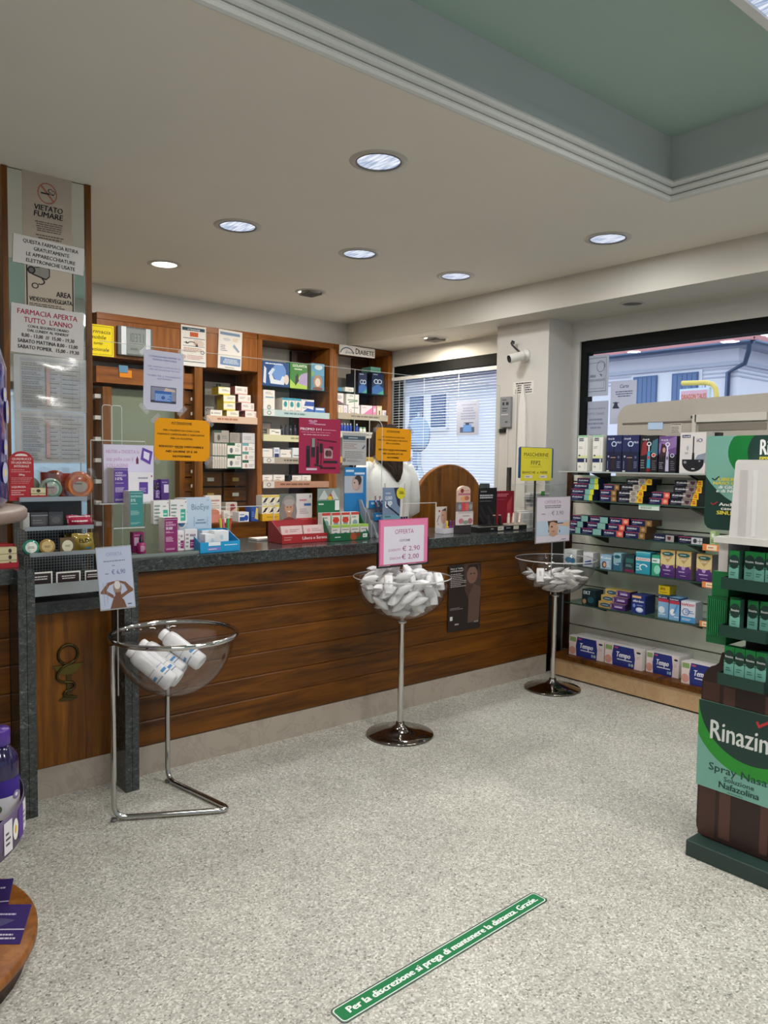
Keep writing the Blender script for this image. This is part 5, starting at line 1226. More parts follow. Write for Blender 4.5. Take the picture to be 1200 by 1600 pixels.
for k, xx in enumerate((-.42, -.2, 0.02, .36, .55, .8)):
    dk = k < 3
    pen = thing('lipstick', ['first black', 'second black', 'third black', 'left cream', 'middle cream', 'right cream'][k] + ' lipstick tube on the lipstick display', 'lipstick', (ox + xx * w, q[4] + .03, 1.0465 + (.036 if dk else .046)), (-.12, [.05, .1, .1, .15, .25, .35][k] * (1 if not dk else .6), 0), 'lipsticks on the display')
    MB().cyl((0, 0, 0), (0, 0, .045), .0115, '#1e1a1c' if dk else '#d8c4b0', n=12).build('tube_base', GLOSSY, pen)
    MB().cyl((0, 0, .045), (0, 0, .068), .0095, '#1e1a1c' if dk else '#d8c4b0', r1=.009, n=12).build('tube_top', GLOSSY, pen)
    MB().cyl((0, 0, .068), (0, 0, .074), .0088, ['#2a2022', '#d8a090', '#d89a94', '#e08a94', '#d8a080', '#cfc0a8'][k], n=12).build('tip', PLASTIC, pen)
# face mask bins with handwritten yellow sign
q = (4.282,4.779,1.033,1.181, 3.66)
t = thing('mask_bin', 'clear acrylic mask bin between two grey posts at the right end of the counter', 'bin', ((q[0] + q[1]) / 2, q[4], 1.0465))
ox = t.location.x; w = (q[1] - q[0]) / 2
top = (4.408,1.485)[1] - 1.0465
for s in (-1, 1): MB().box(s * w - .012, s * w + .012, .075, .10, 0, top, '#6a6462').build('grey_post', METAL, t)
zu = (4.421,1.173)[1] - 1.0465; zu2 = (4.413,1.364)[1] - 1.0465
MB().prism([(-w + .015, 0), (w - .015, 0), (w - .015, .13), (-w + .015, .13)], (0, -.02, .012), (1, 0, 0), (0, 0, 1), (0, .003, 0), '#fff').build('lower_bin_front', PLEXI, t)
MB().box(-w + .015, w - .015, -.02, .072, .0, .010, '#e4e2e0').build('lower_bin_floor', PLASTIC, t)
vs = [(-w + .014, -.06, zu2), (w - .014, -.06, zu2), (w - .05, -.01, zu + .02), (-w + .05, -.01, zu + .02), (-w + .014, .07, zu2), (w - .014, .07, zu2), (w - .05, .08, zu + .02), (-w + .05, .08, zu + .02)]
MB().mesh(vs, [(0, 1, 2, 3), (1, 5, 6, 2), (5, 4, 7, 6), (4, 0, 3, 7), (3, 2, 6, 7)], '#fff').build('upper_bin', PLEXI, t)
MB().tube([vs[0], vs[1], vs[5], vs[4]], .002, '#e2e6e4', n=5, closed=True).build('bin_rim', EDGE, t)
for k in range(6):
    z = zu + .026 + k * .017
    pk = MB()
    wv = .085 + k * .004
    pk.prism([(-wv, -.02), (wv, -.03), (wv + .004, .03), (wv - .02, .045), (-wv + .015, .045), (-wv - .004, .02)], (.008 * (k % 3 - 1), .03, 0), (1, 0, 0), (0, 1, 0), (0, 0, .014), ['#8a8a8c', '#a4a4a4', '#7c7c7e', '#96989a', '#b4b4b2', '#d6d8d6'][k])
    o = pk.build('mask_pack', PLASTIC); o.location = (ox, q[4], 1.0465 + z); tag(o, ['lowest', 'second', 'third', 'fourth', 'fifth', 'topmost white'][k] + ' wrapped mask pack in the upper clear bin', 'pack', 'mask packs in the upper bin')
gl = MB().box(.01, .05, -.004, .0, 0, .028, '#4f9a3c').build('green_label', PAPER); gl.parent = o; gl.location = (0, 0, .0); gl.location.y = -.002
for k in range(4):
    o = carton('mask_carton', ['front left', 'front right', 'rear left', 'rear right'][k] + ' white mask carton in the lower clear bin', 'box', 'mask cartons in the lower bin', (0, w * .82, 0, .10 + .012 * (k // 2)), 0, .045, '#d8d4ce', [LINES(.1, .55, .8, .9, 4, '#b09a94'), LINES(.1, .1, .9, .45, 3, '#a8a6a4'), R(.6, .1, .9, .35, '#c4c2c0')])
    o.location = (ox + (-.45 if k % 2 == 0 else .45) * w, q[4] - .014 + .048 * (k // 2), 1.0465 + .0115)
rc = (4.217,4.568,1.392,1.632)
sg = thing('mask_sign', 'yellow handwritten mask sign in a dark blue holder above the clear bins', 'sign', ((rc[0] + rc[1]) / 2, 3.585, rc[2]))
w = (rc[1] - rc[0]) / 2; h = rc[3] - rc[2]
pts = [(-w * 1.10, .02), (w * 1.10, .02), (w * 1.10, h * .95), (w * 1.04, h * 1.0), (-w * 1.04, h * 1.0), (-w * 1.10, h * .95)]
MB().prism(pts, (0, .003, 0), (1, 0, 0), (0, 0, 1), (0, .004, 0), '#1c4a7c').build('holder', PLASTIC, sg)
m = MB().box(-w * .98, w * .98, 0, .0015, 0, h * .985, '#e8d838')
HW = '#3c3a1c'
m.prints((-w * .98, 0, 0), (1.96 * w, 0, 0), (0, 0, h * .985), [T('MASCHERINE', .09, .88, .74, .11, HW), R(.08, .69, .9, .696, '#8a7c20'), T('FFP2', .32, .62, .48, .13, HW), R(.28, .42, .68, .426, '#8a7c20'), T('BIANCHE  e  NERE', .05, .86, .22, .07, HW), R(.12, .08, .36, .17, '#e8e0d4'), R(.6, .08, .84, .17, '#e8e0d4'), LINES(.16, .1, .32, .15, 1, '#6a6a5a'), LINES(.64, .1, .8, .15, 1, '#6a6a5a')])
m.build('yellow_sheet', PAPER, sg)
MB().box(-.01, .01, .008, .012, 1.0465 - rc[2], h * .5, '#5a5654').build('stem', METAL, sg)
# card terminal standing at the window end
q = (4.205,4.289,1.045,1.437,3.919)
t = thing('card_terminal', 'dark slim phone-like terminal leaning behind the lipstick display', 'terminal', ((4.269,1.148)[0], 3.95, 1.0465), -.5)
MB().box(-.03, .03, 0, .06, 0, .012, '#2a2c2c').build('foot', PLASTIC, t)
m = MB().prism([(-.012, .012), (.012, .012), (.07, .30), (.05, .315)], (-.0375, 0, 0), (0, 1, 0), (0, 0, 1), (.075, 0, 0), '#2f3635'); m.build('body', PLASTIC, t)
carton('phone_base', 'white sheets lying on the counter behind the red display', 'paper', None, (2.25,2.379,1.05,1.061,3.907)[:4], (2.314,3.907)[1] - .05, .1, '#e6e2dc', [], z=1.0465, mat=PAPER)
bk = thing('stapler', 'dark low stapler beside the red supplement display', 'stapler', (2.364,3.833, 1.0465), .3)
MB().box(-.06, .06, -.018, .018, 0, .012, '#2c2624').build('base', PLASTIC, bk, bevel=.004)
MB().prism([(-.06, .013), (.055, .013), (.06, .03), (-.02, .045), (-.06, .035)], (0, -.016, 0), (1, 0, 0), (0, 0, 1), (0, .032, 0), '#3a302c').build('arm', PLASTIC, bk)

# ================================================================== shelf unit in front of the near window
SU = thing('slatwall_unit', 'beige slatwall shelf unit with glass shelves on a marble plinth before the window', 'shelf unit', (4.42, 2.2, 0))
YL, YR = 3.46, 0.6
def su(mb, name, mat, parent=None):
    o = mb.build(name, mat, SU if parent is None else parent)
    if parent is None: o.matrix_parent_inverse = Matrix.Translation(-SU.location)
    return o
zl = 2.808,0.168
zl = zl[1]
su(MB().box(4.425, 4.77, YR, 3.40, .012, zl - .035, '#bd9b74'), 'marble_plinth', BEIGE_MARBLE)
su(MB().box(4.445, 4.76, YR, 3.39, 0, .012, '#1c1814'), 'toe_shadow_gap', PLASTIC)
su(MB().box(4.41, 4.77, YR, 3.41, zl - .034, zl, '#7a4315'), 'wooden_ledge', WOOD_X)
SH = [(2.843,1.466)[1], (2.812,1.266)[1], (2.803,1.032)[1], (2.724,0.806)[1], (2.76,0.54)[1]]
ztop = SH[0] - .03
zs = zl
k = 0
PIT = .152
while zs + .02 < ztop:
    ze = min(zs + PIT, ztop)
    su(MB().box(4.72, 4.735, YR, 3.50, zs + .009, ze, '#ebe4d6'), 'slat', PAINT)
    zs += PIT
su(MB().box(4.737, 4.765, YR, 3.50, zl + .001, ztop, '#3a3129'), 'slatwall_back', PAINT)
su(MB().box(4.70, 4.77, 3.502, 3.545, zl - .034, ztop + .02, '#3a1c0c'), 'side_post', WOOD_DK)
for i, z in enumerate(SH):
    y0 = 3.36 if i else 3.44
    g = su(MB().box(4.46, 4.715, YR + .05, y0, z - .008, z, '#fff'), 'glass_shelf', SHELFG)
    su(MB().box(4.457, 4.4598, YR + .05, y0, z - .008, z, '#2f4a44' if i else '#aeb6b0'), 'shelf_edge', EDGE)
    for y in (3.18, 2.46, 1.7, .95):
        su(MB().prism([(4.50, z - .010), (4.716, z - .010), (4.716, z - .075)], (0, y, 0), (1, 0, 0), (0, 0, 1), (0, .022, 0), '#4c4a46'), 'bracket', METAL)
# shelf-edge price tags
for nm, rc, c in (('orange price tag', (2.341,2.222,1.004,1.043), '#e0854a'), ('orange price tag', (2.335,2.228,0.779,0.814), '#e0854a'), ('orange price tag', (2.341,2.265,0.538,0.573), '#d98a55')):
    m = MB().box(4.448, 4.454, min(rc[:2]), max(rc[:2]), rc[2], rc[3], c)
    m.prints((4.448, max(rc[:2]), rc[2]), (0, -abs(rc[0] - rc[1]), 0), (0, 0, rc[3] - rc[2]), [R(.22, .12, .75, .9, '#f2d9b8'), LINES(.3, .3, .68, .7, 1, '#b06a3a')])
    o = su(m, 'price_tag', PAPER); o['label'] = nm
rc = (2.784,2.639,1.227,1.259)
m = MB().box(4.449, 4.455, min(rc[:2]), max(rc[:2]), rc[2], rc[3], '#cfdcd2')
m.prints((4.449, max(rc[:2]), rc[2]), (0, -abs(rc[0] - rc[1]), 0), (0, 0, rc[3] - rc[2]), [R(0, .75, 1, 1, '#6fae8a'), LINES(.1, .2, .9, .65, 2, '#6a7a70')])
su(m, 'price_tag', PAPER)['label'] = 'white and green price tag'
XS = 4.475
def shx(rc, z, d, c, items, label, group, name='dental_box', x=XS, side=None, cat='box', top=None, rot=0):
    return carton(name, label, cat, group, rc, x, d, c, items, axis='x', z=z + .0008, side=side, top=top, gap=.003, rot=rot)
# ---- top shelf: electric toothbrush boxes
GT = 'electric toothbrush boxes on the top glass shelf'
def brush(cx, col, head='#dfe6ea', s=1.0):
    return [PG([(cx - .05, .12), (cx + .05, .12), (cx + .045, .5), (cx - .045, .5)], col), R(cx - .012, .5, cx + .012, .78, '#c8d0d8'), E(cx, .8, .045, .03, head)]
for k, rc in enumerate(((3.293,3.211,1.481,1.729), (3.169,3.087,1.479,1.727))):
    shx(rc, SH[0], .07, '#eceae2', [R(.0, .94, 1, 1, '#9ec8a8'), R(.12, .84, .6, .92, '#16234e'), T('Oral-B', .15, .57, .86, .04, '#fff', .006), R(0, .25, 1, .36, '#1c2a5c'), R(0, .36, 1, .44, '#d8dca8'), LN(.75, .42, .78, .85, .02, '#c0c4c0'), LN(.72, .2, .86, .2, .3, '#dcdcd4'), E(.2, .44, .1, .025, '#555'), LINES(.1, .62, .5, .7, 2, '#b0b0b0'), E(.25, .13, .12, .03, '#b8b8b0')], ['leftmost tall white toothbrush box with a navy band on the top shelf', 'second tall white toothbrush box with a navy band on the top shelf'][k], GT, side='#dcdad2')
def pro(dark='#141a3c'):
    return [R(0, 0, 1, 1, dark), R(0, .55, 1, 1, '#1e2858'), T('Oral-B', .1, .5, .88, .045, '#e8ecf4', .008), RING(.5, .76, .17, .075, .32, '#c8dcf4'), E(.5, .76, .09, .045, '#20284a'), R(.47, .5, .53, .7, '#0c1024'), T('PRO', .68, .96, .775, .05, '#cfd8ec', .008), PG([(.34, .06), (.6, .06), (.58, .4), (.36, .4)], '#2c2024'), R(.3, .385, .62, .40, '#d8a890'), E(.16, .42, .05, .03, '#aab4cc'), LN(.12, .08, .12, .3, .03, '#8a94b0'), E(.82, .4, .07, .035, '#5a6484'), LINES(.72, .1, .95, .3, 4, '#7a84a4'), R(.05, .01, .22, .04, '#e8e4dc')]
for k, rc in enumerate(((3.061,2.94,1.476,1.72), (2.938,2.812,1.474,1.717))):
    shx(rc, SH[0], .09, '#141a3c', pro(), ['left of the two navy toothbrush boxes with a glowing white ring', 'right of the two navy toothbrush boxes with a glowing white ring'][k], GT, side='#0e1228')
shx((2.804,2.677,1.472,1.71), SH[0], .09, '#14141c', [R(0, .45, .4, .9, '#2a2228'), PG([(.05, .45), (.4, .5), (.36, .88), (.12, .8)], '#8c2a30'), PG([(.6, .55), (1, .45), (1, .92), (.7, .85)], '#3c6a78'), T('Oral-B', .12, .5, .87, .045, '#e8ecf4', .008), RING(.5, .77, .13, .06, .4, '#dfe8ee'), R(.47, .58, .53, .74, '#dfe8ee'), PG([(.4, .12), (.6, .12), (.57, .58), (.43, .58)], '#2f9ab8'), E(.5, .40, .06, .05, '#c83a44'), RING(.78, .47, .12, .055, .25, '#e8dcdc'), E(.78, .47, .09, .04, '#c8443c'), LINES(.05, .1, .3, .36, 4, '#8a8a94'), LINES(.7, .06, .95, .34, 5, '#6a6a74'), R(.4, .02, .6, .12, '#7a1c24')], 'black childrens toothbrush box with a red and blue brush on the top shelf', GT, side='#0c0c12')
shx((2.672,2.549,1.472,1.704), SH[0], .09, '#191522', [R(0, .5, 1, 1, '#6a4a84'), PG([(0, .55), (1, .7), (1, 1), (0, .8)], '#8a6ca4'), PG([(.05, .4), (.45, .5), (.4, .75), (.15, .8)], '#3a2430'), E(.3, .62, .08, .07, '#c49a88'), T('Oral-B', .12, .5, .87, .045, '#e8ecf4', .008), RING(.5, .77, .13, .06, .4, '#e6e0ee'), R(.47, .58, .53, .74, '#e6e0ee'), PG([(.4, .04), (.6, .04), (.57, .58), (.43, .58)], '#bcb6d0'), E(.5, .40, .05, .05, '#5a4a78'), RING(.78, .47, .12, .055, .25, '#e8e4ee'), E(.78, .47, .09, .04, '#4a4a78'), LINES(.05, .1, .3, .3, 4, '#8a8a94'), LINES(.7, .06, .95, .34, 5, '#6a6a74')], 'purple and black childrens toothbrush box with a lilac brush on the top shelf', GT, side='#100c16')
shx((2.528,2.358,1.473,1.724), SH[0], .10, '#d6d2cc', [R(0, 0, 1, 1, '#d9d4d0'), PG([(.55, .3), (1, .25), (1, .5), (.7, .45)], '#8a94a4'), E(.52, .26, .42, .22, '#17181e', a0=PI, a1=2 * PI), R(.1, .25, .94, .34, '#17181e'), RING(.52, .34, .1, .05, 1, '#d9d4d0', a0=0, a1=PI), R(.08, .87, .4, .94, '#1c2450'), T('Oral-B', .11, .37, .885, .035, '#fff', .008), T('iO', .65, .86, .76, .09, '#3c4a78', .014), PG([(.46, .1), (.6, .1), (.57, .5), (.49, .5)], '#1a1b22'), R(.505, .5, .55, .9, '#23242c'), R(.48, .1, .6, .12, '#e8e8e8'), E(.22, .27, .06, .035, '#8a8c94'), E(.78, .3, .04, .02, '#8a8c94'), E(.3, .62, .04, .06, '#aeb4b8'), LINES(.2, .45, .4, .55, 1, '#b8b8b8')], 'large white toothbrush box with a black brush and dark half circle on the top shelf', GT, side='#c4c0ba')
MBq = shx((2.403,2.346,1.475,1.729), SH[0], .06, '#15151a', [], 'black box end standing behind the large white toothbrush box', GT, x=4.60)
# ---- toothpaste stacks on the second and third shelves
KIND = {
 'mint': ('mint and yellow tipped', '#16204e', [R(.62, 0, 1, 1, '#7fb8a8'), R(.84, 0, 1, 1, '#d8d83a'), R(0, .9, .6, 1, '#c0405a')], '#1a2248'),
 'mintp': ('mint ended', '#16204e', [R(.58, 0, 1, 1, '#7fb0a4'), R(0, .9, .58, 1, '#b8405a')], '#1a2248'),
 'brown': ('brown ended', '#16204e', [R(.68, 0, 1, 1, '#8a6438'), E(.84, .5, .08, .3, '#b89868'), R(0, .9, .66, 1, '#b8405a')], '#4a3018'),
 'red': ('red ended', '#16204e', [R(.66, 0, 1, 1, '#d85a48'), E(.84, .5, .1, .3, '#f0a894'), R(0, .9, .66, 1, '#b8405a')], '#16183a'),
 'plus': ('black and yellow tipped', '#121322', [R(.48, 0, .78, 1, '#b8b0a4'), E(.62, .5, .1, .35, '#8a8278'), PG([(.74, 0), (1, 0), (1, 1), (.82, 1)], '#f0c020'), LINES(.84, .2, .98, .8, 2, '#b0402c', th=.7)], '#15161f'),
 'shield': ('black and yellow with a shield', '#121322', [R(.45, 0, .8, 1, '#8a7c78'), PG([(.56, .8), (.74, .8), (.72, .4), (.65, .2), (.58, .4)], '#4a2838'), PG([(.78, 0), (1, 0), (1, 1), (.84, 1)], '#f0b820'), LINES(.85, .2, .98, .8, 2, '#b0402c', th=.7)], '#15161f'),
 'grey': ('black and grey with a shield', '#121a3c', [R(.6, 0, 1, 1, '#a8a09c'), PG([(.68, .8), (.86, .8), (.84, .4), (.77, .2), (.7, .4)], '#5a2a38')], '#15161f'),
 'white': ('navy and silver', '#141a3a', [R(.55, 0, 1, 1, '#c8c8cc'), E(.7, .5, .08, .35, '#3a3a44'), LN(.9, .1, .9, .9, .02, '#3a3a44'), LN(.8, .5, 1, .5, .1, '#3a3a44'), R(0, .92, .55, 1, '#b8405a')], '#1a1a22'),
}
PASTE = {}
def paste(kind, rc, z, label, group, x):
    d, base, it, side = KIND[kind]
    w = abs(rc[0] - rc[1]); h = rc[3] - rc[2]
    tx = T('Kukident', .06, .52, .42, .3, '#f0f0f4', .006, .15)
    items = [R(0, 0, 1, 1, base)] + it + [tx, LINES(.06, .14, .35, .26, 1, '#8a94b8')]
    return shx((rc[0], rc[1], z, z + h), z, .12, base, items, label, group, name='toothpaste_box', x=x, side=side)
ORD = ['lowest', 'second', 'third', 'top']
def stack(kind, rects, z, where, h, group):
    for k, rc in enumerate(rects):
        n = len(rects)
        lab = '%s toothpaste box, %s %s' % (KIND[kind][0], ((ORD[k] if k < n - 1 else 'top') + ' of the') if n > 1 else 'single in the', where)
        paste(kind, (rc[0], rc[1], 0, h), z + k * (h + .0015), lab, group, XS - .0 + .012 * k)
G2 = 'toothpaste boxes on the second glass shelf'; G3 = 'toothpaste boxes on the third glass shelf'
stack('mint', [(3.339,3.158,1.272,1.316), (3.347,3.157,1.316,1.356), (3.34,3.128,1.352,1.397), (3.315,3.141,1.397,1.433)], SH[1], 'leftmost stack, second shelf', .037, G2)
stack('brown', [(3.1,2.968,1.273,1.312), (3.108,2.977,1.311,1.35), (3.089,2.964,1.351,1.394)], SH[1], 'stack beside the mint one, second shelf', .037, G2)
stack('plus', [(2.96,2.772,1.272,1.314), (2.97,2.776,1.314,1.352), (2.957,2.762,1.352,1.394), (2.923,2.732,1.395,1.435)], SH[1], 'middle stack, second shelf', .038, G2)
stack('red', [(2.728,2.591,1.272,1.31), (2.718,2.589,1.311,1.351)], SH[1], 'short red stack, second shelf', .037, G2)
stack('shield', [(2.587,2.402,1.27,1.313), (2.587,2.398,1.313,1.353), (2.576,2.386,1.354,1.393), (2.575,2.388,1.393,1.433)], SH[1], 'right stack, second shelf', .038, G2)
for col, (kinds, rects) in enumerate((
        (('mintp',) * 3, [(3.397,3.249,1.033,1.07), (3.385,3.238,1.075,1.115), (3.34,3.206,1.122,1.162)]),
        (('mintp',) * 3, [(3.241,3.079,1.028,1.077), (3.206,3.056,1.079,1.123), (3.195,3.046,1.123,1.167)]),
        (('red',) * 3, [(3.066,2.907,1.034,1.077), (3.038,2.905,1.078,1.121), (3.033,2.883,1.121,1.164)]),
        (('brown',) * 3, [(2.897,2.747,1.035,1.081), (2.9,2.744,1.08,1.118), (2.868,2.714,1.12,1.166)]),
        (('grey',), [(2.689,2.543,1.036,1.08)]),
        (('white',), [(2.517,2.356,1.035,1.083)]))):
    where = ['far left column, third shelf', 'second column, third shelf', 'third column, third shelf', 'fourth column, third shelf', 'row on the third shelf', 'right end, third shelf'][col]
    if col == 0: rects = [(min(r[0], 3.35), r[1]) for r in rects]
    stack(kinds[0], rects, SH[2], where, .040, G3)
shx((2.312,2.276,1.036,1.125), SH[2], .05, '#a8c088', [E(.5, .7, .25, .15, '#e6ecd8'), LINES(.15, .2, .85, .45, 2, '#5a7a44')], 'slim pale green carton at the right end of the third shelf', 'cartons at the right of the third shelf')
# ---- fourth shelf
G4 = 'denture care boxes on the fourth glass shelf'; G5 = 'denture care boxes on the fifth glass shelf'
for rc, c, it, lb, sd in (
        ((3.384,3.274,0.792,0.896), '#d6d9d6', [E(.35, .3, .25, .2, '#3a7ca0'), E(.7, .28, .2, .2, '#3a7ca0'), LINES(.2, .7, .8, .8, 1, '#9ab')], 'white carton with blue shells, leftmost on the fourth shelf behind the bowl', '#aaa8a4'),
        ((3.221,3.137,0.818,0.915), '#dcdce0', [PG([(.1, .1), (.95, .2), (.8, .5), (.2, .35)], '#3c5aa0'), LINES(.3, .7, .7, .8, 1, '#99a')], 'white carton with a blue wave, second on the fourth shelf', '#aaa8a4'),
        ((3.079,2.991,0.807,0.903), '#8fb4cc', [T('Kukis', .05, .95, .72, .14, '#f4f8fc', .02), E(.35, .3, .22, .24, '#5a3428'), E(.38, .3, .12, .15, '#d8a888'), LINES(.55, .15, .95, .6, 4, '#dfeaf4')], 'pale blue carton with a dark-haired woman on the fourth shelf', '#6a8898'),
        ((2.978,2.917,0.809,0.925), '#8fb8c4', [E(.5, .8, .4, .1, '#1c5a68'), PG([(0, 0), (1, 0), (1, .5), (0, .35)], '#2c6a84'), LINES(.2, .3, .8, .4, 1, '#dfeaf4')], 'narrow teal and blue carton beside the woman carton', '#6a8898'),
        ((2.89,2.818,0.807,0.921), '#1f3c40', [R(.1, .55, .9, .8, '#2f6a64'), LINES(.1, .3, .8, .45, 2, '#8ab0a8'), R(0, 0, 1, .15, '#7a2a4a')], 'dark teal carton in the middle of the fourth shelf', '#152a2c'),
        ((2.809,2.702,0.802,0.944), '#2f98b0', [R(0, .6, 1, .74, '#e8e4e0'), T('PLIDENTA', .06, .94, .63, .08, '#b03a48', .01), R(0, .86, 1, 1, '#3fa8bc'), RING(.55, .3, .3, .16, .3, '#e8f4f8', a0=.3, a1=4.2), LINES(.05, .1, .4, .5, 3, '#a8dce8'), R(0, .98, 1, 1, '#dfe')], 'bright teal carton with a white curl on the fourth shelf', '#2a6a78'),
        ((2.693,2.634,0.805,0.936), '#3aa080', [R(0, .62, 1, .85, '#dfeae6'), E(.7, .3, .4, .22, '#8fdcc0'), LINES(.1, .66, .8, .8, 1, '#2a7a60')], 'green and white carton beside the bright teal one', '#2a6a58'),
        ((2.632,2.531,0.798,0.969), '#b99a60', None, 'left gold and purple carton with a dark oval on the fourth shelf', '#6a5a60'),
        ((2.525,2.423,0.8,0.972), '#b99a60', None, 'middle gold and purple carton with a dark oval on the fourth shelf', '#6a5a60'),
        ((2.391,2.29,0.805,0.973), '#b99a60', None, 'right gold and purple carton with a dark oval on the fourth shelf', '#5a4a54')):
    if it is None:
        it = [R(0, 0, 1, .38, '#4a2a6a'), E(.5, .36, .44, .18, '#5a3478'), PG([(0, .9), (.5, .55), (1, .9), (1, .5), (.5, .42), (0, .5)], '#d8c48c'), E(.5, .87, .4, .075, '#1f5a58'), LINES(.25, .85, .75, .9, 1, '#dfe8d8'), LINES(.3, .68, .75, .76, 2, '#f0ead8'), E(.5, .4, .12, .07, '#b89ac8'), LINES(.2, .22, .8, .3, 1, '#c8b8dc'), LINES(.3, .1, .8, .14, 1, '#c8b8dc')]
    shx(rc, SH[3], .08, c, it, lb, G4, side=sd)
# ---- fifth shelf
shx((3.22,3.107,0.574,0.68), SH[4], .09, '#173238', [T('EKT', .1, .6, .68, .22, '#dfeaec', .02), E(.18, .2, .14, .16, '#c89878'), RING(.65, .35, .2, .18, .2, '#3a8a94'), E(.65, .35, .12, .1, '#2a5a68')], 'dark teal carton with white letters at the left of the fifth shelf', G5, side='#10262a')
for k, rc in enumerate(((3.084,2.875,0.548,0.613), (3.072,2.864,0.601,0.653), (3.047,2.853,0.646,0.694))):
    shx((rc[0], rc[1], 0, .042), SH[4] + k * .0435, .09, '#c8a860', [R(.5, 0, 1, 1, '#4a2a72'), E(.26, .5, .2, .32, '#2a5a78'), LINES(.14, .4, .38, .6, 1, '#e8e0c8'), R(.6, .35, .9, .62, '#c8b8dc'), LINES(.58, .7, .95, .85, 1, '#a898c8'), RING(.52, .5, .1, .5, .3, '#6a4a92')], 'gold and violet tube carton, %s of the three stacked on the fifth shelf' % ['lowest', 'middle', 'top'][k], G5, x=XS + .01 * k, side='#332048')
shx((2.83,2.727,0.567,0.689), SH[4], .12, '#23347a', [R(.05, .84, .7, .96, '#e6b878'), T('efferdent', .1, .9, .62, .12, '#f0f2f8', .01), E(.6, .22, .28, .14, '#b8c8ea'), E(.6, .24, .2, .09, '#e8eef8'), E(.2, .42, .1, .1, '#7a94d8'), LINES(.4, .42, .9, .5, 1, '#a8b8e0')], 'navy blue carton with a white tablet in the middle of the fifth shelf', G5, side='#1a2450')
shx((2.652,2.576,0.574,0.714), SH[4], .10, '#86b4d8', [R(0, .86, 1, 1, '#16204e'), T('Kuki', .05, .8, .89, .07, '#f0f0f4', .01), R(0, .72, 1, .86, '#c03a50'), E(.35, .35, .3, .16, '#dfeaf6'), LINES(.1, .1, .8, .2, 1, '#e8f0f8')], 'left of the two pale blue tablet cartons with red bands on the fifth shelf', G5, x=4.50, side='#4a6a98')
shx((2.56,2.489,0.566,0.707), SH[4], .10, '#7fb2dc', [R(0, .86, 1, 1, '#16204e'), T('Kukident', .05, .9, .89, .07, '#f0f0f4', .01), R(0, .72, 1, .86, '#c03a50'), E(.35, .35, .28, .15, '#f0f4fa'), PG([(.4, .3), (.7, .7), (.9, .7), (.6, .3)], '#5a94cc'), LINES(.5, .1, .95, .2, 1, '#e8f0f8')], 'right of the two pale blue tablet cartons with red bands on the fifth shelf', G5, side='#30508a')
yl_ = shx((2.656,2.576,0.71,0.764), SH[4] + .148, .08, '#e0c020', [T('80%', .15, .6, .5, .3, '#8a5a10', .02), LINES(.1, .15, .9, .35, 1, '#a88418')], 'small yellow carton lying on top of the left pale blue carton', G5, x=4.505, side='#a08a18')
shx((2.481,2.383,0.553,0.684), SH[4], .09, '#d9dce6', [T('RAPIDENT', .06, .94, .78, .12, '#c83444', .012), RING(.35, .5, .28, .18, .2, '#2c64b0', n=6), LINES(.3, .42, .95, .6, 2, '#4a84c8'), R(0, 0, 1, .28, '#4a94cc'), LINES(.1, .08, .9, .2, 2, '#dfeaf4')], 'white carton with red letters and a blue hexagon at the right of the fifth shelf', G5, side='#8a8c94')
# ---- tissue packs on the wooden ledge
GP = 'tissue multipacks on the wooden ledge'
def tissue(rc, label, x, rows):
    w = abs(rc[0] - rc[1])
    h = .135
    it = [R(0, 0, 1, 1, '#e6d4d0'), R(.02, .72, .2, .95, '#8aa86a'), E(.1, .25, .1, .2, '#d89a8c'), PG([(.22, 0), (.2, .5), (.24, 1), (.78, 1), (.82, .5), (.8, 0)], '#23307e'), T('Tempo', .3, .68, .45, .26, '#f0f0f6', .012, .1), LN(.34, .34, .74, .34, .05, '#e0e0ea'), R(.26, .86, .36, .94, '#b84a64'), E(.68, .16, .03, .08, '#8aa8c8'), E(.75, .16, .03, .08, '#a8c0a8'), R(.84, .7, .98, .84, '#dcd8d4'), E(.91, .84, .06, .05, '#2a2a30'), LINES(.86, .5, .96, .66, 2, '#c0b8b4')]
    t = thing('tissue_pack', label, 'pack', (x, (rc[0] + rc[1]) / 2, zl + .0005), -PI / 2, GP)
    for r in range(rows):
        m = MB().box(-w / 2 + .003 * (r % 2), w / 2 - .003, .058 * r, .058 * r + .056, 0, h - .003 * (r % 2), '#ded6d4', side='#dcd6d2')
        if r == 0: m.prints((-w / 2, 0, 0), (w - .003, 0, 0), (0, 0, h), it)
        m.build('bundle', PLASTIC, t)
tissue((3.312,3.022,0.198,0.341), 'leftmost blue and pink tissue multipack on the wooden ledge', 4.47, 3)
tissue((3.016,2.731,0.205,0.36), 'second blue and pink tissue multipack from the left on the wooden ledge', 4.47, 3)
tissue((2.721,2.489,0.213,0.366), 'third blue and pink tissue multipack, set back, on the wooden ledge', 4.50, 3)
tissue((2.441,2.179,0.224,0.365), 'rightmost tissue multipack at the ledge front, half hidden by the green stand', 4.44, 2)

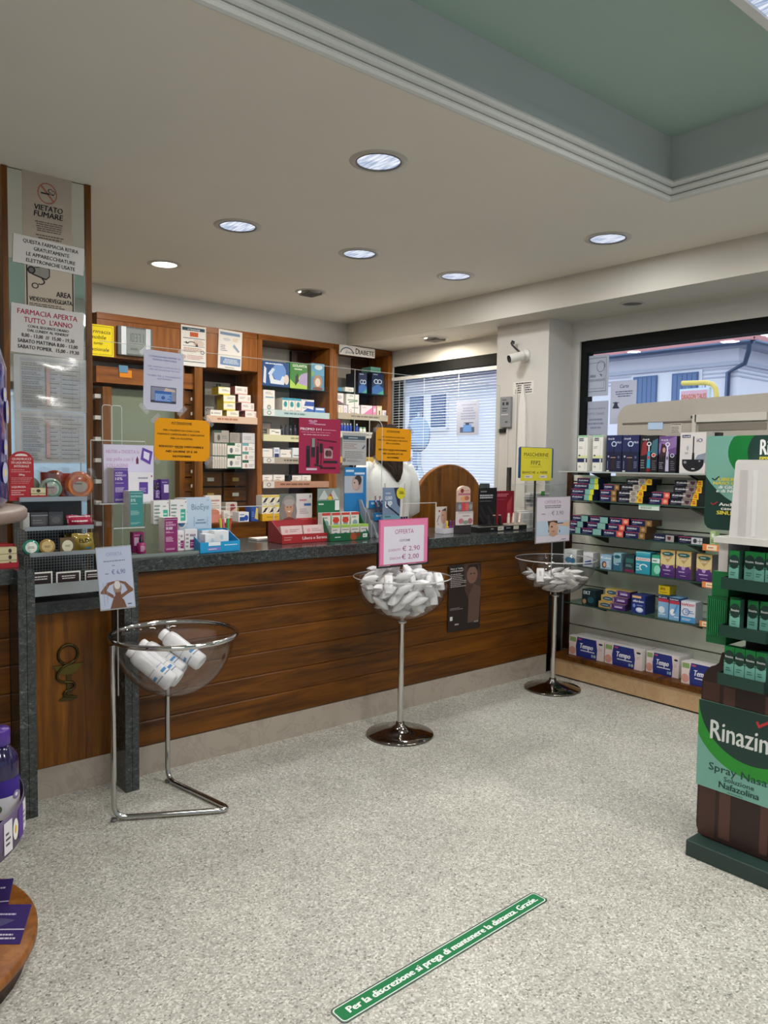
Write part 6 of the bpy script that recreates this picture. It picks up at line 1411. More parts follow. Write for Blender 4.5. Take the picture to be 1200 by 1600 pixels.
# ---- grey dispenser machine behind the shelves, in the window
vm = thing('dispenser_machine', 'beige grey vending machine back with rounded top corner in the near window', 'vending machine', (4.80, 3.2, 0))
yA = (3.197,1.863)[0]; zA_ = (3.097,1.939)[1]
pts = [(0, .4), (0, zA_ - .13)] + [(.10 - .10 * math.cos(a), zA_ - .10 + .10 * math.sin(a)) for a in (.2, .5, .8, 1.1, 1.4)] + [(.16, zA_ + .004), (2.2, zA_ + .05), (2.2, .4)]
MB().prism([(p[0], p[1]) for p in pts], (0, yA - 3.2, 0), (0, -1, 0), (0, 0, 1), (.07, 0, 0), '#b5aea2').build('housing', PLASTIC, vm)
rcd = (3.152,2.623,1.754,1.828)
def vrect(px, c, name, th=.006, mat=PLASTIC):
    rc = px
    return MB().box(-th, -.0005, min(rc[:2]) - 3.2, max(rc[:2]) - 3.2, rc[2], rc[3], c).build(name, mat, vm)
vrect((3.154,2.629,1.798,1.811), '#6a645a', 'door_gap', .003)
vrect((2.623,2.596,1.631,1.848), '#d0cabe', 'upright', .02)
vrect((2.604,2.144,1.798,1.847), '#cfc9bd', 'top_rail', .02)
vrect((2.584,2.149,1.742,1.782), '#857e72', 'slot_recess', .004)
vrect((2.951,2.84,1.759,1.807), '#bcd4ee', 'pale_blue_label', .004, PAPER)
rc = (2.783,2.705,1.73,1.798)
m = MB(); m.box(-.002, -.0005, min(rc[:2]) - 3.2, max(rc[:2]) - 3.2, rc[2], rc[3], '#cfc8bc'); m.prints((-.002, max(rc[:2]) - 3.2, rc[2]), (0, -abs(rc[0] - rc[1]), 0), (0, 0, rc[3] - rc[2]), [T('ATTENZIONE', .05, .95, .8, .14, '#3a3630', .01), LINES(.05, .05, .95, .7, 4, '#6a645a')]); m.build('warning_label', PAPER, vm)
vrect((2.631,2.622,1.824,1.841), '#2a2824', 'lock', .022)
# ---- notices stuck to the near window
wp = 4.925
def wsheet(rc, c, items, label): return sheet('window_notice', label, 'notice', rc, wp, c, items, axis='x', th=.002)
wsheet((3.574,3.37,2.027,2.331), '#b9c0d0', [RING(.5, .5, .46, .45, .03, '#6a7488', n=4, a0=PI / 4, a1=PI / 4 + 2 * PI), RING(.66, .72, .17, .14, .1, '#5a6478'), R(.8, .68, .86, .78, '#7a8498'), PG([(.6, .55), (.76, .52), (.7, .46)], '#7a8498'), T('AREA', .2, .46, .46, .07, '#6a7488', .01), T('VIDEOSORVEGLIATA', .16, .86, .36, .06, '#7a8498', .004), LN(.1, .1, .1, .93, .012, '#6a7488'), LN(.9, .1, .9, .93, .012, '#6a7488'), LN(.1, .93, .9, .93, .012, '#6a7488'), LN(.1, .12, .9, .12, .012, '#6a7488')], 'grey camera area notice at the top left of the near window')
wsheet((3.573,3.363,1.687,1.989), '#b2b6c8', [T('FARMACIA APERTA', .12, .88, .80, .04, '#868ca4', .004), T('TUTTO L\'ANNO', .12, .85, .66, .06, '#868ca4', .004), LINES(.14, .3, .86, .6, 3, '#868ca4', True), LINES(.14, .05, .86, .2, 2, '#868ca4', True)], 'grey opening hours notice below the camera notice in the near window')
wsheet((3.346,3.133,1.814,2.124), '#c2c8de', [T('Carta', .35, .7, .84, .08, '#4a5488', .004, .3), LINES(.15, .62, .92, .78, 3, '#5a6084', True), E(.22, .46, .07, .06, '#3a3f52'), LN(.1, .5, .34, .5, .02, '#3a3f52'), LN(.1, .38, .36, .38, .03, '#3a3f52'), PG([(.14, .44), (.3, .44), (.34, .38), (.1, .38)], '#3a3f52')], 'pale blue notice with a small black tap drawing in the near window')

# ================================================================== giant nasal spray display at the right edge
XD = 2.84
YC = 1.29
DG_, MG, LG, MT = '#1f4038', '#17803c', '#2f9a34', '#7fb8a8'
dp = thing('bottle_display', 'cardboard floor display shaped like a giant brown nasal spray bottle', 'display stand', (XD, YC, 0), -PI / 2)
hb = .30
# local frame: u (x) runs to the right of the picture, -y towards the room
MB().box(-.285, .285, -.075, .30, 0, .062, '#2a3f3a').build('base', CARD, dp, bevel=.003)
def outline():
    pts = [(-.24, .065)] + [(-.285 + .045 * (1 - math.sin(a)), .11 - .045 * math.cos(a)) for a in (.4, .8, 1.2, 1.57)] + [(-.285, .66)] + [(-.285 + .085 * (1 - math.cos(a)), .66 + .085 * math.sin(a)) for a in (.3, .6, .9, 1.2, 1.5)] + [(-.185, .76), (-.17, .80)]
    return pts + [(-a, b) for a, b in reversed(pts)]
MB().prism(outline(), (0, 0, 0), (1, 0, 0), (0, 0, 1), (0, .22, 0), '#4a2c22', '#33201c').build('bottle_body', CARD, dp)
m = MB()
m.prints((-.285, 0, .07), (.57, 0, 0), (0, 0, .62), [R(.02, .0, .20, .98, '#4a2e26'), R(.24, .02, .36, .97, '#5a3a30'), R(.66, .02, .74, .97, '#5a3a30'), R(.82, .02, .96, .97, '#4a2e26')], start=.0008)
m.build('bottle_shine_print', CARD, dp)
z0l, z1l = .265, .603
m = MB().box(-.292, .292, -.006, -.0025, z0l, z1l, MT)
def P_label():
    it = [R(0, 0, 1, 1, MT)]
    def cut(cx, cy, rx, ry, c):
        pts = []
        n = 40
        for k in range(n + 1):
            a = PI + PI * k / n
            x = cx + rx * math.cos(a); y = cy + ry * math.sin(a)
            pts.append((min(1, max(0, x)), min(1, max(0, y))))
        pts += [(1, 1), (0, 1)]
        return PG(pts, c)
    it += [cut(.56, 1.02, .66, .78, LG), cut(.56, 1.02, .56, .62, DG_)]
    it += [T('Rinazina', .13, .80, .58, .22, '#e8ece8', .008), PG([(.58, .90), (.61, .84), (.80, 1.0), (.76, 1.0), (.615, .88), (.60, .92)], '#d0343c')]
    it += [T('Spray Nasale', .13, .80, .22, .085, '#1f4a44', .003), T('Soluzione', .29, .59, .135, .055, '#1f4a44', .002), T('Nafazolina', .24, .64, .05, .07, '#1f4a44', .006), LINES(.33, .01, .55, .03, 1, '#4a8078')]
    return it
m.prints((-.292, -.006, z0l), (.584, 0, 0), (0, 0, z1l - z0l), P_label())
m.build('bottle_label', CARD, dp)
# ribbed green collar pieces and neck
for s in (-1, 1):
    m = MB(); a0, a1 = (-.255, -.135) if s < 0 else (.135, .255)
    m.box(a0, a1, -.02, .18, .835, 1.015, '#1d6a3c')
    for k in range(9): m.box(a0 + .006 + k * .0125, a0 + .013 + k * .0125, -.026, -.02, .865, 1.005, '#24804a')
    m.build('ribbed_collar', CARD, dp, bevel=.0)
    MB().box((-.235 if s < 0 else .135), (-.135 if s < 0 else .235), -.015, .18, 1.016, 1.11, '#1f7440').build('collar_shoulder', CARD, dp)
    MB().box((-.205 if s < 0 else .15), (-.15 if s < 0 else .205), -.012, .2, 1.111, 1.222, '#dcd8d4').build('white_neck', CARD, dp)
MB().box(-.134, .134, .14, .2, .80, 1.222, '#14181a').build('dark_shelf_back', CARD, dp)
MB().box(-.21, .21, -.05, .2, 1.223, 1.245, '#e6e2de').build('white_top_plate', CARD, dp)
# white nozzle
pts = [(-.125, 1.246), (-.105, 1.51)] + [(-.085 - .02 * math.cos(a), 1.515 + .018 * math.sin(a)) for a in (.3, .8, 1.3)]
pts = pts + [(-a, b) for a, b in reversed(pts)]
m = MB().prism(pts, (0, -.045, 0), (1, 0, 0), (0, 0, 1), (0, .10, 0), '#e9e4e2', '#ece8e6')
m.prints((-.105, -.045, 1.25), (.21, 0, 0), (0, 0, .25), [R(.15, .02, .35, .98, '#d8d2d2'), R(.5, .02, .62, .98, '#f4f2f2')], start=.001)
m.build('white_nozzle', CARD, dp)
# printed header board
hz0, hz1, hu0, hu1 = 1.262, 1.625, -.235 / .65, .30 / .65
pts = [(hu0 + .05 * (1 - math.cos(a)), hz0 + .035 - .035 * math.sin(a)) for a in (1.57, 1.0, .5, 0)] + [(hu0 + .05 * (1 - math.cos(a)), hz1 - .035 + .035 * math.sin(a)) for a in (0, .5, 1.0, 1.57)]
pts = pts + [(hu0 + hu1 - a, b) for a, b in reversed(pts)]
m = MB().prism(pts, (0, .06, 0), (1, 0, 0), (0, 0, 1), (0, .006, 0), DG_)
def clipc(cx, cy, rx, ry, c, x0=.0, x1=1.0):
    P_ = []
    for k in range(48):
        a = 2 * PI * k / 48
        P_.append((min(x1, max(x0, cx + rx * math.cos(a))), min(1, max(0, cy + ry * math.sin(a)))))
    return PG(P_, c)
hdr = [clipc(.65, .83, .70, .68, MT), clipc(.65, .83, .49, .41, MG), clipc(.65, .83, .35, .36, DG_), T('Rinazina', .385, .66, .80, .155, '#eef0ee', .006), T('ESPERTO DEL NASO LIBERO', .385, .70, .752, .028, '#e6d84a', .003), PG([(.585, .93), (.60, .89), (.68, 1.0), (.66, 1.0), (.602, .915), (.595, .94)], '#d0343c'),
       T('LIBERA il', .095, .29, .523, .033, '#e6d84a', .005), T('NASO CHIUSO', .06, .35, .482, .033, '#e6d84a', .006), T('di GIORNO', .10, .32, .441, .033, '#eef0ee', .005), T('e di NOTTE', .085, .315, .40, .033, '#eef0ee', .005), LN(.05, .55, .07, .53, .01, DG_), LN(.07, .53, .105, .57, .01, DG_), LN(.05, .285, .066, .265, .01, '#b0343c'), LN(.066, .265, .1, .30, .01, '#b0343c'), T('Anche in', .11, .29, .258, .034, '#eef0ee', .005), T('caso di', .125, .265, .215, .034, '#eef0ee', .005), T('SINUSITE', .095, .295, .165, .04, '#e6d84a', .007)]
m.prints((hu0, .06, hz0), (hu1 - hu0, 0, 0), (0, 0, hz1 - hz0), hdr)
m.build('header_board', CARD, dp)
dp.scale = (.65, 1, 1)
# three trays with small green boxes
GR = 'nasal spray boxes in the green trays'
for j, (zt, lab) in enumerate(((1.092, 'top'), (.915, 'middle'), (.735, 'bottom'))):
    tr = MB()
    tr.box(-.128, .128, -.075, .138, zt - .004, zt, '#26443c'); tr.box(-.128, .128, -.079, -.075, zt - .035, zt + .008, '#23443a')
    tr.box(-.132, -.128, -.079, .138, zt - .035, zt + .008, '#1c352e'); tr.box(.128, .132, -.079, .138, zt - .035, zt + .008, '#1c352e')
    tr.build('tray', CARD, dp)
    for k in range(4):
        u = [(-.055, -.012, .026, .064), (-.060, -.034, .012, .052), (-.058, -.019, .020, .059)][j][k]
        y = -.05 + [(0, .03, .025, .03), (.03, -.02, .02, .03), (.0, .0, .0, .0)][j][k]
        o = carton('nasal_spray_box', '%s green spray box from the left, %s tray of the bottle display' % (['first', 'second', 'third', 'fourth'][k], lab), 'box', GR, (0, .037, 0, .105), 0, .032, MG, [R(0, 0, 1, .42, '#7fc0b0'), E(.5, .45, .5, .16, '#7fc0b0', a0=0, a1=PI), clipc(.5, .62, .52, .25, DG_), T('Rinazina', .1, .9, .60, .08, '#e8ece8', .01), LINES(.2, .12, .8, .28, 2, '#3a7a6c')], side='#2a4a40', top='#1f5c3c')
        o.location = (XD + y, YC - u, zt + .0008); o.rotation_euler = (0, 0, -PI / 2)

# ================================================================== bowl stands with offers
def bowl_prof(r, depth, n=12, th=.004):
    out = [(r * math.sin(PI / 2 * k / n), -depth * math.cos(PI / 2 * k / n)) for k in range(n + 1)]
    inn = [(max(.0005, (r - th) * math.sin(PI / 2 * k / n)), -(depth - th) * math.cos(PI / 2 * k / n)) for k in range(n, -1, -1)]
    out[0] = (.0005, out[0][1])
    return out, inn
def sign_panel(t, x, y, z0, z1, hw, items, frame, paper, tilt=0, low=None):
    """a printed card in a frame, in the local frame of t"""
    e = bpy.data.objects.new('offer_sign', None)
    m = MB().box(-hw, hw, 0, .004, 0, z1 - z0, frame)
    o = m.build('offer_sign', PLASTIC, t); o.location = (x, y, z0); o.rotation_euler = (0, 0, tilt)
    bpy.data.objects.remove(e)
    m = MB().box(-hw * .96, hw * .96, -.0015, -.0003, .006, z1 - z0 - .004, paper)
    m.prints((-hw * .96, -.0015, .006), (hw * 1.92, 0, 0), (0, 0, z1 - z0 - .01), items)
    c = m.build('printed_card', PAPER, o)
    return o
def pedestal(name, label, x, y, sign):
    t = thing(name, label, 'stand', (x, y, 0), 0, None)
    MB().lathe([(.0005, .004), (.06, .004), (.184, .004), (.188, .008), (.185, .012), (.12, .022), (.05, .040), (.026, .060), (.022, .075), (.0005, .075)], '#8d8680', n=48).build('base', CHROME, t)
    MB().cyl((0, 0, .07), (0, 0, .635), .0165, '#c9c6c2', n=20).build('pole', CHROME, t)
    MB().lathe([(.0005, .628), (.026, .628), (.03, .634), (.026, .640), (.0005, .640)], '#c9c6c2', n=20).build('bowl_clamp', CHROME, t)
    o, i = bowl_prof(.262, .238)
    b = MB().lathe([(r, z + .880) for r, z in o] + [(.268, .882), (.268, .887), (.258, .887)] + [(r, z + .880) for r, z in i], '#fff', n=56).build('bowl', BOWL, t)
    MB().lathe([(.2685, .8815), (.2705, .8845), (.2685, .8875)], '#d8d6d4', n=56).build('rim_edge', EDGE, t)
    sgx, sgy, z0, z1, hw, items, frame, paper, tilt = sign
    MB().cyl((sgx, sgy + .003, .66), (sgx, sgy + .003, z0 + .02), .0035, '#b9b7b4', n=8).build('sign_stem', METAL, t)
    s = sign_panel(t, sgx, sgy - .003, z0, z1, hw, items, frame, paper, tilt)
    return t, s
# middle stand
rc = (2.551,2.899,0.959,1.204)
PKS = '#c8487e'
it1 = [R(0, 0, 1, 1, '#e27fa6'), R(.07, .0, .93, .86, '#ddd6e2'), T('OFFERTA', .30, .70, .68, .105, '#a8487c'), T('COTONE', .40, .62, .50, .05, '#6a4a5a', .003), T('QUADROTTI', .16, .42, .29, .055, '#b8689a'), T('€ 2,90', .46, .84, .28, .11, '#a8487c'), T('DISCHI', .20, .42, .10, .055, '#b8689a'), T('€ 2,00', .45, .82, .09, .11, '#a8487c')]
st1, s1 = pedestal('bowl_stand', 'chrome pedestal stand in the middle with a clear bowl heaped with white packs', 2.75, 3.155, ((rc[0] + rc[1]) / 2 - 2.75, 3.12 - 3.155, rc[2], rc[3], (rc[1] - rc[0]) / 2, it1, '#d4608f', '#e27fa6', 0))
hw = (rc[1] - rc[0]) / 2
hgt = rc[3] - rc[2]
m = MB().prism([(-hw - .008, -.012), (hw + .008, -.012), (hw + .008, hgt * .58), (hw + .001, hgt * .58), (hw + .001, -.004), (-hw - .001, -.004), (-hw - .001, hgt * .5), (-hw - .008, hgt * .5)], (0, -.002, 0), (1, 0, 0), (0, 0, 1), (0, .012, 0), '#1d1a1c')
m.build('black_holder', PLASTIC, s1)
# right stand
rc = (3.862,4.216,1.001,1.302)
it2 = [R(0, 0, 1, 1, '#d3cad4'), T('OFFERTA', .22, .72, .86, .07, '#a8788c'), LINES(.2, .75, .75, .83, 2, '#6a6068', True), T('€ 3,90', .44, .80, .60, .09, '#7a6478'), LINES(.14, .61, .3, .65, 1, '#8a8088'), R(0, .15, 1, .47, '#b8c8d8'), E(.5, .30, .15, .19, '#c8a088'), PG([(.32, .47), (.36, .32), (.40, .44), (.5, .45), (.62, .40), (.62, .47)], '#4a3428'), E(.45, .34, .035, .015, '#3a2a24'), PG([(.56, .32), (.7, .36), (1, .32), (1, .44), (.7, .42)], '#d8b49c'), R(.62, .40, .8, .42, '#3a3038'), E(.5, .235, .05, .015, '#b06a60'), PG([(.36, .15), (.42, .2), (.6, .2), (.66, .15)], '#c09880'), R(.34, .22, .36, .27, '#3a3a4a'), R(.68, .2, .70, .26, '#3a3a4a'), LINES(.75, .03, .92, .06, 1, '#4a4448')]
st2, s2 = pedestal('bowl_stand', 'chrome pedestal stand at the right with a clear bowl half full of sachets', 4.147, 3.2, ((rc[0] + rc[1]) / 2 - 4.147, 3.15 - 3.2, rc[2], rc[3], (rc[1] - rc[0]) / 2, it2, '#8a8684', '#d3cad4', 0))

def seg_d(a, b):
    p1, q1 = a; p2, q2 = b
    d1, d2, r = q1 - p1, q2 - p2, p1 - p2
    A, E_, F_ = d1.dot(d1), d2.dot(d2), d2.dot(r)
    C_ = d1.dot(r); B = d1.dot(d2)
    den = A * E_ - B * B
    s = max(0, min(1, (B * F_ - C_ * E_) / den)) if den > 1e-12 else 0
    t = (B * s + F_) / E_
    if t < 0: t = 0; s = max(0, min(1, -C_ / A))
    elif t > 1: t = 1; s = max(0, min(1, (B - C_) / A))
    return ((p1 + d1 * s) - (p2 + d2 * t)).length
def fill(cx, cy, R_, zrim, depth, n, hl, rad, zmax, rnd, heap=0.0, flat=.5):
    """drop capsule-like packs into the bowl: lowest free places first"""
    cand = []
    for _ in range(9000):
        d = Vector((rnd.gauss(0, 1), rnd.gauss(0, 1), rnd.gauss(0, flat)))
        d.normalize()
        r = R_ * math.sqrt(rnd.random()); a = rnd.uniform(0, 2 * PI)
        p = Vector((r * math.cos(a), r * math.sin(a), rnd.uniform(-depth, zmax)))
        ok = True
        for q in (p - d * hl, p + d * hl):
            rho = math.hypot(q.x, q.y)
            if q.z < 0:
                if (rho / (R_ - rad - .008)) ** 2 + (q.z / (depth - rad - .008)) ** 2 > 1: ok = False
            else:
                if rho > R_ - rad - .012 - q.z * .6: ok = False
            if q.z > zmax + heap * (1 - rho / R_): ok = False
        if ok: cand.append((p.z + rnd.uniform(0, .012), p, d))
    cand.sort(key=lambda c: c[0])
    out = []
    for _, p, d in cand:
        s = (p - d * hl, p + d * hl)
        if all(seg_d(s, o[2]) > 2 * rad for o in out):
            out.append((p, d, s))
            if len(out) >= n: break
    return out
def pillow(L_, W_, H_, c, c2):
    """soft pack: puffed in the middle, crimped flat at both ends"""
    m = MB()
    prof = [(-1, .9, .06), (-.9, .92, .10), (-.72, 1, .62), (-.3, 1.02, .95), (.3, 1.02, 1.0), (.72, 1, .62), (.9, .92, .10), (1, .9, .06)]
    n = 10
    vs = []
    for x, wy, hz in prof:
        for k in range(n):
            a = 2 * PI * k / n
            ca, sa = math.cos(a), math.sin(a)
            vs.append((x * L_, wy * W_ * math.copysign(abs(ca) ** .7, ca), hz * H_ * math.copysign(abs(sa) ** .8, sa)))
    fs = [(i * n + k, i * n + (k + 1) % n, (i + 1) * n + (k + 1) % n, (i + 1) * n + k) for i in range(len(prof) - 1) for k in range(n)]
    m.mesh(vs, fs, c, True)
    m.mesh(vs, [tuple(range(n - 1, -1, -1)), tuple(range((len(prof) - 1) * n, len(prof) * n))], c2)
    m.prints((-L_ * .5, -W_ * .5, H_ * 1.0), (L_, 0, 0), (0, W_, 0), [LINES(.1, .2, .9, .8, 2, '#a8a4a8')], start=.001)
    return m
rnd = random.Random(11)
pk = fill(0, 0, .258, .88, .236, 95, .034, .0215, .045, rnd, heap=.085, flat=1.0)
me1 = [pillow(.054, .0235, .0205, c, '#e6e4e2').me('cotton_pack', PLASTIC) for c in ('#f6f5f4', '#f0efee', '#eae9e8')]
LB = 'white cotton pack heaped in the middle clear bowl'
for k, (p, d, s) in enumerate(pk):
    o = bpy.data.objects.new('cotton_pack', me1[k % 3]); COL.objects.link(o)
    o.location = Vector((2.75, 3.155, .880)) + p
    o.rotation_mode = 'QUATERNION'; o.rotation_quaternion = d.to_track_quat('X', 'Z')
    tag(o, LB, 'pack', 'white cotton packs in the middle bowl')
pk = fill(0, 0, .258, .88, .236, 46, .032, .0185, -.065, rnd, heap=.05, flat=.35)
me2 = [pillow(.050, .026, .0135, c, '#c9c6c2').me('sachet', PLASTIC) for c in ('#f2efec', '#eae7e4', '#e2dfdc')]
for k, (p, d, s) in enumerate(pk):
    o = bpy.data.objects.new('sachet', me2[k % 3]); COL.objects.link(o)
    o.location = Vector((4.147, 3.2, .880)) + p
    o.rotation_mode = 'QUATERNION'; o.rotation_quaternion = d.to_track_quat('X', 'Z')
    tag(o, 'white printed sachet lying in the right clear bowl', 'sachet', 'white sachets in the right bowl')

# wire-legged stand at the left
CX, CY, CZ, RR = 1.385, 3.062, .762, .262
t = thing('wire_bowl_stand', 'chrome tube stand with a bent V foot holding a clear bowl with a metal rim', 'stand', (CX, CY, 0))
rim = [(RR * math.cos(2 * PI * k / 48), RR * math.sin(2 * PI * k / 48), CZ) for k in range(48)]
MB().tube(rim, .0105, '#c9c7c4', n=12, closed=True).build('rim_tube', CHROME, t)
A = Vector((1.134 - CX, 3.10 - CY, 0)); B = Vector((1.473 - CX, 3.336 - CY, 0)); Tp = Vector((1.556 - CX, 2.872 - CY, 0))
def arc(p, c, q, n=6):
    return [p * (1 - s) ** 2 + c * 2 * s * (1 - s) + q * s ** 2 for s in [k / n for k in range(n + 1)]]
h = Vector((0, 0, .014)); U_ = Vector((0, 0, 1))
at_ = Vector((A.x * 1.01, A.y, CZ - .02)); bt_ = Vector((B.x * .98, B.y * .98, CZ - .015))
path = [at_, A + U_ * .3] + arc(A + U_ * .07, A + h, A + h + (Tp - A).normalized() * .06) + arc(Tp + h + (A - Tp).normalized() * .06, Tp + h, Tp + h + (B - Tp).normalized() * .06) + arc(B + h + (Tp - B).normalized() * .06, B + h, B + U_ * .07) + [B + U_ * .3, bt_]
MB().tube(path, .0115, '#b9b7b4', n=12).build('bent_tube_leg', CHROME, t)
for p in (A, B): MB().lathe([(.0005, 0), (.012, 0), (.014, .004), (.012, .012), (.0005, .012)], '#6a6866', (p.x, p.y, 0), n=12).build('foot_glide', PLASTIC, t)
o, i = bowl_prof(.252, .262)
MB().lathe([(r, z + CZ) for r, z in o] + [(r, z + CZ) for r, z in i], '#fff', n=56).build('bowl', BOWL, t)
rc = (1.06,1.194,0.904,1.158)
sx = (rc[0] + rc[1]) / 2 - CX; sy = 3.02 - CY
it3 = [R(0, 0, 1, 1, '#c3cbe2'), T('OFFERTA', .28, .74, .86, .06, '#8a9ac4'), LINES(.16, .76, .84, .80, 1, '#8088a4', True), LINES(.42, .69, .56, .72, 1, '#8088a4'), LINES(.2, .56, .36, .59, 1, '#8088a4'), T('€ 6,90', .40, .80, .56, .075, '#5a6a9c'),
       PG([(.28, 0), (.36, .12), (.42, .2), (.58, .2), (.7, .12), (.76, 0)], '#7a5644'), PG([(.02, .26), (.2, .24), (.4, .16), (.40, .22), (.2, .3), (.30, .38), (.46, .42), (.46, .45), (.26, .43), (.04, .29)], '#86604c'), PG([(.98, .26), (.82, .22), (.62, .15), (.6, .21), (.82, .28), (.74, .38), (.6, .42), (.6, .45), (.78, .42), (.99, .29)], '#86604c'), E(.53, .34, .12, .12, '#a08878'), E(.53, .38, .09, .07, '#dcd8d8'), R(.45, .16, .62, .26, '#7a5644'), R(.12, .05, .13, .44, '#9aa0b4'), R(.22, .1, .23, .44, '#9aa0b4'), LINES(.8, .04, .95, .07, 1, '#3a3a44')]
MB().cyl((sx, sy + .003, CZ - .21), (sx, sy + .003, rc[2] + .02), .003, '#b9b7b4', n=8).build('sign_stem', METAL, t)
s3 = sign_panel(t, sx, sy - .003, rc[2], rc[3], (rc[1] - rc[0]) / 2, it3, '#a9a9aa', '#c3cbe2', math.radians(-16))
s3.rotation_euler = (0, math.radians(-4), math.radians(-20))
# four shower bottles in the wire stand's bowl
BW = '#e6e4e4'
proto = None
bp_ = MB()
prof = [(.0005, .003), (.026, .003), (.030, 0), (.036, .006), (.037, .012), (.037, .165), (.033, .186), (.023, .194), (.0005, .194)]
bp_.lathe(prof, BW, n=22)
cp = MB().lathe([(.024, .194), (.025, .196), (.025, .215), (.022, .22), (.0005, .22)], '#efeeee', n=18)
lbm = MB()
for k in range(24):
    a0, a1 = k * .2618, (k + 1) * .2618
    for z0, z1, c in ((.055, .067, '#4a8cc4'), (.042, .047, '#8a98a8'), (.085, .088, '#a8b0b8')):
        if k % 6 > (2 if c == '#4a8cc4' else 4): continue
        lbm.face([(.0375 * math.cos(a0), .0375 * math.sin(a0), z0), (.0375 * math.cos(a1), .0375 * math.sin(a1), z0), (.0375 * math.cos(a1), .0375 * math.sin(a1), z1), (.0375 * math.cos(a0), .0375 * math.sin(a0), z1)], c)
mb_, mc_, ml_ = bp_.me('bottle_body', PLASTIC), cp.me('cap', PLASTIC), lbm.me('bottle_label', PAPER)
def lay(lo, hi, label, roll=0):
    lo, hi = Vector(lo), Vector(hi)
    e = thing('shower_bottle', label, 'bottle', (0, 0, 0), 0, 'white bottles in the wire stand bowl')
    d = (hi - lo).normalized()
    e.rotation_mode = 'QUATERNION'; e.rotation_quaternion = d.to_track_quat('Z', 'Y') @ Matrix.Rotation(roll, 3, 'Z').to_quaternion()
    e.location = Vector((CX, CY, CZ)) + lo; e.scale = (1.04, 1.04, 1.04)
    for nm, me in (('bottle_body', mb_), ('cap', mc_), ('bottle_label', ml_)):
        o = bpy.data.objects.new(nm, me); COL.objects.link(o); o.parent = e
# lay() gives the bottom end first; bottles lean up towards the far left of the bowl
def wpt(x, y, z): return (x - CX, y - CY, z - CZ)
lay((-.045, -.075, -.190), (-.165, .035, -.065), 'front white bottle with a blue band, leaning left in the wire stand bowl', -.9)
lay((.010, -.020, -.198), (-.118, .112, -.073), 'second white bottle with a blue band in the wire stand bowl', -.9)
lay((.060, .045, -.182), (-.05, .178, -.085), 'third white bottle, mostly behind the second one', -.9)
lay((.13, .01, -.150), (.035, .135, -.050), 'rightmost white bottle with a wide blue band, apart from the others', -.9)

# ================================================================== tiered sweets rack on the small counter
rk = thing('sweets_rack', 'grey metal tiered rack of sweets with a wire mesh front on the small counter', 'rack', (1.05, 3.5, .888))
def rb(x0, x1, y0, y1, z0, z1, c, name, mat=METAL):
    o = MB().box(x0, x1, y0, y1, z0, z1, c).build(name, mat, rk); o.matrix_parent_inverse = Matrix.Translation((-1.05, -3.5, -.888)); return o
RX0, RX1 = .905, 1.195
TI = [(3.365, .925, .052), (3.42, 1.085, .018), (3.49, 1.190, .018), (3.57, 1.312, .020)]
for k, (y, z, hgt) in enumerate(TI):
    rb(RX0, RX1, y, y + .004, z, z + hgt, '#a9acad', 'tray_lip', METAL)
    rb(RX0, RX1, y + .004, 3.66 if k else 3.47, z, z + .004, '#6a6866', 'tray_floor', METAL)
for a, b in ((RX0 - .006, RX0), (RX1, RX1 + .006)):
    m = MB().prism([(3.36, .90), (3.66, .90), (3.66, 1.335), (3.56, 1.335), (3.40, 1.11), (3.36, 1.0)], (a, 0, 0), (0, 1, 0), (0, 0, 1), (b - a, 0, 0), '#fff')
    o = m.build('side_panel', PLEXI, rk); o.matrix_parent_inverse = Matrix.Translation((-1.05, -3.5, -.888))
rb(RX0, RX1, 3.37, 3.66, .889, .899, '#1c1b1b', 'rack_foot', PLASTIC)
m = MB()
def grid(y, z0, z1):
    nx, nz = 24, int((z1 - z0) / .0125)
    for k in range(nx + 1):
        x = RX0 + (RX1 - RX0) * k / nx
        m.box(x - .0013, x + .0013, y, y + .002, z0, z1, '#8e8f8e')
    for k in range(nz + 1):
        z = z0 + (z1 - z0) * k / nz
        m.box(RX0, RX1, y - .001, y, z - .0013, z + .0013, '#8e8f8e')
grid(3.50, .93, 1.08); grid(3.60, 1.09, 1.185)
o = m.build('wire_mesh', METAL, rk); o.matrix_parent_inverse = Matrix.Translation((-1.05, -3.5, -.888)); o['kind'] = 'stuff'
rb(RX0, RX1, 3.652, 3.659, .90, 1.33, '#2a2827', 'rack_back', PLASTIC)
# labelled compartments in the bottom tray
for k, rc in enumerate(((0.889,0.989,0.974,1.023), (1.004,1.106,0.967,1.017), (1.125,1.192,0.963,1.014))):
    x1 = min(rc[1], RX1 - .004)
    m = MB().box(rc[0], x1, 3.40, 3.404, .93, rc[3], '#e4e0dc')
    m.prints((rc[0], 3.40, .93), (x1 - rc[0], 0, 0), (0, 0, rc[3] - .93), [R(.06, .0, .94, .93, '#2a1a1c'), LINES(.12, .62, .88, .84, 2, '#d8d0cc', True), R(.1, .2, .6, .4, '#a82c30')])
    o = m.build('liquorice_label', CARD); tag(o, ['left', 'middle', 'right'][k] + ' dark liquorice label card with white frame in the bottom tray', 'label', 'label cards in the bottom rack tray')
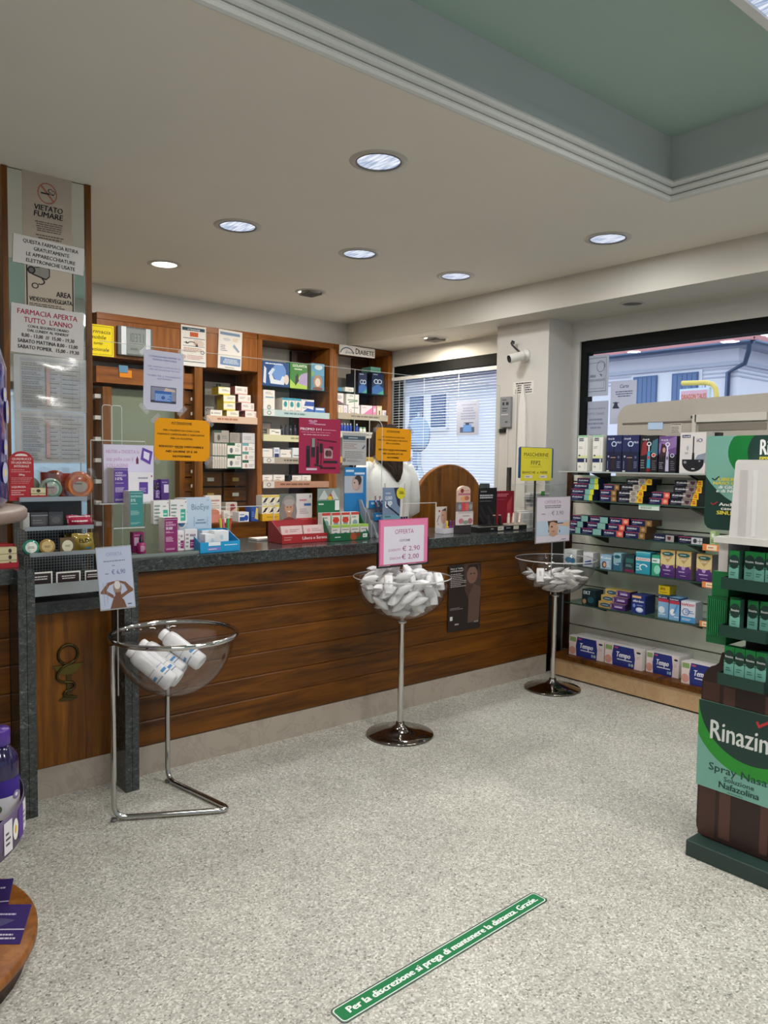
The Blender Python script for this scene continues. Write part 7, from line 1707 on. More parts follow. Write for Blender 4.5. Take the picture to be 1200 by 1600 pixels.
# second tier: tins
def tin(x, y, z, r, c, ctop, label, th=.02):
    e = thing('sweet_tin', label, 'tin', (x, y, z + r), (-.15, 0, 0))
    MB().lathe([(.0005, -th / 2), (r * .96, -th / 2), (r, -th * .4), (r, th * .4), (r * .96, th / 2), (.0005, th / 2)], c, n=28, axis='y').build('tin_body', GLOSSY, e)
    m = MB(); m.prints((-r, -th / 2 - .0004, -r), (2 * r, 0, 0), (0, 0, 2 * r), [E(.5, .5, .36, .36, ctop), LINES(.28, .42, .72, .58, 2, '#4a4638', True)]); m.build('tin_label', PAPER, e)
tin((0.919,1.124)[0], 3.46, 1.0895, .033, '#2c8a74', '#e8e6dc', 'round green sweet tin on the second tier of the rack')
tin((0.984,1.121)[0], 3.46, 1.0895, .033, '#a8884a', '#c8b078', 'round gold sweet tin beside the green one')
rc = (1.037,1.099,1.09,1.158)
carton('sweet_tin', 'square brown tin with a cream round label on the second tier of the rack', 'tin', None, rc, 3.45, .02, '#6a5434', [E(.5, .48, .38, .38, '#dcd6b8'), LINES(.3, .42, .7, .56, 2, '#4a5a3a', True)], z=1.0895)
rc = (1.105,1.197,1.085,1.165)
def bag(name, label, rc, y, z, items, c, group=None, d=.03):
    w = (rc[1] - rc[0]) / 2; hh = rc[3] - rc[2]
    m = MB()
    vs = []
    nx, nz = 8, 6
    for j in range(nz + 1):
        for i in range(nx + 1):
            u, v = i / nx, j / nz
            b = math.sin(PI * u) * math.sin(PI * min(1, v * 1.1 + .05))
            wob = .004 * math.sin(7 * u + 5 * v)
            vs.append((-w + 2 * w * u + wob, -d * b, hh * v + .003 * math.sin(9 * u)))
    fs = [(j * (nx + 1) + i, j * (nx + 1) + i + 1, (j + 1) * (nx + 1) + i + 1, (j + 1) * (nx + 1) + i) for j in range(nz) for i in range(nx)]
    m.mesh(vs, fs, c, True)
    vb = [(x, -y_ * .5 + .001, z_) for x, y_, z_ in vs]
    m.mesh(vb, [f[::-1] for f in fs], c, True)
    # print follows the puffed front
    for polys, col in items:
        for pv, pf in polys:
            q = []
            for u, v in pv:
                b = math.sin(PI * min(1, max(0, u))) * math.sin(PI * min(1, v * 1.1 + .05))
                q.append((-w + 2 * w * u, -d * b - .003, hh * v))
            m.mesh(q, pf, col, True)
    o = m.build(name, GLOSSY); o.location = ((rc[0] + rc[1]) / 2, y, z)
    return tag(o, label, 'bag', group)
bag('sweet_bag', 'gold sweet bag with blue and black print on the second tier of the rack', rc, 3.50, 1.0895, [R(.3, .3, .95, .45, '#3a94b8'), T('ELDA', .25, .9, .52, .2, '#1a1a1a', .01), R(.5, .16, .85, .24, '#3a94b8')], '#a08838')
bag('sweet_bag', 'dim gold bag lying behind the printed gold bag', (1.095,1.222,1.129,1.176), 3.58, 1.115, [LINES(.1, .2, .9, .8, 3, '#c8a84a')], '#7a6428')
# third tier
carton('sweet_box', 'dark translucent box pair at the left of the third tier', 'box', None, (0.94,1.011,1.204,1.276), 3.53, .05, '#3c3a3a', [R(.1, .2, .9, .8, '#524e4c'), LINES(.1, .3, .9, .6, 2, '#7a7674'), R(0, .8, 1, .84, '#9a9896')], z=1.1945, mat=GLOSSY)
carton('sweet_box', 'second dark translucent box beside the first on the third tier', 'box', None, (1.014,1.076,1.201,1.274), 3.53, .05, '#343231', [R(.1, .2, .9, .8, '#4a4644'), E(.5, .5, .3, .2, '#605c5a')], z=1.1945, mat=GLOSSY)
carton('sweet_box', 'grey box end at the left end of the third tier', 'box', None, (0.909,0.935,1.203,1.275), 3.53, .05, '#b8b6b4', [], z=1.1945)
bag('sweet_bag', 'pink sweet bag with white lettering at the right of the third tier', (1.104,1.211,1.196,1.248), 3.57, 1.1945, [R(0, .35, 1, .7, '#d8788c'), LINES(.15, .4, .85, .65, 1, '#f0dcdc'), R(.05, .85, .95, .95, '#e8c8c8')], '#b02c4c')
# top tier
rc = (0.883,0.985,1.378,1.532); r2 = (0.869,1.027,1.32,1.407)
e = thing('liquorice_display', 'red card display with an arched header and cream liquorice boxes on the top tier', 'display', ((r2[0] + r2[1]) / 2, 3.585, 1.3165))
ex = e.location.x; w = (r2[1] - r2[0]) / 2
x0, x1 = rc[0] - ex, rc[1] - ex; H = rc[3] - 1.3165; cx = (x0 + x1) / 2; rw = (x1 - x0) / 2
pts = [(x0, 0), (x1, 0)] + [(cx + rw * math.cos(a), H - .045 + .045 * math.sin(a)) for a in [PI * k / 10 for k in range(11)]]
m = MB().prism(pts, (0, .055, 0), (1, 0, 0), (0, 0, 1), (0, .003, 0), '#b01824')
m.prints((x0, .055, 0), (2 * rw, 0, 0), (0, 0, H), [E(.5, .9, .26, .05, '#e8d8d4', a0=0, a1=PI), T('QUADRUCCI', .12, .88, .82, .045, '#f0dcd8', .006), T('DI LIQUIRIZIA', .1, .9, .745, .045, '#f0dcd8', .006), T('INTEGRALE', .2, .8, .67, .045, '#f0dcd8', .006), LINES(.08, .56, .92, .64, 2, '#d88a88'), T('200mg', .38, .62, .5, .04, '#f0dcd8', .006), LINES(.08, .33, .92, .47, 4, '#d88a88')])
m.build('arched_header', CARD, e)
m = MB().box(-w, w, 0, .003, 0, .022, '#b01824'); m.box(-w, -w + .003, .003, .054, 0, .075, '#a01620'); m.box(w - .003, w, .003, .054, 0, .075, '#a01620'); m.box(-w + .003, w - .003, .003, .054, 0, .004, '#a01620')
m.box(-w + .003, -w + .085, .0, .003, .022, .075, '#b01824')
m.prints((-w, -.0003, 0), (.083, 0, 0), (0, 0, .075), [T('LIQUIRIZIA', .12, .8, .75, .1, '#f0dcd8', .008), LINES(.1, .3, .8, .65, 3, '#e0b0ac')])
m.build('red_tray', CARD, e)
for k in range(2):
    carton('liquorice_box', ['lower', 'upper'][k] + ' cream liquorice box in the red display of the top tier', 'box', None, (ex - w + .09, ex + w - .006, 0, .024), 3.592, .035, '#d8cfa4', [E(.5, .5, .14, .3, '#3a3020'), LINES(.1, .3, .3, .7, 1, '#8a7c50'), R(0, 0, 1, .12, '#b8a878')], z=1.3165 + .0045 + k * .0255)
def wrapped(name, label, rc, y, c, cc, z):
    w = (rc[1] - rc[0]) / 2; H = rc[3] - rc[2]
    e = thing(name, label, 'bag', ((rc[0] + rc[1]) / 2, y, z))
    r = min(w * .82, H * .46)
    MB().lathe([(.0005, -.018), (r * .7, -.018), (r, -.008), (r, .008), (r * .9, .016), (.0005, .016)], c, (0, 0, r + .002), n=26, axis='y').build('tin', GLOSSY, e)
    m = MB(); m.prints((-r, -.0185, .002), (2 * r, 0, 0), (0, 0, 2 * r), [RING(.5, .5, .42, .42, .2, cc), E(.5, .45, .26, .2, '#a89c90'), LINES(.3, .5, .7, .62, 1, '#5a4030')]); m.build('tin_print', PAPER, e)
    m = MB(); vs = []
    for j in range(7):
        for i in range(9):
            u, v = i / 8, j / 6
            vs.append((-w + 2 * w * u + .004 * math.sin(8 * v + 3 * u), -.026 * math.sin(PI * u) - .004 * math.sin(11 * u + 7 * v), H * v * (1 + .05 * math.sin(9 * u))))
    m.mesh(vs, [(j * 9 + i, j * 9 + i + 1, (j + 1) * 9 + i + 1, (j + 1) * 9 + i) for j in range(6) for i in range(8)], '#fff', True)
    m.build('clear_wrapping', WRAP, e)
    return e
wrapped('wrapped_sweets', 'clear bag with a pale green sweet tin on the top tier', (0.992,1.108,1.323,1.446), 3.62, '#a8bca8', '#5a8a74', 1.3165)
wrapped('wrapped_sweets', 'clear bag with an orange sweet tin at the right of the top tier', (1.094,1.248,1.326,1.464), 3.61, '#b4552c', '#c8783c', 1.3165)
rc = (1.097,1.167,1.33,1.449)
carton('orange_sweets', 'flat orange sweet pouch behind the orange tin on the top tier', 'pouch', None, rc, 3.634, .012, '#a83c1c', [LINES(.1, .4, .6, .8, 3, '#c8603a')], z=1.3165, mat=GLOSSY)

# red liquorice boxes on the left counter
rc = (0.723,0.863,1.046,1.147)
e = tray_display('liquorice_tray', 'red card tray of cream liquorice boxes on the left counter', (rc[0], rc[1], 0, 0, 3.43), .06, .022, .095, '#a81824', '#981620', loc_z=1.0455)
for k in range(3):
    carton('liquorice_box', ['lowest', 'middle', 'top'][k] + ' cream liquorice box in the red tray on the left counter', 'box', 'liquorice boxes in the left tray', (rc[0] + .005, rc[1] - .005, 0, .026), 3.436, .045, '#d0c69c', [E(.8, .5, .05, .35, '#3a3020'), R(0, 0, 1, .1, '#a89868')], z=1.0455 + .0045 + k * .027)
carton('red_carton', 'plain red carton standing behind the cream liquorice boxes at the left edge', 'box', None, (0.741,0.844,1.113,1.207), 3.50, .06, '#b01c26', [LINES(.1, .5, .8, .8, 2, '#d87a78')], z=1.0455)

# ================================================================== round tiered display cut by the left edge
DX, DY = .20, 2.535
ds = thing('round_display', 'round tiered wooden display of violet products cut off by the left edge', 'display stand', (DX, DY, 0))
def disc(z, r, th, name, mat, col='#8a5030'):
    MB().lathe([(.0005, z - th), (r * .985, z - th), (r, z - th * .8), (r, z - th * .2), (r * .985, z), (.0005, z)], col, n=72).build(name, mat, ds)
disc(1.358, .450, .036, 'top_disc', CARD, '#7d6a60')
disc(.415, .425, .02, 'middle_disc', WOOD_X)
disc(.098, .462, .035, 'base_disc', WOOD_LT)
MB().lathe([(.0005, .0), (.43, 0), (.43, .062), (.0005, .062)], '#2a1a10', n=48).build('plinth', WOOD_DK, ds)
MB().cyl((0, 0, .09), (0, 0, 1.33), .04, '#5a4a44', n=20).build('centre_post', WOOD_DK, ds)
m = MB().lathe([(.428, .395), (.430, .396), (.430, .505), (.428, .505)], '#5a4a6a', n=72)
m.build('clear_rim_band', CARD, ds)
for k in range(24):
    a = -.75 + k * .11
    p = Vector((.4305 * math.cos(a), .4305 * math.sin(a), .405)); u = Vector((-math.sin(a), math.cos(a), 0)) * .042
    m = MB(); it = [[R(0, 0, 1, 1, '#dcd6da'), LINES(.2, .2, .8, .7, 3, '#3a3a44')], [E(.5, .5, .4, .34, '#e8e4dc'), E(.5, .5, .16, .14, '#d8b040')], [R(0, 0, 1, 1, '#5c3c8c')]][k % 3]
    m.prints(p, u, (0, 0, .09), it, start=.001); m.build('rim_print', PAPER, ds)
def herb_bottle(x, y, z, label, s=1.0):
    e = thing('herbal_bottle', label, 'bottle', (x, y, z), 0, 'violet herbal bottles on the middle disc')
    R_ = .055 * s
    MB().lathe([(.0005, 0), (R_ * .95, 0), (R_, .008), (R_, .19), (R_ * .92, .212), (R_ * .6, .235), (R_ * .5, .245), (.0005, .245)], '#1f1440', n=26).build('bottle_body', GLOSSY, e)
    MB().lathe([(R_ * .56, .243), (R_ * .6, .246), (R_ * .6, .285), (R_ * .55, .292), (.0005, .292)], '#4a2a86', n=26).build('cap', PLASTIC, e)
    m = MB().lathe([(R_ * 1.012, .035), (R_ * 1.012, .10)], '#d0ccd2', n=26); m.build('white_label', PAPER, e)
    m = MB().lathe([(R_ * 1.014, .10), (R_ * 1.014, .15)], '#3a2480', n=26); m.build('violet_label', PAPER, e)
    m = MB()
    for q in range(6):
        a = q * PI / 3 + .2
        p = Vector((R_ * 1.02 * math.cos(a), R_ * 1.02 * math.sin(a), .055 + .03 * (q % 2))); u = Vector((-math.sin(a), math.cos(a), 0)) * .03
        m.prints(p - u * .5, u, (0, 0, .028), [E(.5, .5, .45, .45, ['#e0b83a', '#5a6a50', '#8a7aa0'][q % 3]), E(.5, .5, .2, .2, ['#c08a20', '#3a4a3a', '#e8e4ec'][q % 3])], start=.0006)
    m.build('flower_print', PAPER, e)
for x, y, lb in ((.546, 2.425, 'front violet herbal bottle with daisy label nearest the disc rim'), (.545, 2.555, 'violet herbal bottle partly hidden behind the front one'), (.40, 2.40, 'violet herbal bottle beside the front one at the picture edge')):
    herb_bottle(x, y, .416, lb)
# giant violet display bottle on the top disc and leaflets on the base
gb = thing('giant_bottle', 'giant violet dummy bottle on the top disc at the left edge', 'bottle', (DX, DY, 1.359))
MB().lathe([(.0005, 0), (.38, 0), (.401, .02), (.401, .40), (.385, .46), (.29, .51), (.2, .54), (.0005, .54)], '#3c3478', n=64).build('bottle_body', GLOSSY, gb)
m = MB()
for k in range(14):
    for z, r in ((.07, .03), (.15, .022), (.24, .034), (.30, .02)):
        a = k * .45 + z * 6
        p = Vector((.4025 * math.cos(a), .4025 * math.sin(a), z)); u = Vector((-math.sin(a), math.cos(a), 0)) * 2 * r
        m.prints(p - u * .5, u, (0, 0, 2 * r), [E(.5, .5, .5, .5, '#a8a4c8'), E(.5, .5, .2, .2, '#d0c070')], start=.0015)
tag(m.build('flower_print', PAPER, gb), kind='stuff')
MB().lathe([(.21, .538), (.22, .54), (.22, .60), (.0005, .60)], '#4a3a86', n=40).build('cap', PLASTIC, gb)
for k, (px_, lab) in enumerate((((.50, 2.53, .25), 'rear violet leaflet holder on the base disc'), ((.50, 2.36, .1), 'front violet leaflet holder with pale print on the base disc'))):
    x, y, r = px_
    e = thing('leaflet', lab, 'leaflet', (x, y, .099), (-.9, 0, -.75 + r))
    w_, h_ = .085, .11
    m = MB().box(-w_, w_, 0, .003, .0, h_, '#3c2a6c')
    m.prints((-w_, 0, 0), (2 * w_, 0, 0), (0, 0, h_), [R(0, .35, 1, .38, '#c8c0d8'), LINES(.5, .7, .9, .8, 1, '#c8c0d8'), LINES(.4, .1, .9, .28, 2, '#d8d0e0'), PG([(.1, .5), (.6, .45), (.8, .6), (.3, .7)], '#5a5480')])
    m.build('printed_board', CARD, e)

# ================================================================== papers on the mirror pillar
ym = 3.7905
def msheet(rc, c, items, label, rot=0, cat='notice', y=ym): return sheet('notice_sheet', label, cat, rc, y, c, items, rot=rot)
BK = '#26242a'
msheet((0.993,1.21,2.487,2.816), '#b5a898', [RING(.5, .70, .2, .145, .12, '#a86a5a'), LN(.37, .80, .63, .60, .025, '#a86a5a', 1.4), R(.37, .685, .55, .705, BK), R(.565, .685, .585, .705, BK), R(.595, .685, .63, .705, BK), RING(.57, .74, .06, .03, .3, BK, a0=1, a1=5), RING(.62, .725, .04, .03, .3, BK, a0=-1, a1=2.5), T('VIETATO', .22, .80, .455, .075, BK, .008, .25), T('FUMARE', .22, .80, .365, .075, BK, .008, .25), LINES(.2, .16, .86, .31, 5, '#6a6058', True), LINES(.24, .06, .84, .13, 2, '#6a6058', True)], 'beige no smoking notice with a struck-out cigarette at the top of the mirror')
msheet((0.947,1.26,2.377,2.504), '#d8d5d0', [T('QUESTA FARMACIA RITIRA', .13, .91, .76, .13, BK, .003), T('GRATUITAMENTE', .28, .78, .54, .13, BK, .003), T('LE APPARECCHIATURE', .18, .87, .32, .13, BK, .003), T('ELETTRONICHE USATE', .18, .87, .10, .13, BK, .003)], 'white strip notice about collecting used electronics on the mirror', math.radians(2.5), y=3.787)
msheet((0.999,1.218,2.182,2.402), '#c2b5a4', [LN(.04, 0, .04, 1, .025, BK), LN(.97, 0, .97, 1, .025, BK), PG([(.12, .86), (.4, .93), (.5, .88), (.5, .72), (.42, .64), (.14, .72)], BK), PG([(.14, .85), (.40, .91), (.48, .87), (.48, .73), (.42, .67), (.16, .74)], '#8f8c84'), E(.13, .81, .08, .08, BK), E(.13, .81, .05, .05, '#6a6862'), RING(.3, .6, .1, .07, .3, BK, a0=-2, a1=1.2), RING(.2, .5, .07, .06, .3, BK), T('AREA', .62, .92, .33, .11, BK, .008), T('VIDEOSORVEGLIATA', .08, .95, .185, .09, BK, .006), LINES(.08, .07, .9, .15, 2, '#5a5048'), LINES(.35, .02, .75, .05, 1, '#5a5048')], 'beige video surveillance notice with a camera drawing on the mirror')
msheet((0.933,1.256,1.978,2.198), '#d5d1ce', [T('FARMACIA APERTA', .08, .90, .80, .105, '#a8324c', .004), T('TUTTO  L\'ANNO', .17, .83, .64, .105, '#a8324c', .004), T('CON IL SEGUENTE ORARIO', .22, .78, .54, .055, BK, .003), T('DAL LUNEDI\' AL VENERDI\'', .22, .78, .455, .055, BK, .003), T('8,00 - 13,00  ///  15,00 - 19,30', .14, .86, .335, .075, BK, .004), T('SABATO MATTINA 8,00 - 13,00', .09, .91, .215, .075, BK, .004), T('SABATO POMER.  15,00 - 19,30', .09, .93, .095, .075, BK, .004)], 'white opening hours notice with a red heading on the mirror', math.radians(1.5), y=3.787)
for rc, lb, sd in (((0.946,1.276,1.724,1.974), 'upper timetable sheet in a clear sleeve on the mirror', 0), ((0.948,1.267,1.482,1.721), 'lower timetable sheet in a clear sleeve on the mirror', 1)):
    it = [R(.08, .04, .97, .96, '#c6c6c4'), R(.08, .90, .97, .93, '#b4b8c0')]
    for k in range(10):
        v = .84 - k * .085
        it.append(LINES(.1, v - .03, .40, v + .035, 2, '#8a8a90')); it.append(LINES(.43, v - .005, .60, v + .03, 1, '#9a8a88')); it.append(LINES(.64, v - .005, .94, v + .03, 1, '#8e8e92')); it.append(R(.08, v - .04, .97, v - .036, '#a4a4a6'))
    it += [LN(u, .04, u, .96, .004, '#a4a4a6') for u in (.41, .48, .62, .78, .88)] + [R(.42, .1, .47, .8, '#c8aaa4')]
    o = msheet(rc, '#d2d2d0', it, lb)
    w, h = rc[1] - rc[0], rc[3] - rc[2]
    m = MB(); vs = []
    for j in range(9):
        for i in range(7):
            vs.append((-w / 2 - .006 + (w + .012) * i / 6, -.004 - .004 * (1 + math.sin(j * 1.1 + sd + .5 * i)) * math.sin(PI * i / 6), -.004 + (h + .008) * j / 8))
    m.mesh(vs, [(j * 7 + i, j * 7 + i + 1, (j + 1) * 7 + i + 1, (j + 1) * 7 + i) for j in range(8) for i in range(6)], '#fff', True)
    m.build('clear_sleeve', WRAP, o)

# ================================================================== column fittings, posters, floor strip
XC = 4.6
tk = MB().prism([(0, 1.1), (.10, 1.1), (.085, 1.95), (.055, 2.12), (.045, 2.12), (.02, 1.95)], (-.022, (3.894,1.684)[0] + .05, 0), (0, -1, 0), (0, 0, 1), (.022, 0, 0), '#e2ded6').build('cable_cover', PLASTIC)
tag(tk, 'tall tapered white cable cover on the column face below the printed notice', 'cable cover'); tk.location = (XC, 0, 0)
for k, px_ in enumerate((0, 1)):
    yq = [(3.963,1.635)[0], (4.048,1.636)[0]][k]
    o = MB().box(-.008, 0, yq - .006, yq + .006, 1.06, [2.10, 1.88][k], '#d2cec6').build('cable_duct', PLASTIC); o.location = (XC, 0, 0); tag(o, ['thin white cable duct below the printed notice on the column', 'shorter white cable duct under the grey wall unit'][k], 'cable duct')
rc = (4.112,4.006,1.795,2.034)
it = thing('wall_intercom', 'grey slim wall unit with small buttons and prints on the column', 'intercom', (4.60, (rc[0] + rc[1]) / 2, rc[2]), -PI / 2)
w = abs(rc[0] - rc[1]) / 2; h = rc[3] - rc[2]
MB().box(-w, w, -.028, -.0005, 0, h, '#8e8e90').build('body', PLASTIC, it, bevel=.003)
m = MB(); m.prints((-w, -.0285, 0), (2 * w, 0, 0), (0, 0, h), [LINES(.2, .86, .9, .93, 1, '#4a4a4e'), R(.25, .72, .45, .82, '#3e3e44'), R(.6, .72, .85, .82, '#3e3e44'), LINES(.25, .5, .8, .66, 2, '#4a4a50'), LINES(.15, .38, .85, .46, 1, '#d0d0d4'), R(.55, .15, .8, .2, '#5a5a60')]); m.build('front_print', PAPER, it)
rc = (4.134,4.067,1.756,1.786)
o = MB().box(-.02, -.0005, min(rc[:2]), max(rc[:2]), rc[2], rc[3], '#1c1e1e').build('black_clip', PLASTIC); o.location = (XC, 0, 0); tag(o, 'small black clip box under the grey wall unit on the column', 'clip')
rc = (4.004,3.801,2.045,2.143)
o = sheet('wall_notice', 'small text notice stuck on the white column under the camera', 'notice', rc, 4.598, '#ddd8d0', [LINES(.08, .06, .95, .94, 5, '#3c3a38', True, th=.55)], axis='x')
# surveillance camera
cm = thing('security_camera', 'small white and black bullet camera on the column', 'camera', (4.60, (3.896,2.336)[0], (3.896,2.336)[1]), -PI / 2)
MB().lathe([(.0005, -.012), (.05, -.012), (.055, 0), (.0005, 0)], '#d8d4cc', n=24, axis='y').build('mount_plate', PLASTIC, cm)
MB().cyl((0, -.01, 0), (.0, -.05, -.008), .014, '#d0ccc4').build('arm', PLASTIC, cm)
MB().cyl((.02, -.045, -.004), (-.03, -.14, -.034), .034, '#dedad2', n=20).build('body', PLASTIC, cm)
MB().cyl((-.0303, -.1405, -.0342), (-.033, -.146, -.036), .028, '#15161a', n=20).build('lens', GLOSSY, cm)
MB().tube([(-.02, -.045, .03), (-.05, -.05, .055), (-.085, -.05, .085), (-.095, -.05, .10), (-.085, -.05, .115), (-.07, -.05, .108), (-.075, -.05, .09)], .008, '#17181a', n=8).build('cable_loop', PLASTIC, cm)
# notice in the far window (stuck on the inside, before the blind)
rc = (4.854,4.591,1.757,2.05)
o = sheet('window_notice', 'pale notice with a blue weighing scale picture hanging before the blind', 'notice', rc, 4.838, '#b9bfd6', [T('CONTROLLARE PRIMA', .2, .9, .88, .03, '#7a84b0', .002), LINES(.15, .45, .9, .84, 5, '#949cc0', True), R(.16, .08, .82, .24, '#5a6480'), PG([(.3, .1), (.7, .1), (.68, .32), (.32, .32)], '#6a9ae0'), R(.42, .3, .58, .36, '#3a4866'), R(.34, .355, .78, .375, '#3a4866')], axis='x')
# dark poster on the counter front
rc = (3.41,3.705,0.43,0.862)
sheet('counter_poster', 'dark poster of a face with white print on the counter front boards', 'poster', rc, 3.464, '#2b211e', [PG([(.45, 1), (.9, 1), (1, .8), (1, .5), (.7, .35), (.5, .6)], '#4a362e'), E(.72, .82, .17, .13, '#7a5a4c'), PG([(.55, .9), (.6, .98), (.9, .98), (.9, .88), (.8, .94), (.62, .94)], '#2a1c18'), E(.68, .84, .03, .01, '#2a1a16'), E(.78, .84, .03, .01, '#2a1a16'), E(.74, .755, .04, .012, '#8a4a44'), PG([(.6, .1), (.95, .1), (1, .62), (.78, .68), (.62, .5)], '#5c463c'), T('Non è "bella', .05, .42, .93, .022, '#d8d4d0', .006), T('un\'influenza"', .05, .44, .895, .022, '#d8d4d0', .006), LINES(.05, .66, .55, .87, 8, '#a8a09c'), LINES(.05, .32, .5, .36, 2, '#8a8480'), R(.05, .17, .13, .23, '#d0ccc8'), LINES(.2, .08, .34, .13, 1, '#b8b4b0'), T('ACN', .8, .93, .09, .025, '#b0acaa', .008)])
# green distance strip on the floor
fs_ = thing('floor_strip', 'green floor sticker strip asking to keep the distance', 'floor sticker', (1.64, 1.6225, 0), math.radians(2.2))
w, h = .455, .0345
def rr(w, h, r): return [(sx * (w - r) + r * math.cos(a) , sy * (h - r) + r * math.sin(a)) for sx, sy, a0 in ((1, 1, 0), (-1, 1, PI / 2), (-1, -1, PI), (1, -1, 1.5 * PI)) for a in [a0 + k * PI / 8 for k in range(5)]]
m = MB().prism(rr(w, h, .016), (0, 0, .0012), (1, 0, 0), (0, 1, 0), (0, 0, -.001), '#2a4a3c', '#2a4a3c'); m.build('backing', PLASTIC, fs_)
m = MB()
q = lambda pts: [(p[0] / (2 * w) + .5, p[1] / (2 * h) + .5) for p in pts]
m.prints((-w, -h, .0012), (2 * w, 0, 0), (0, 2 * h, 0), [PG(q(rr(w - .005, h - .005, .013)), '#dfe8e0'), PG(q(rr(w - .0085, h - .0085, .011)), '#1f7a48'), T('Per la discrezione si prega di mantenere la distanza. Grazie.', .045, .965, .34, .36, '#eef2ee', .004)], start=.0002)
m.build('lettering', PAPER, fs_)

# ================================================================== pharmacist behind the counter, seen from the back
def loft(m, rings, c, n=22, cap=True):
    vs = []
    for cx, cy, z, rx, ry in rings:
        for k in range(n):
            a = 2 * PI * k / n
            ca, sa = math.cos(a), math.sin(a)
            vs.append((cx + rx * math.copysign(abs(ca) ** .85, ca), cy + ry * math.copysign(abs(sa) ** .85, sa), z))
    m.mesh(vs, [(i * n + k, i * n + (k + 1) % n, (i + 1) * n + (k + 1) % n, (i + 1) * n + k) for i in range(len(rings) - 1) for k in range(n)], c, True)
    if cap: m.mesh(vs, [tuple(range(n - 1, -1, -1)), tuple(range((len(rings) - 1) * n, len(rings) * n))], c)
    return m
def taper(m, pts, rad, c, n=14):
    pts = [Vector(p) for p in pts]; vs = []
    ref = None
    for i, p in enumerate(pts):
        t_ = (pts[min(i + 1, len(pts) - 1)] - pts[max(i - 1, 0)]).normalized()
        ref = t_.orthogonal().normalized() if ref is None else (ref - t_ * ref.dot(t_)).normalized()
        b = t_.cross(ref)
        for k in range(n):
            a = 2 * PI * k / n
            vs.append(p + (ref * math.cos(a) + b * math.sin(a)) * rad[i])
    m.mesh(vs, [(i * n + k, i * n + (k + 1) % n, (i + 1) * n + (k + 1) % n, (i + 1) * n + k) for i in range(len(pts) - 1) for k in range(n)], c, True)
    return m
pe = thing('person', 'person with long dark hair in a white coat, seen from behind at the counter', 'person', (3.615, 4.36, -.0), math.radians(-8))
V, Ed, Rd = [], [], []
def vtx(p, r, par=None):
    V.append(p); Rd.append(r)
    if par is not None: Ed.append((par, len(V) - 1))
    return len(V) - 1
pel = vtx((0, 0, .95), .12)
sp1 = vtx((0, .0, 1.12), .105, pel); sp2 = vtx((0, .0, 1.30), .115, sp1); nk0 = vtx((0, .0, 1.47), .06, sp2); nk1 = vtx((0, .015, 1.55), .045, nk0)
h1 = vtx((0, .025, 1.62), .07, nk1); h2 = vtx((0, .03, 1.69), .082, h1); h3 = vtx((0, .02, 1.75), .05, h2)
for s in (-1, 1):
    hp = vtx((s * .09, 0, .90), .095, pel); kn = vtx((s * .10, .015, .50), .058, hp); cf = vtx((s * .10, -.01, .34), .052, kn); an = vtx((s * .10, 0, .09), .034, cf); ft = vtx((s * .11, .10, .035), .032, an); vtx((s * .115, .17, .028), .024, ft)
    sh = vtx((s * .165, 0, 1.435), .058, nk0); el = vtx((s * .225, -.005, 1.17), .042, sh); wr = vtx((s * .20, .20, 1.09), .025, el)
    pm = vtx((s * .19, .26, 1.08), .026, wr)
    for k, (dx, ln) in enumerate(((-.028, .065), (-.010, .078), (.010, .072), (.027, .055))):
        a_ = vtx((s * (.19 + dx), .30, 1.082), .009, pm); b_ = vtx((s * (.19 + dx * 1.1), .30 + ln * .6, 1.073), .008, a_); vtx((s * (.19 + dx * 1.1), .30 + ln, 1.055), .007, b_)
    a_ = vtx((s * .155, .255, 1.075), .010, pm); vtx((s * .14, .295, 1.062), .008, a_)
bmz = bpy.data.meshes.new('body'); bmz.from_pydata(V, Ed, [])
at = bmz.attributes.new('col', 'FLOAT_COLOR', 'POINT')
bo = bpy.data.objects.new('body', bmz); COL.objects.link(bo); bo.parent = pe
SKIN = attr_mat('skin', .5, .04, 20)
bsd = SKIN.node_tree.nodes['Principled BSDF']
for l in list(bsd.inputs['Base Color'].links): SKIN.node_tree.links.remove(l)
bsd.inputs['Base Color'].default_value = L('#c99a80')
bmz.materials.append(SKIN)
md = bo.modifiers.new('skin', 'SKIN')
for i, sv in enumerate(bmz.skin_vertices[0].data):
    sv.radius = (Rd[i], Rd[i]); sv.use_root = (i == 0)
bo.modifiers.new('smooth', 'SUBSURF').levels = 1
bo.modifiers['smooth'].render_levels = 2
# face (turned away from the camera)
fm = MB()
for s in (-1, 1):
    fm.lathe([(.0005, -.012), (.008, -.009), (.012, 0), (.008, .009), (.0005, .012)], '#e8e4e0', (s * .032, .108, 1.672), n=12)
    fm.lathe([(.0005, -.005), (.005, -.003), (.005, .003), (.0005, .005)], '#2c1c14', (s * .032, .119, 1.672), n=10)
fm.mesh([(-.012, .115, 1.625), (.012, .115, 1.625), (0, .138, 1.63), (0, .11, 1.675)], [(0, 1, 2), (1, 3, 2), (3, 0, 2)], '#c99a80')
fm.box(-.022, .022, .104, .112, 1.590, 1.600, '#a85a54')
tag(fm.build('face_features', PLASTIC, pe), kind='stuff')
for s in (-1, 1): MB().lathe([(.0005, -.028), (.009, -.02), (.013, 0), (.011, .02), (.0005, .03)], '#c99a80', (s * .086, .02, 1.66), n=12).build('ear', PLASTIC, pe)
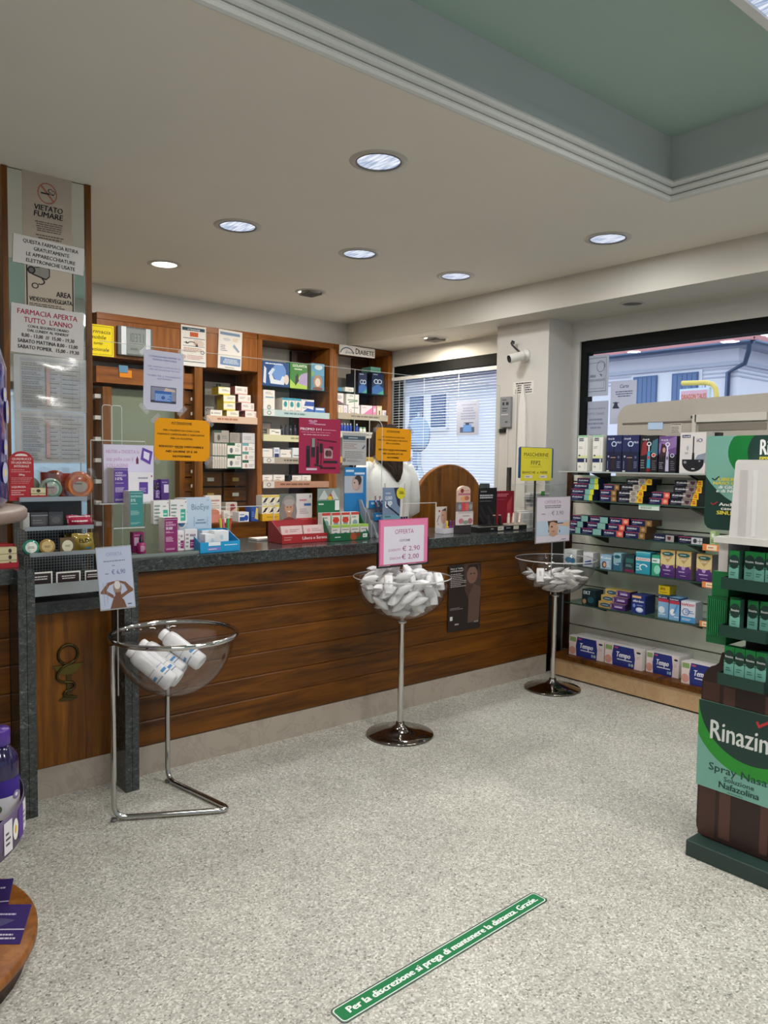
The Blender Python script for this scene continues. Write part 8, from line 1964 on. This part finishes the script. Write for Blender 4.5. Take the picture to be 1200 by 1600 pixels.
# coat
CW = '#efebe4'
m = MB()
loft(m, [(0, .0, .48, .225, .17), (0, 0, .70, .215, .165), (0, 0, .95, .20, .15), (0, 0, 1.10, .185, .14), (0, -.005, 1.25, .195, .14), (0, -.01, 1.36, .205, .135), (0, -.008, 1.43, .195, .115), (0, 0, 1.475, .145, .09), (0, .005, 1.51, .085, .07), (0, .01, 1.535, .066, .06)], CW, n=28)
m.build('white_coat', CLOTH, pe)
for s in (-1, 1):
    m = MB(); taper(m, [(s * .12, -.005, 1.47), (s * .175, -.005, 1.45), (s * .215, -.008, 1.36), (s * .232, -.01, 1.25), (s * .240, -.008, 1.165), (s * .228, .07, 1.13), (s * .208, .165, 1.10)], [.05, .072, .070, .064, .060, .052, .044], CW)
    m.build('sleeve', CLOTH, pe)
m = MB()
for x in (-.07, .0, .07):
    m.tube([(x, -.146, 1.02), (x * 1.1, -.150, 1.2), (x * 1.2, -.138, 1.36)], .0045, '#cfcac2', n=6)
tag(m.build('coat_seam', CLOTH, pe), kind='stuff')
# hair: cap over the skull and long strands narrowing down the back
HR = '#2a1d18'
m = MB()
loft(m, [(0, -.02, 1.785, .02, .02), (0, -.015, 1.775, .06, .06), (0, -.015, 1.74, .095, .09), (-.005, -.02, 1.68, .112, .098), (-.012, -.03, 1.60, .120, .090), (-.01, -.045, 1.54, .105, .072), (.005, -.085, 1.49, .066, .052), (.012, -.115, 1.45, .046, .038), (.016, -.135, 1.41, .030, .026), (.02, -.142, 1.37, .010, .010)], HR, n=24)
m.build('hair', CLOTH, pe)
for k in range(14):
    a = PI + PI * (k + .5) / 14
    m = MB(); x, y = .118 * math.cos(a), .094 * math.sin(a)
    taper(m, [(x * .5, y * .5 - .015, 1.783), (x * .95, y * .95 - .018, 1.71), (x * 1.04, y * 1.02 - .028, 1.60), (x * .82, y * .8 - .055, 1.53), (x * .36 + .01, -.145, 1.44 + .012 * (k % 3)), (x * .15 + .018, -.150, 1.385)], [.006, .013, .014, .013, .010, .004], ['#33241d', '#241812', '#3c2b22'][k % 3], n=8)
    m.build('hair_strand', CLOTH, pe)

# ------------------------------------------------------------------ tidy up
if _td is not None:
    _d = _td.data
    bpy.data.objects.remove(_td)
    bpy.data.curves.remove(_d)
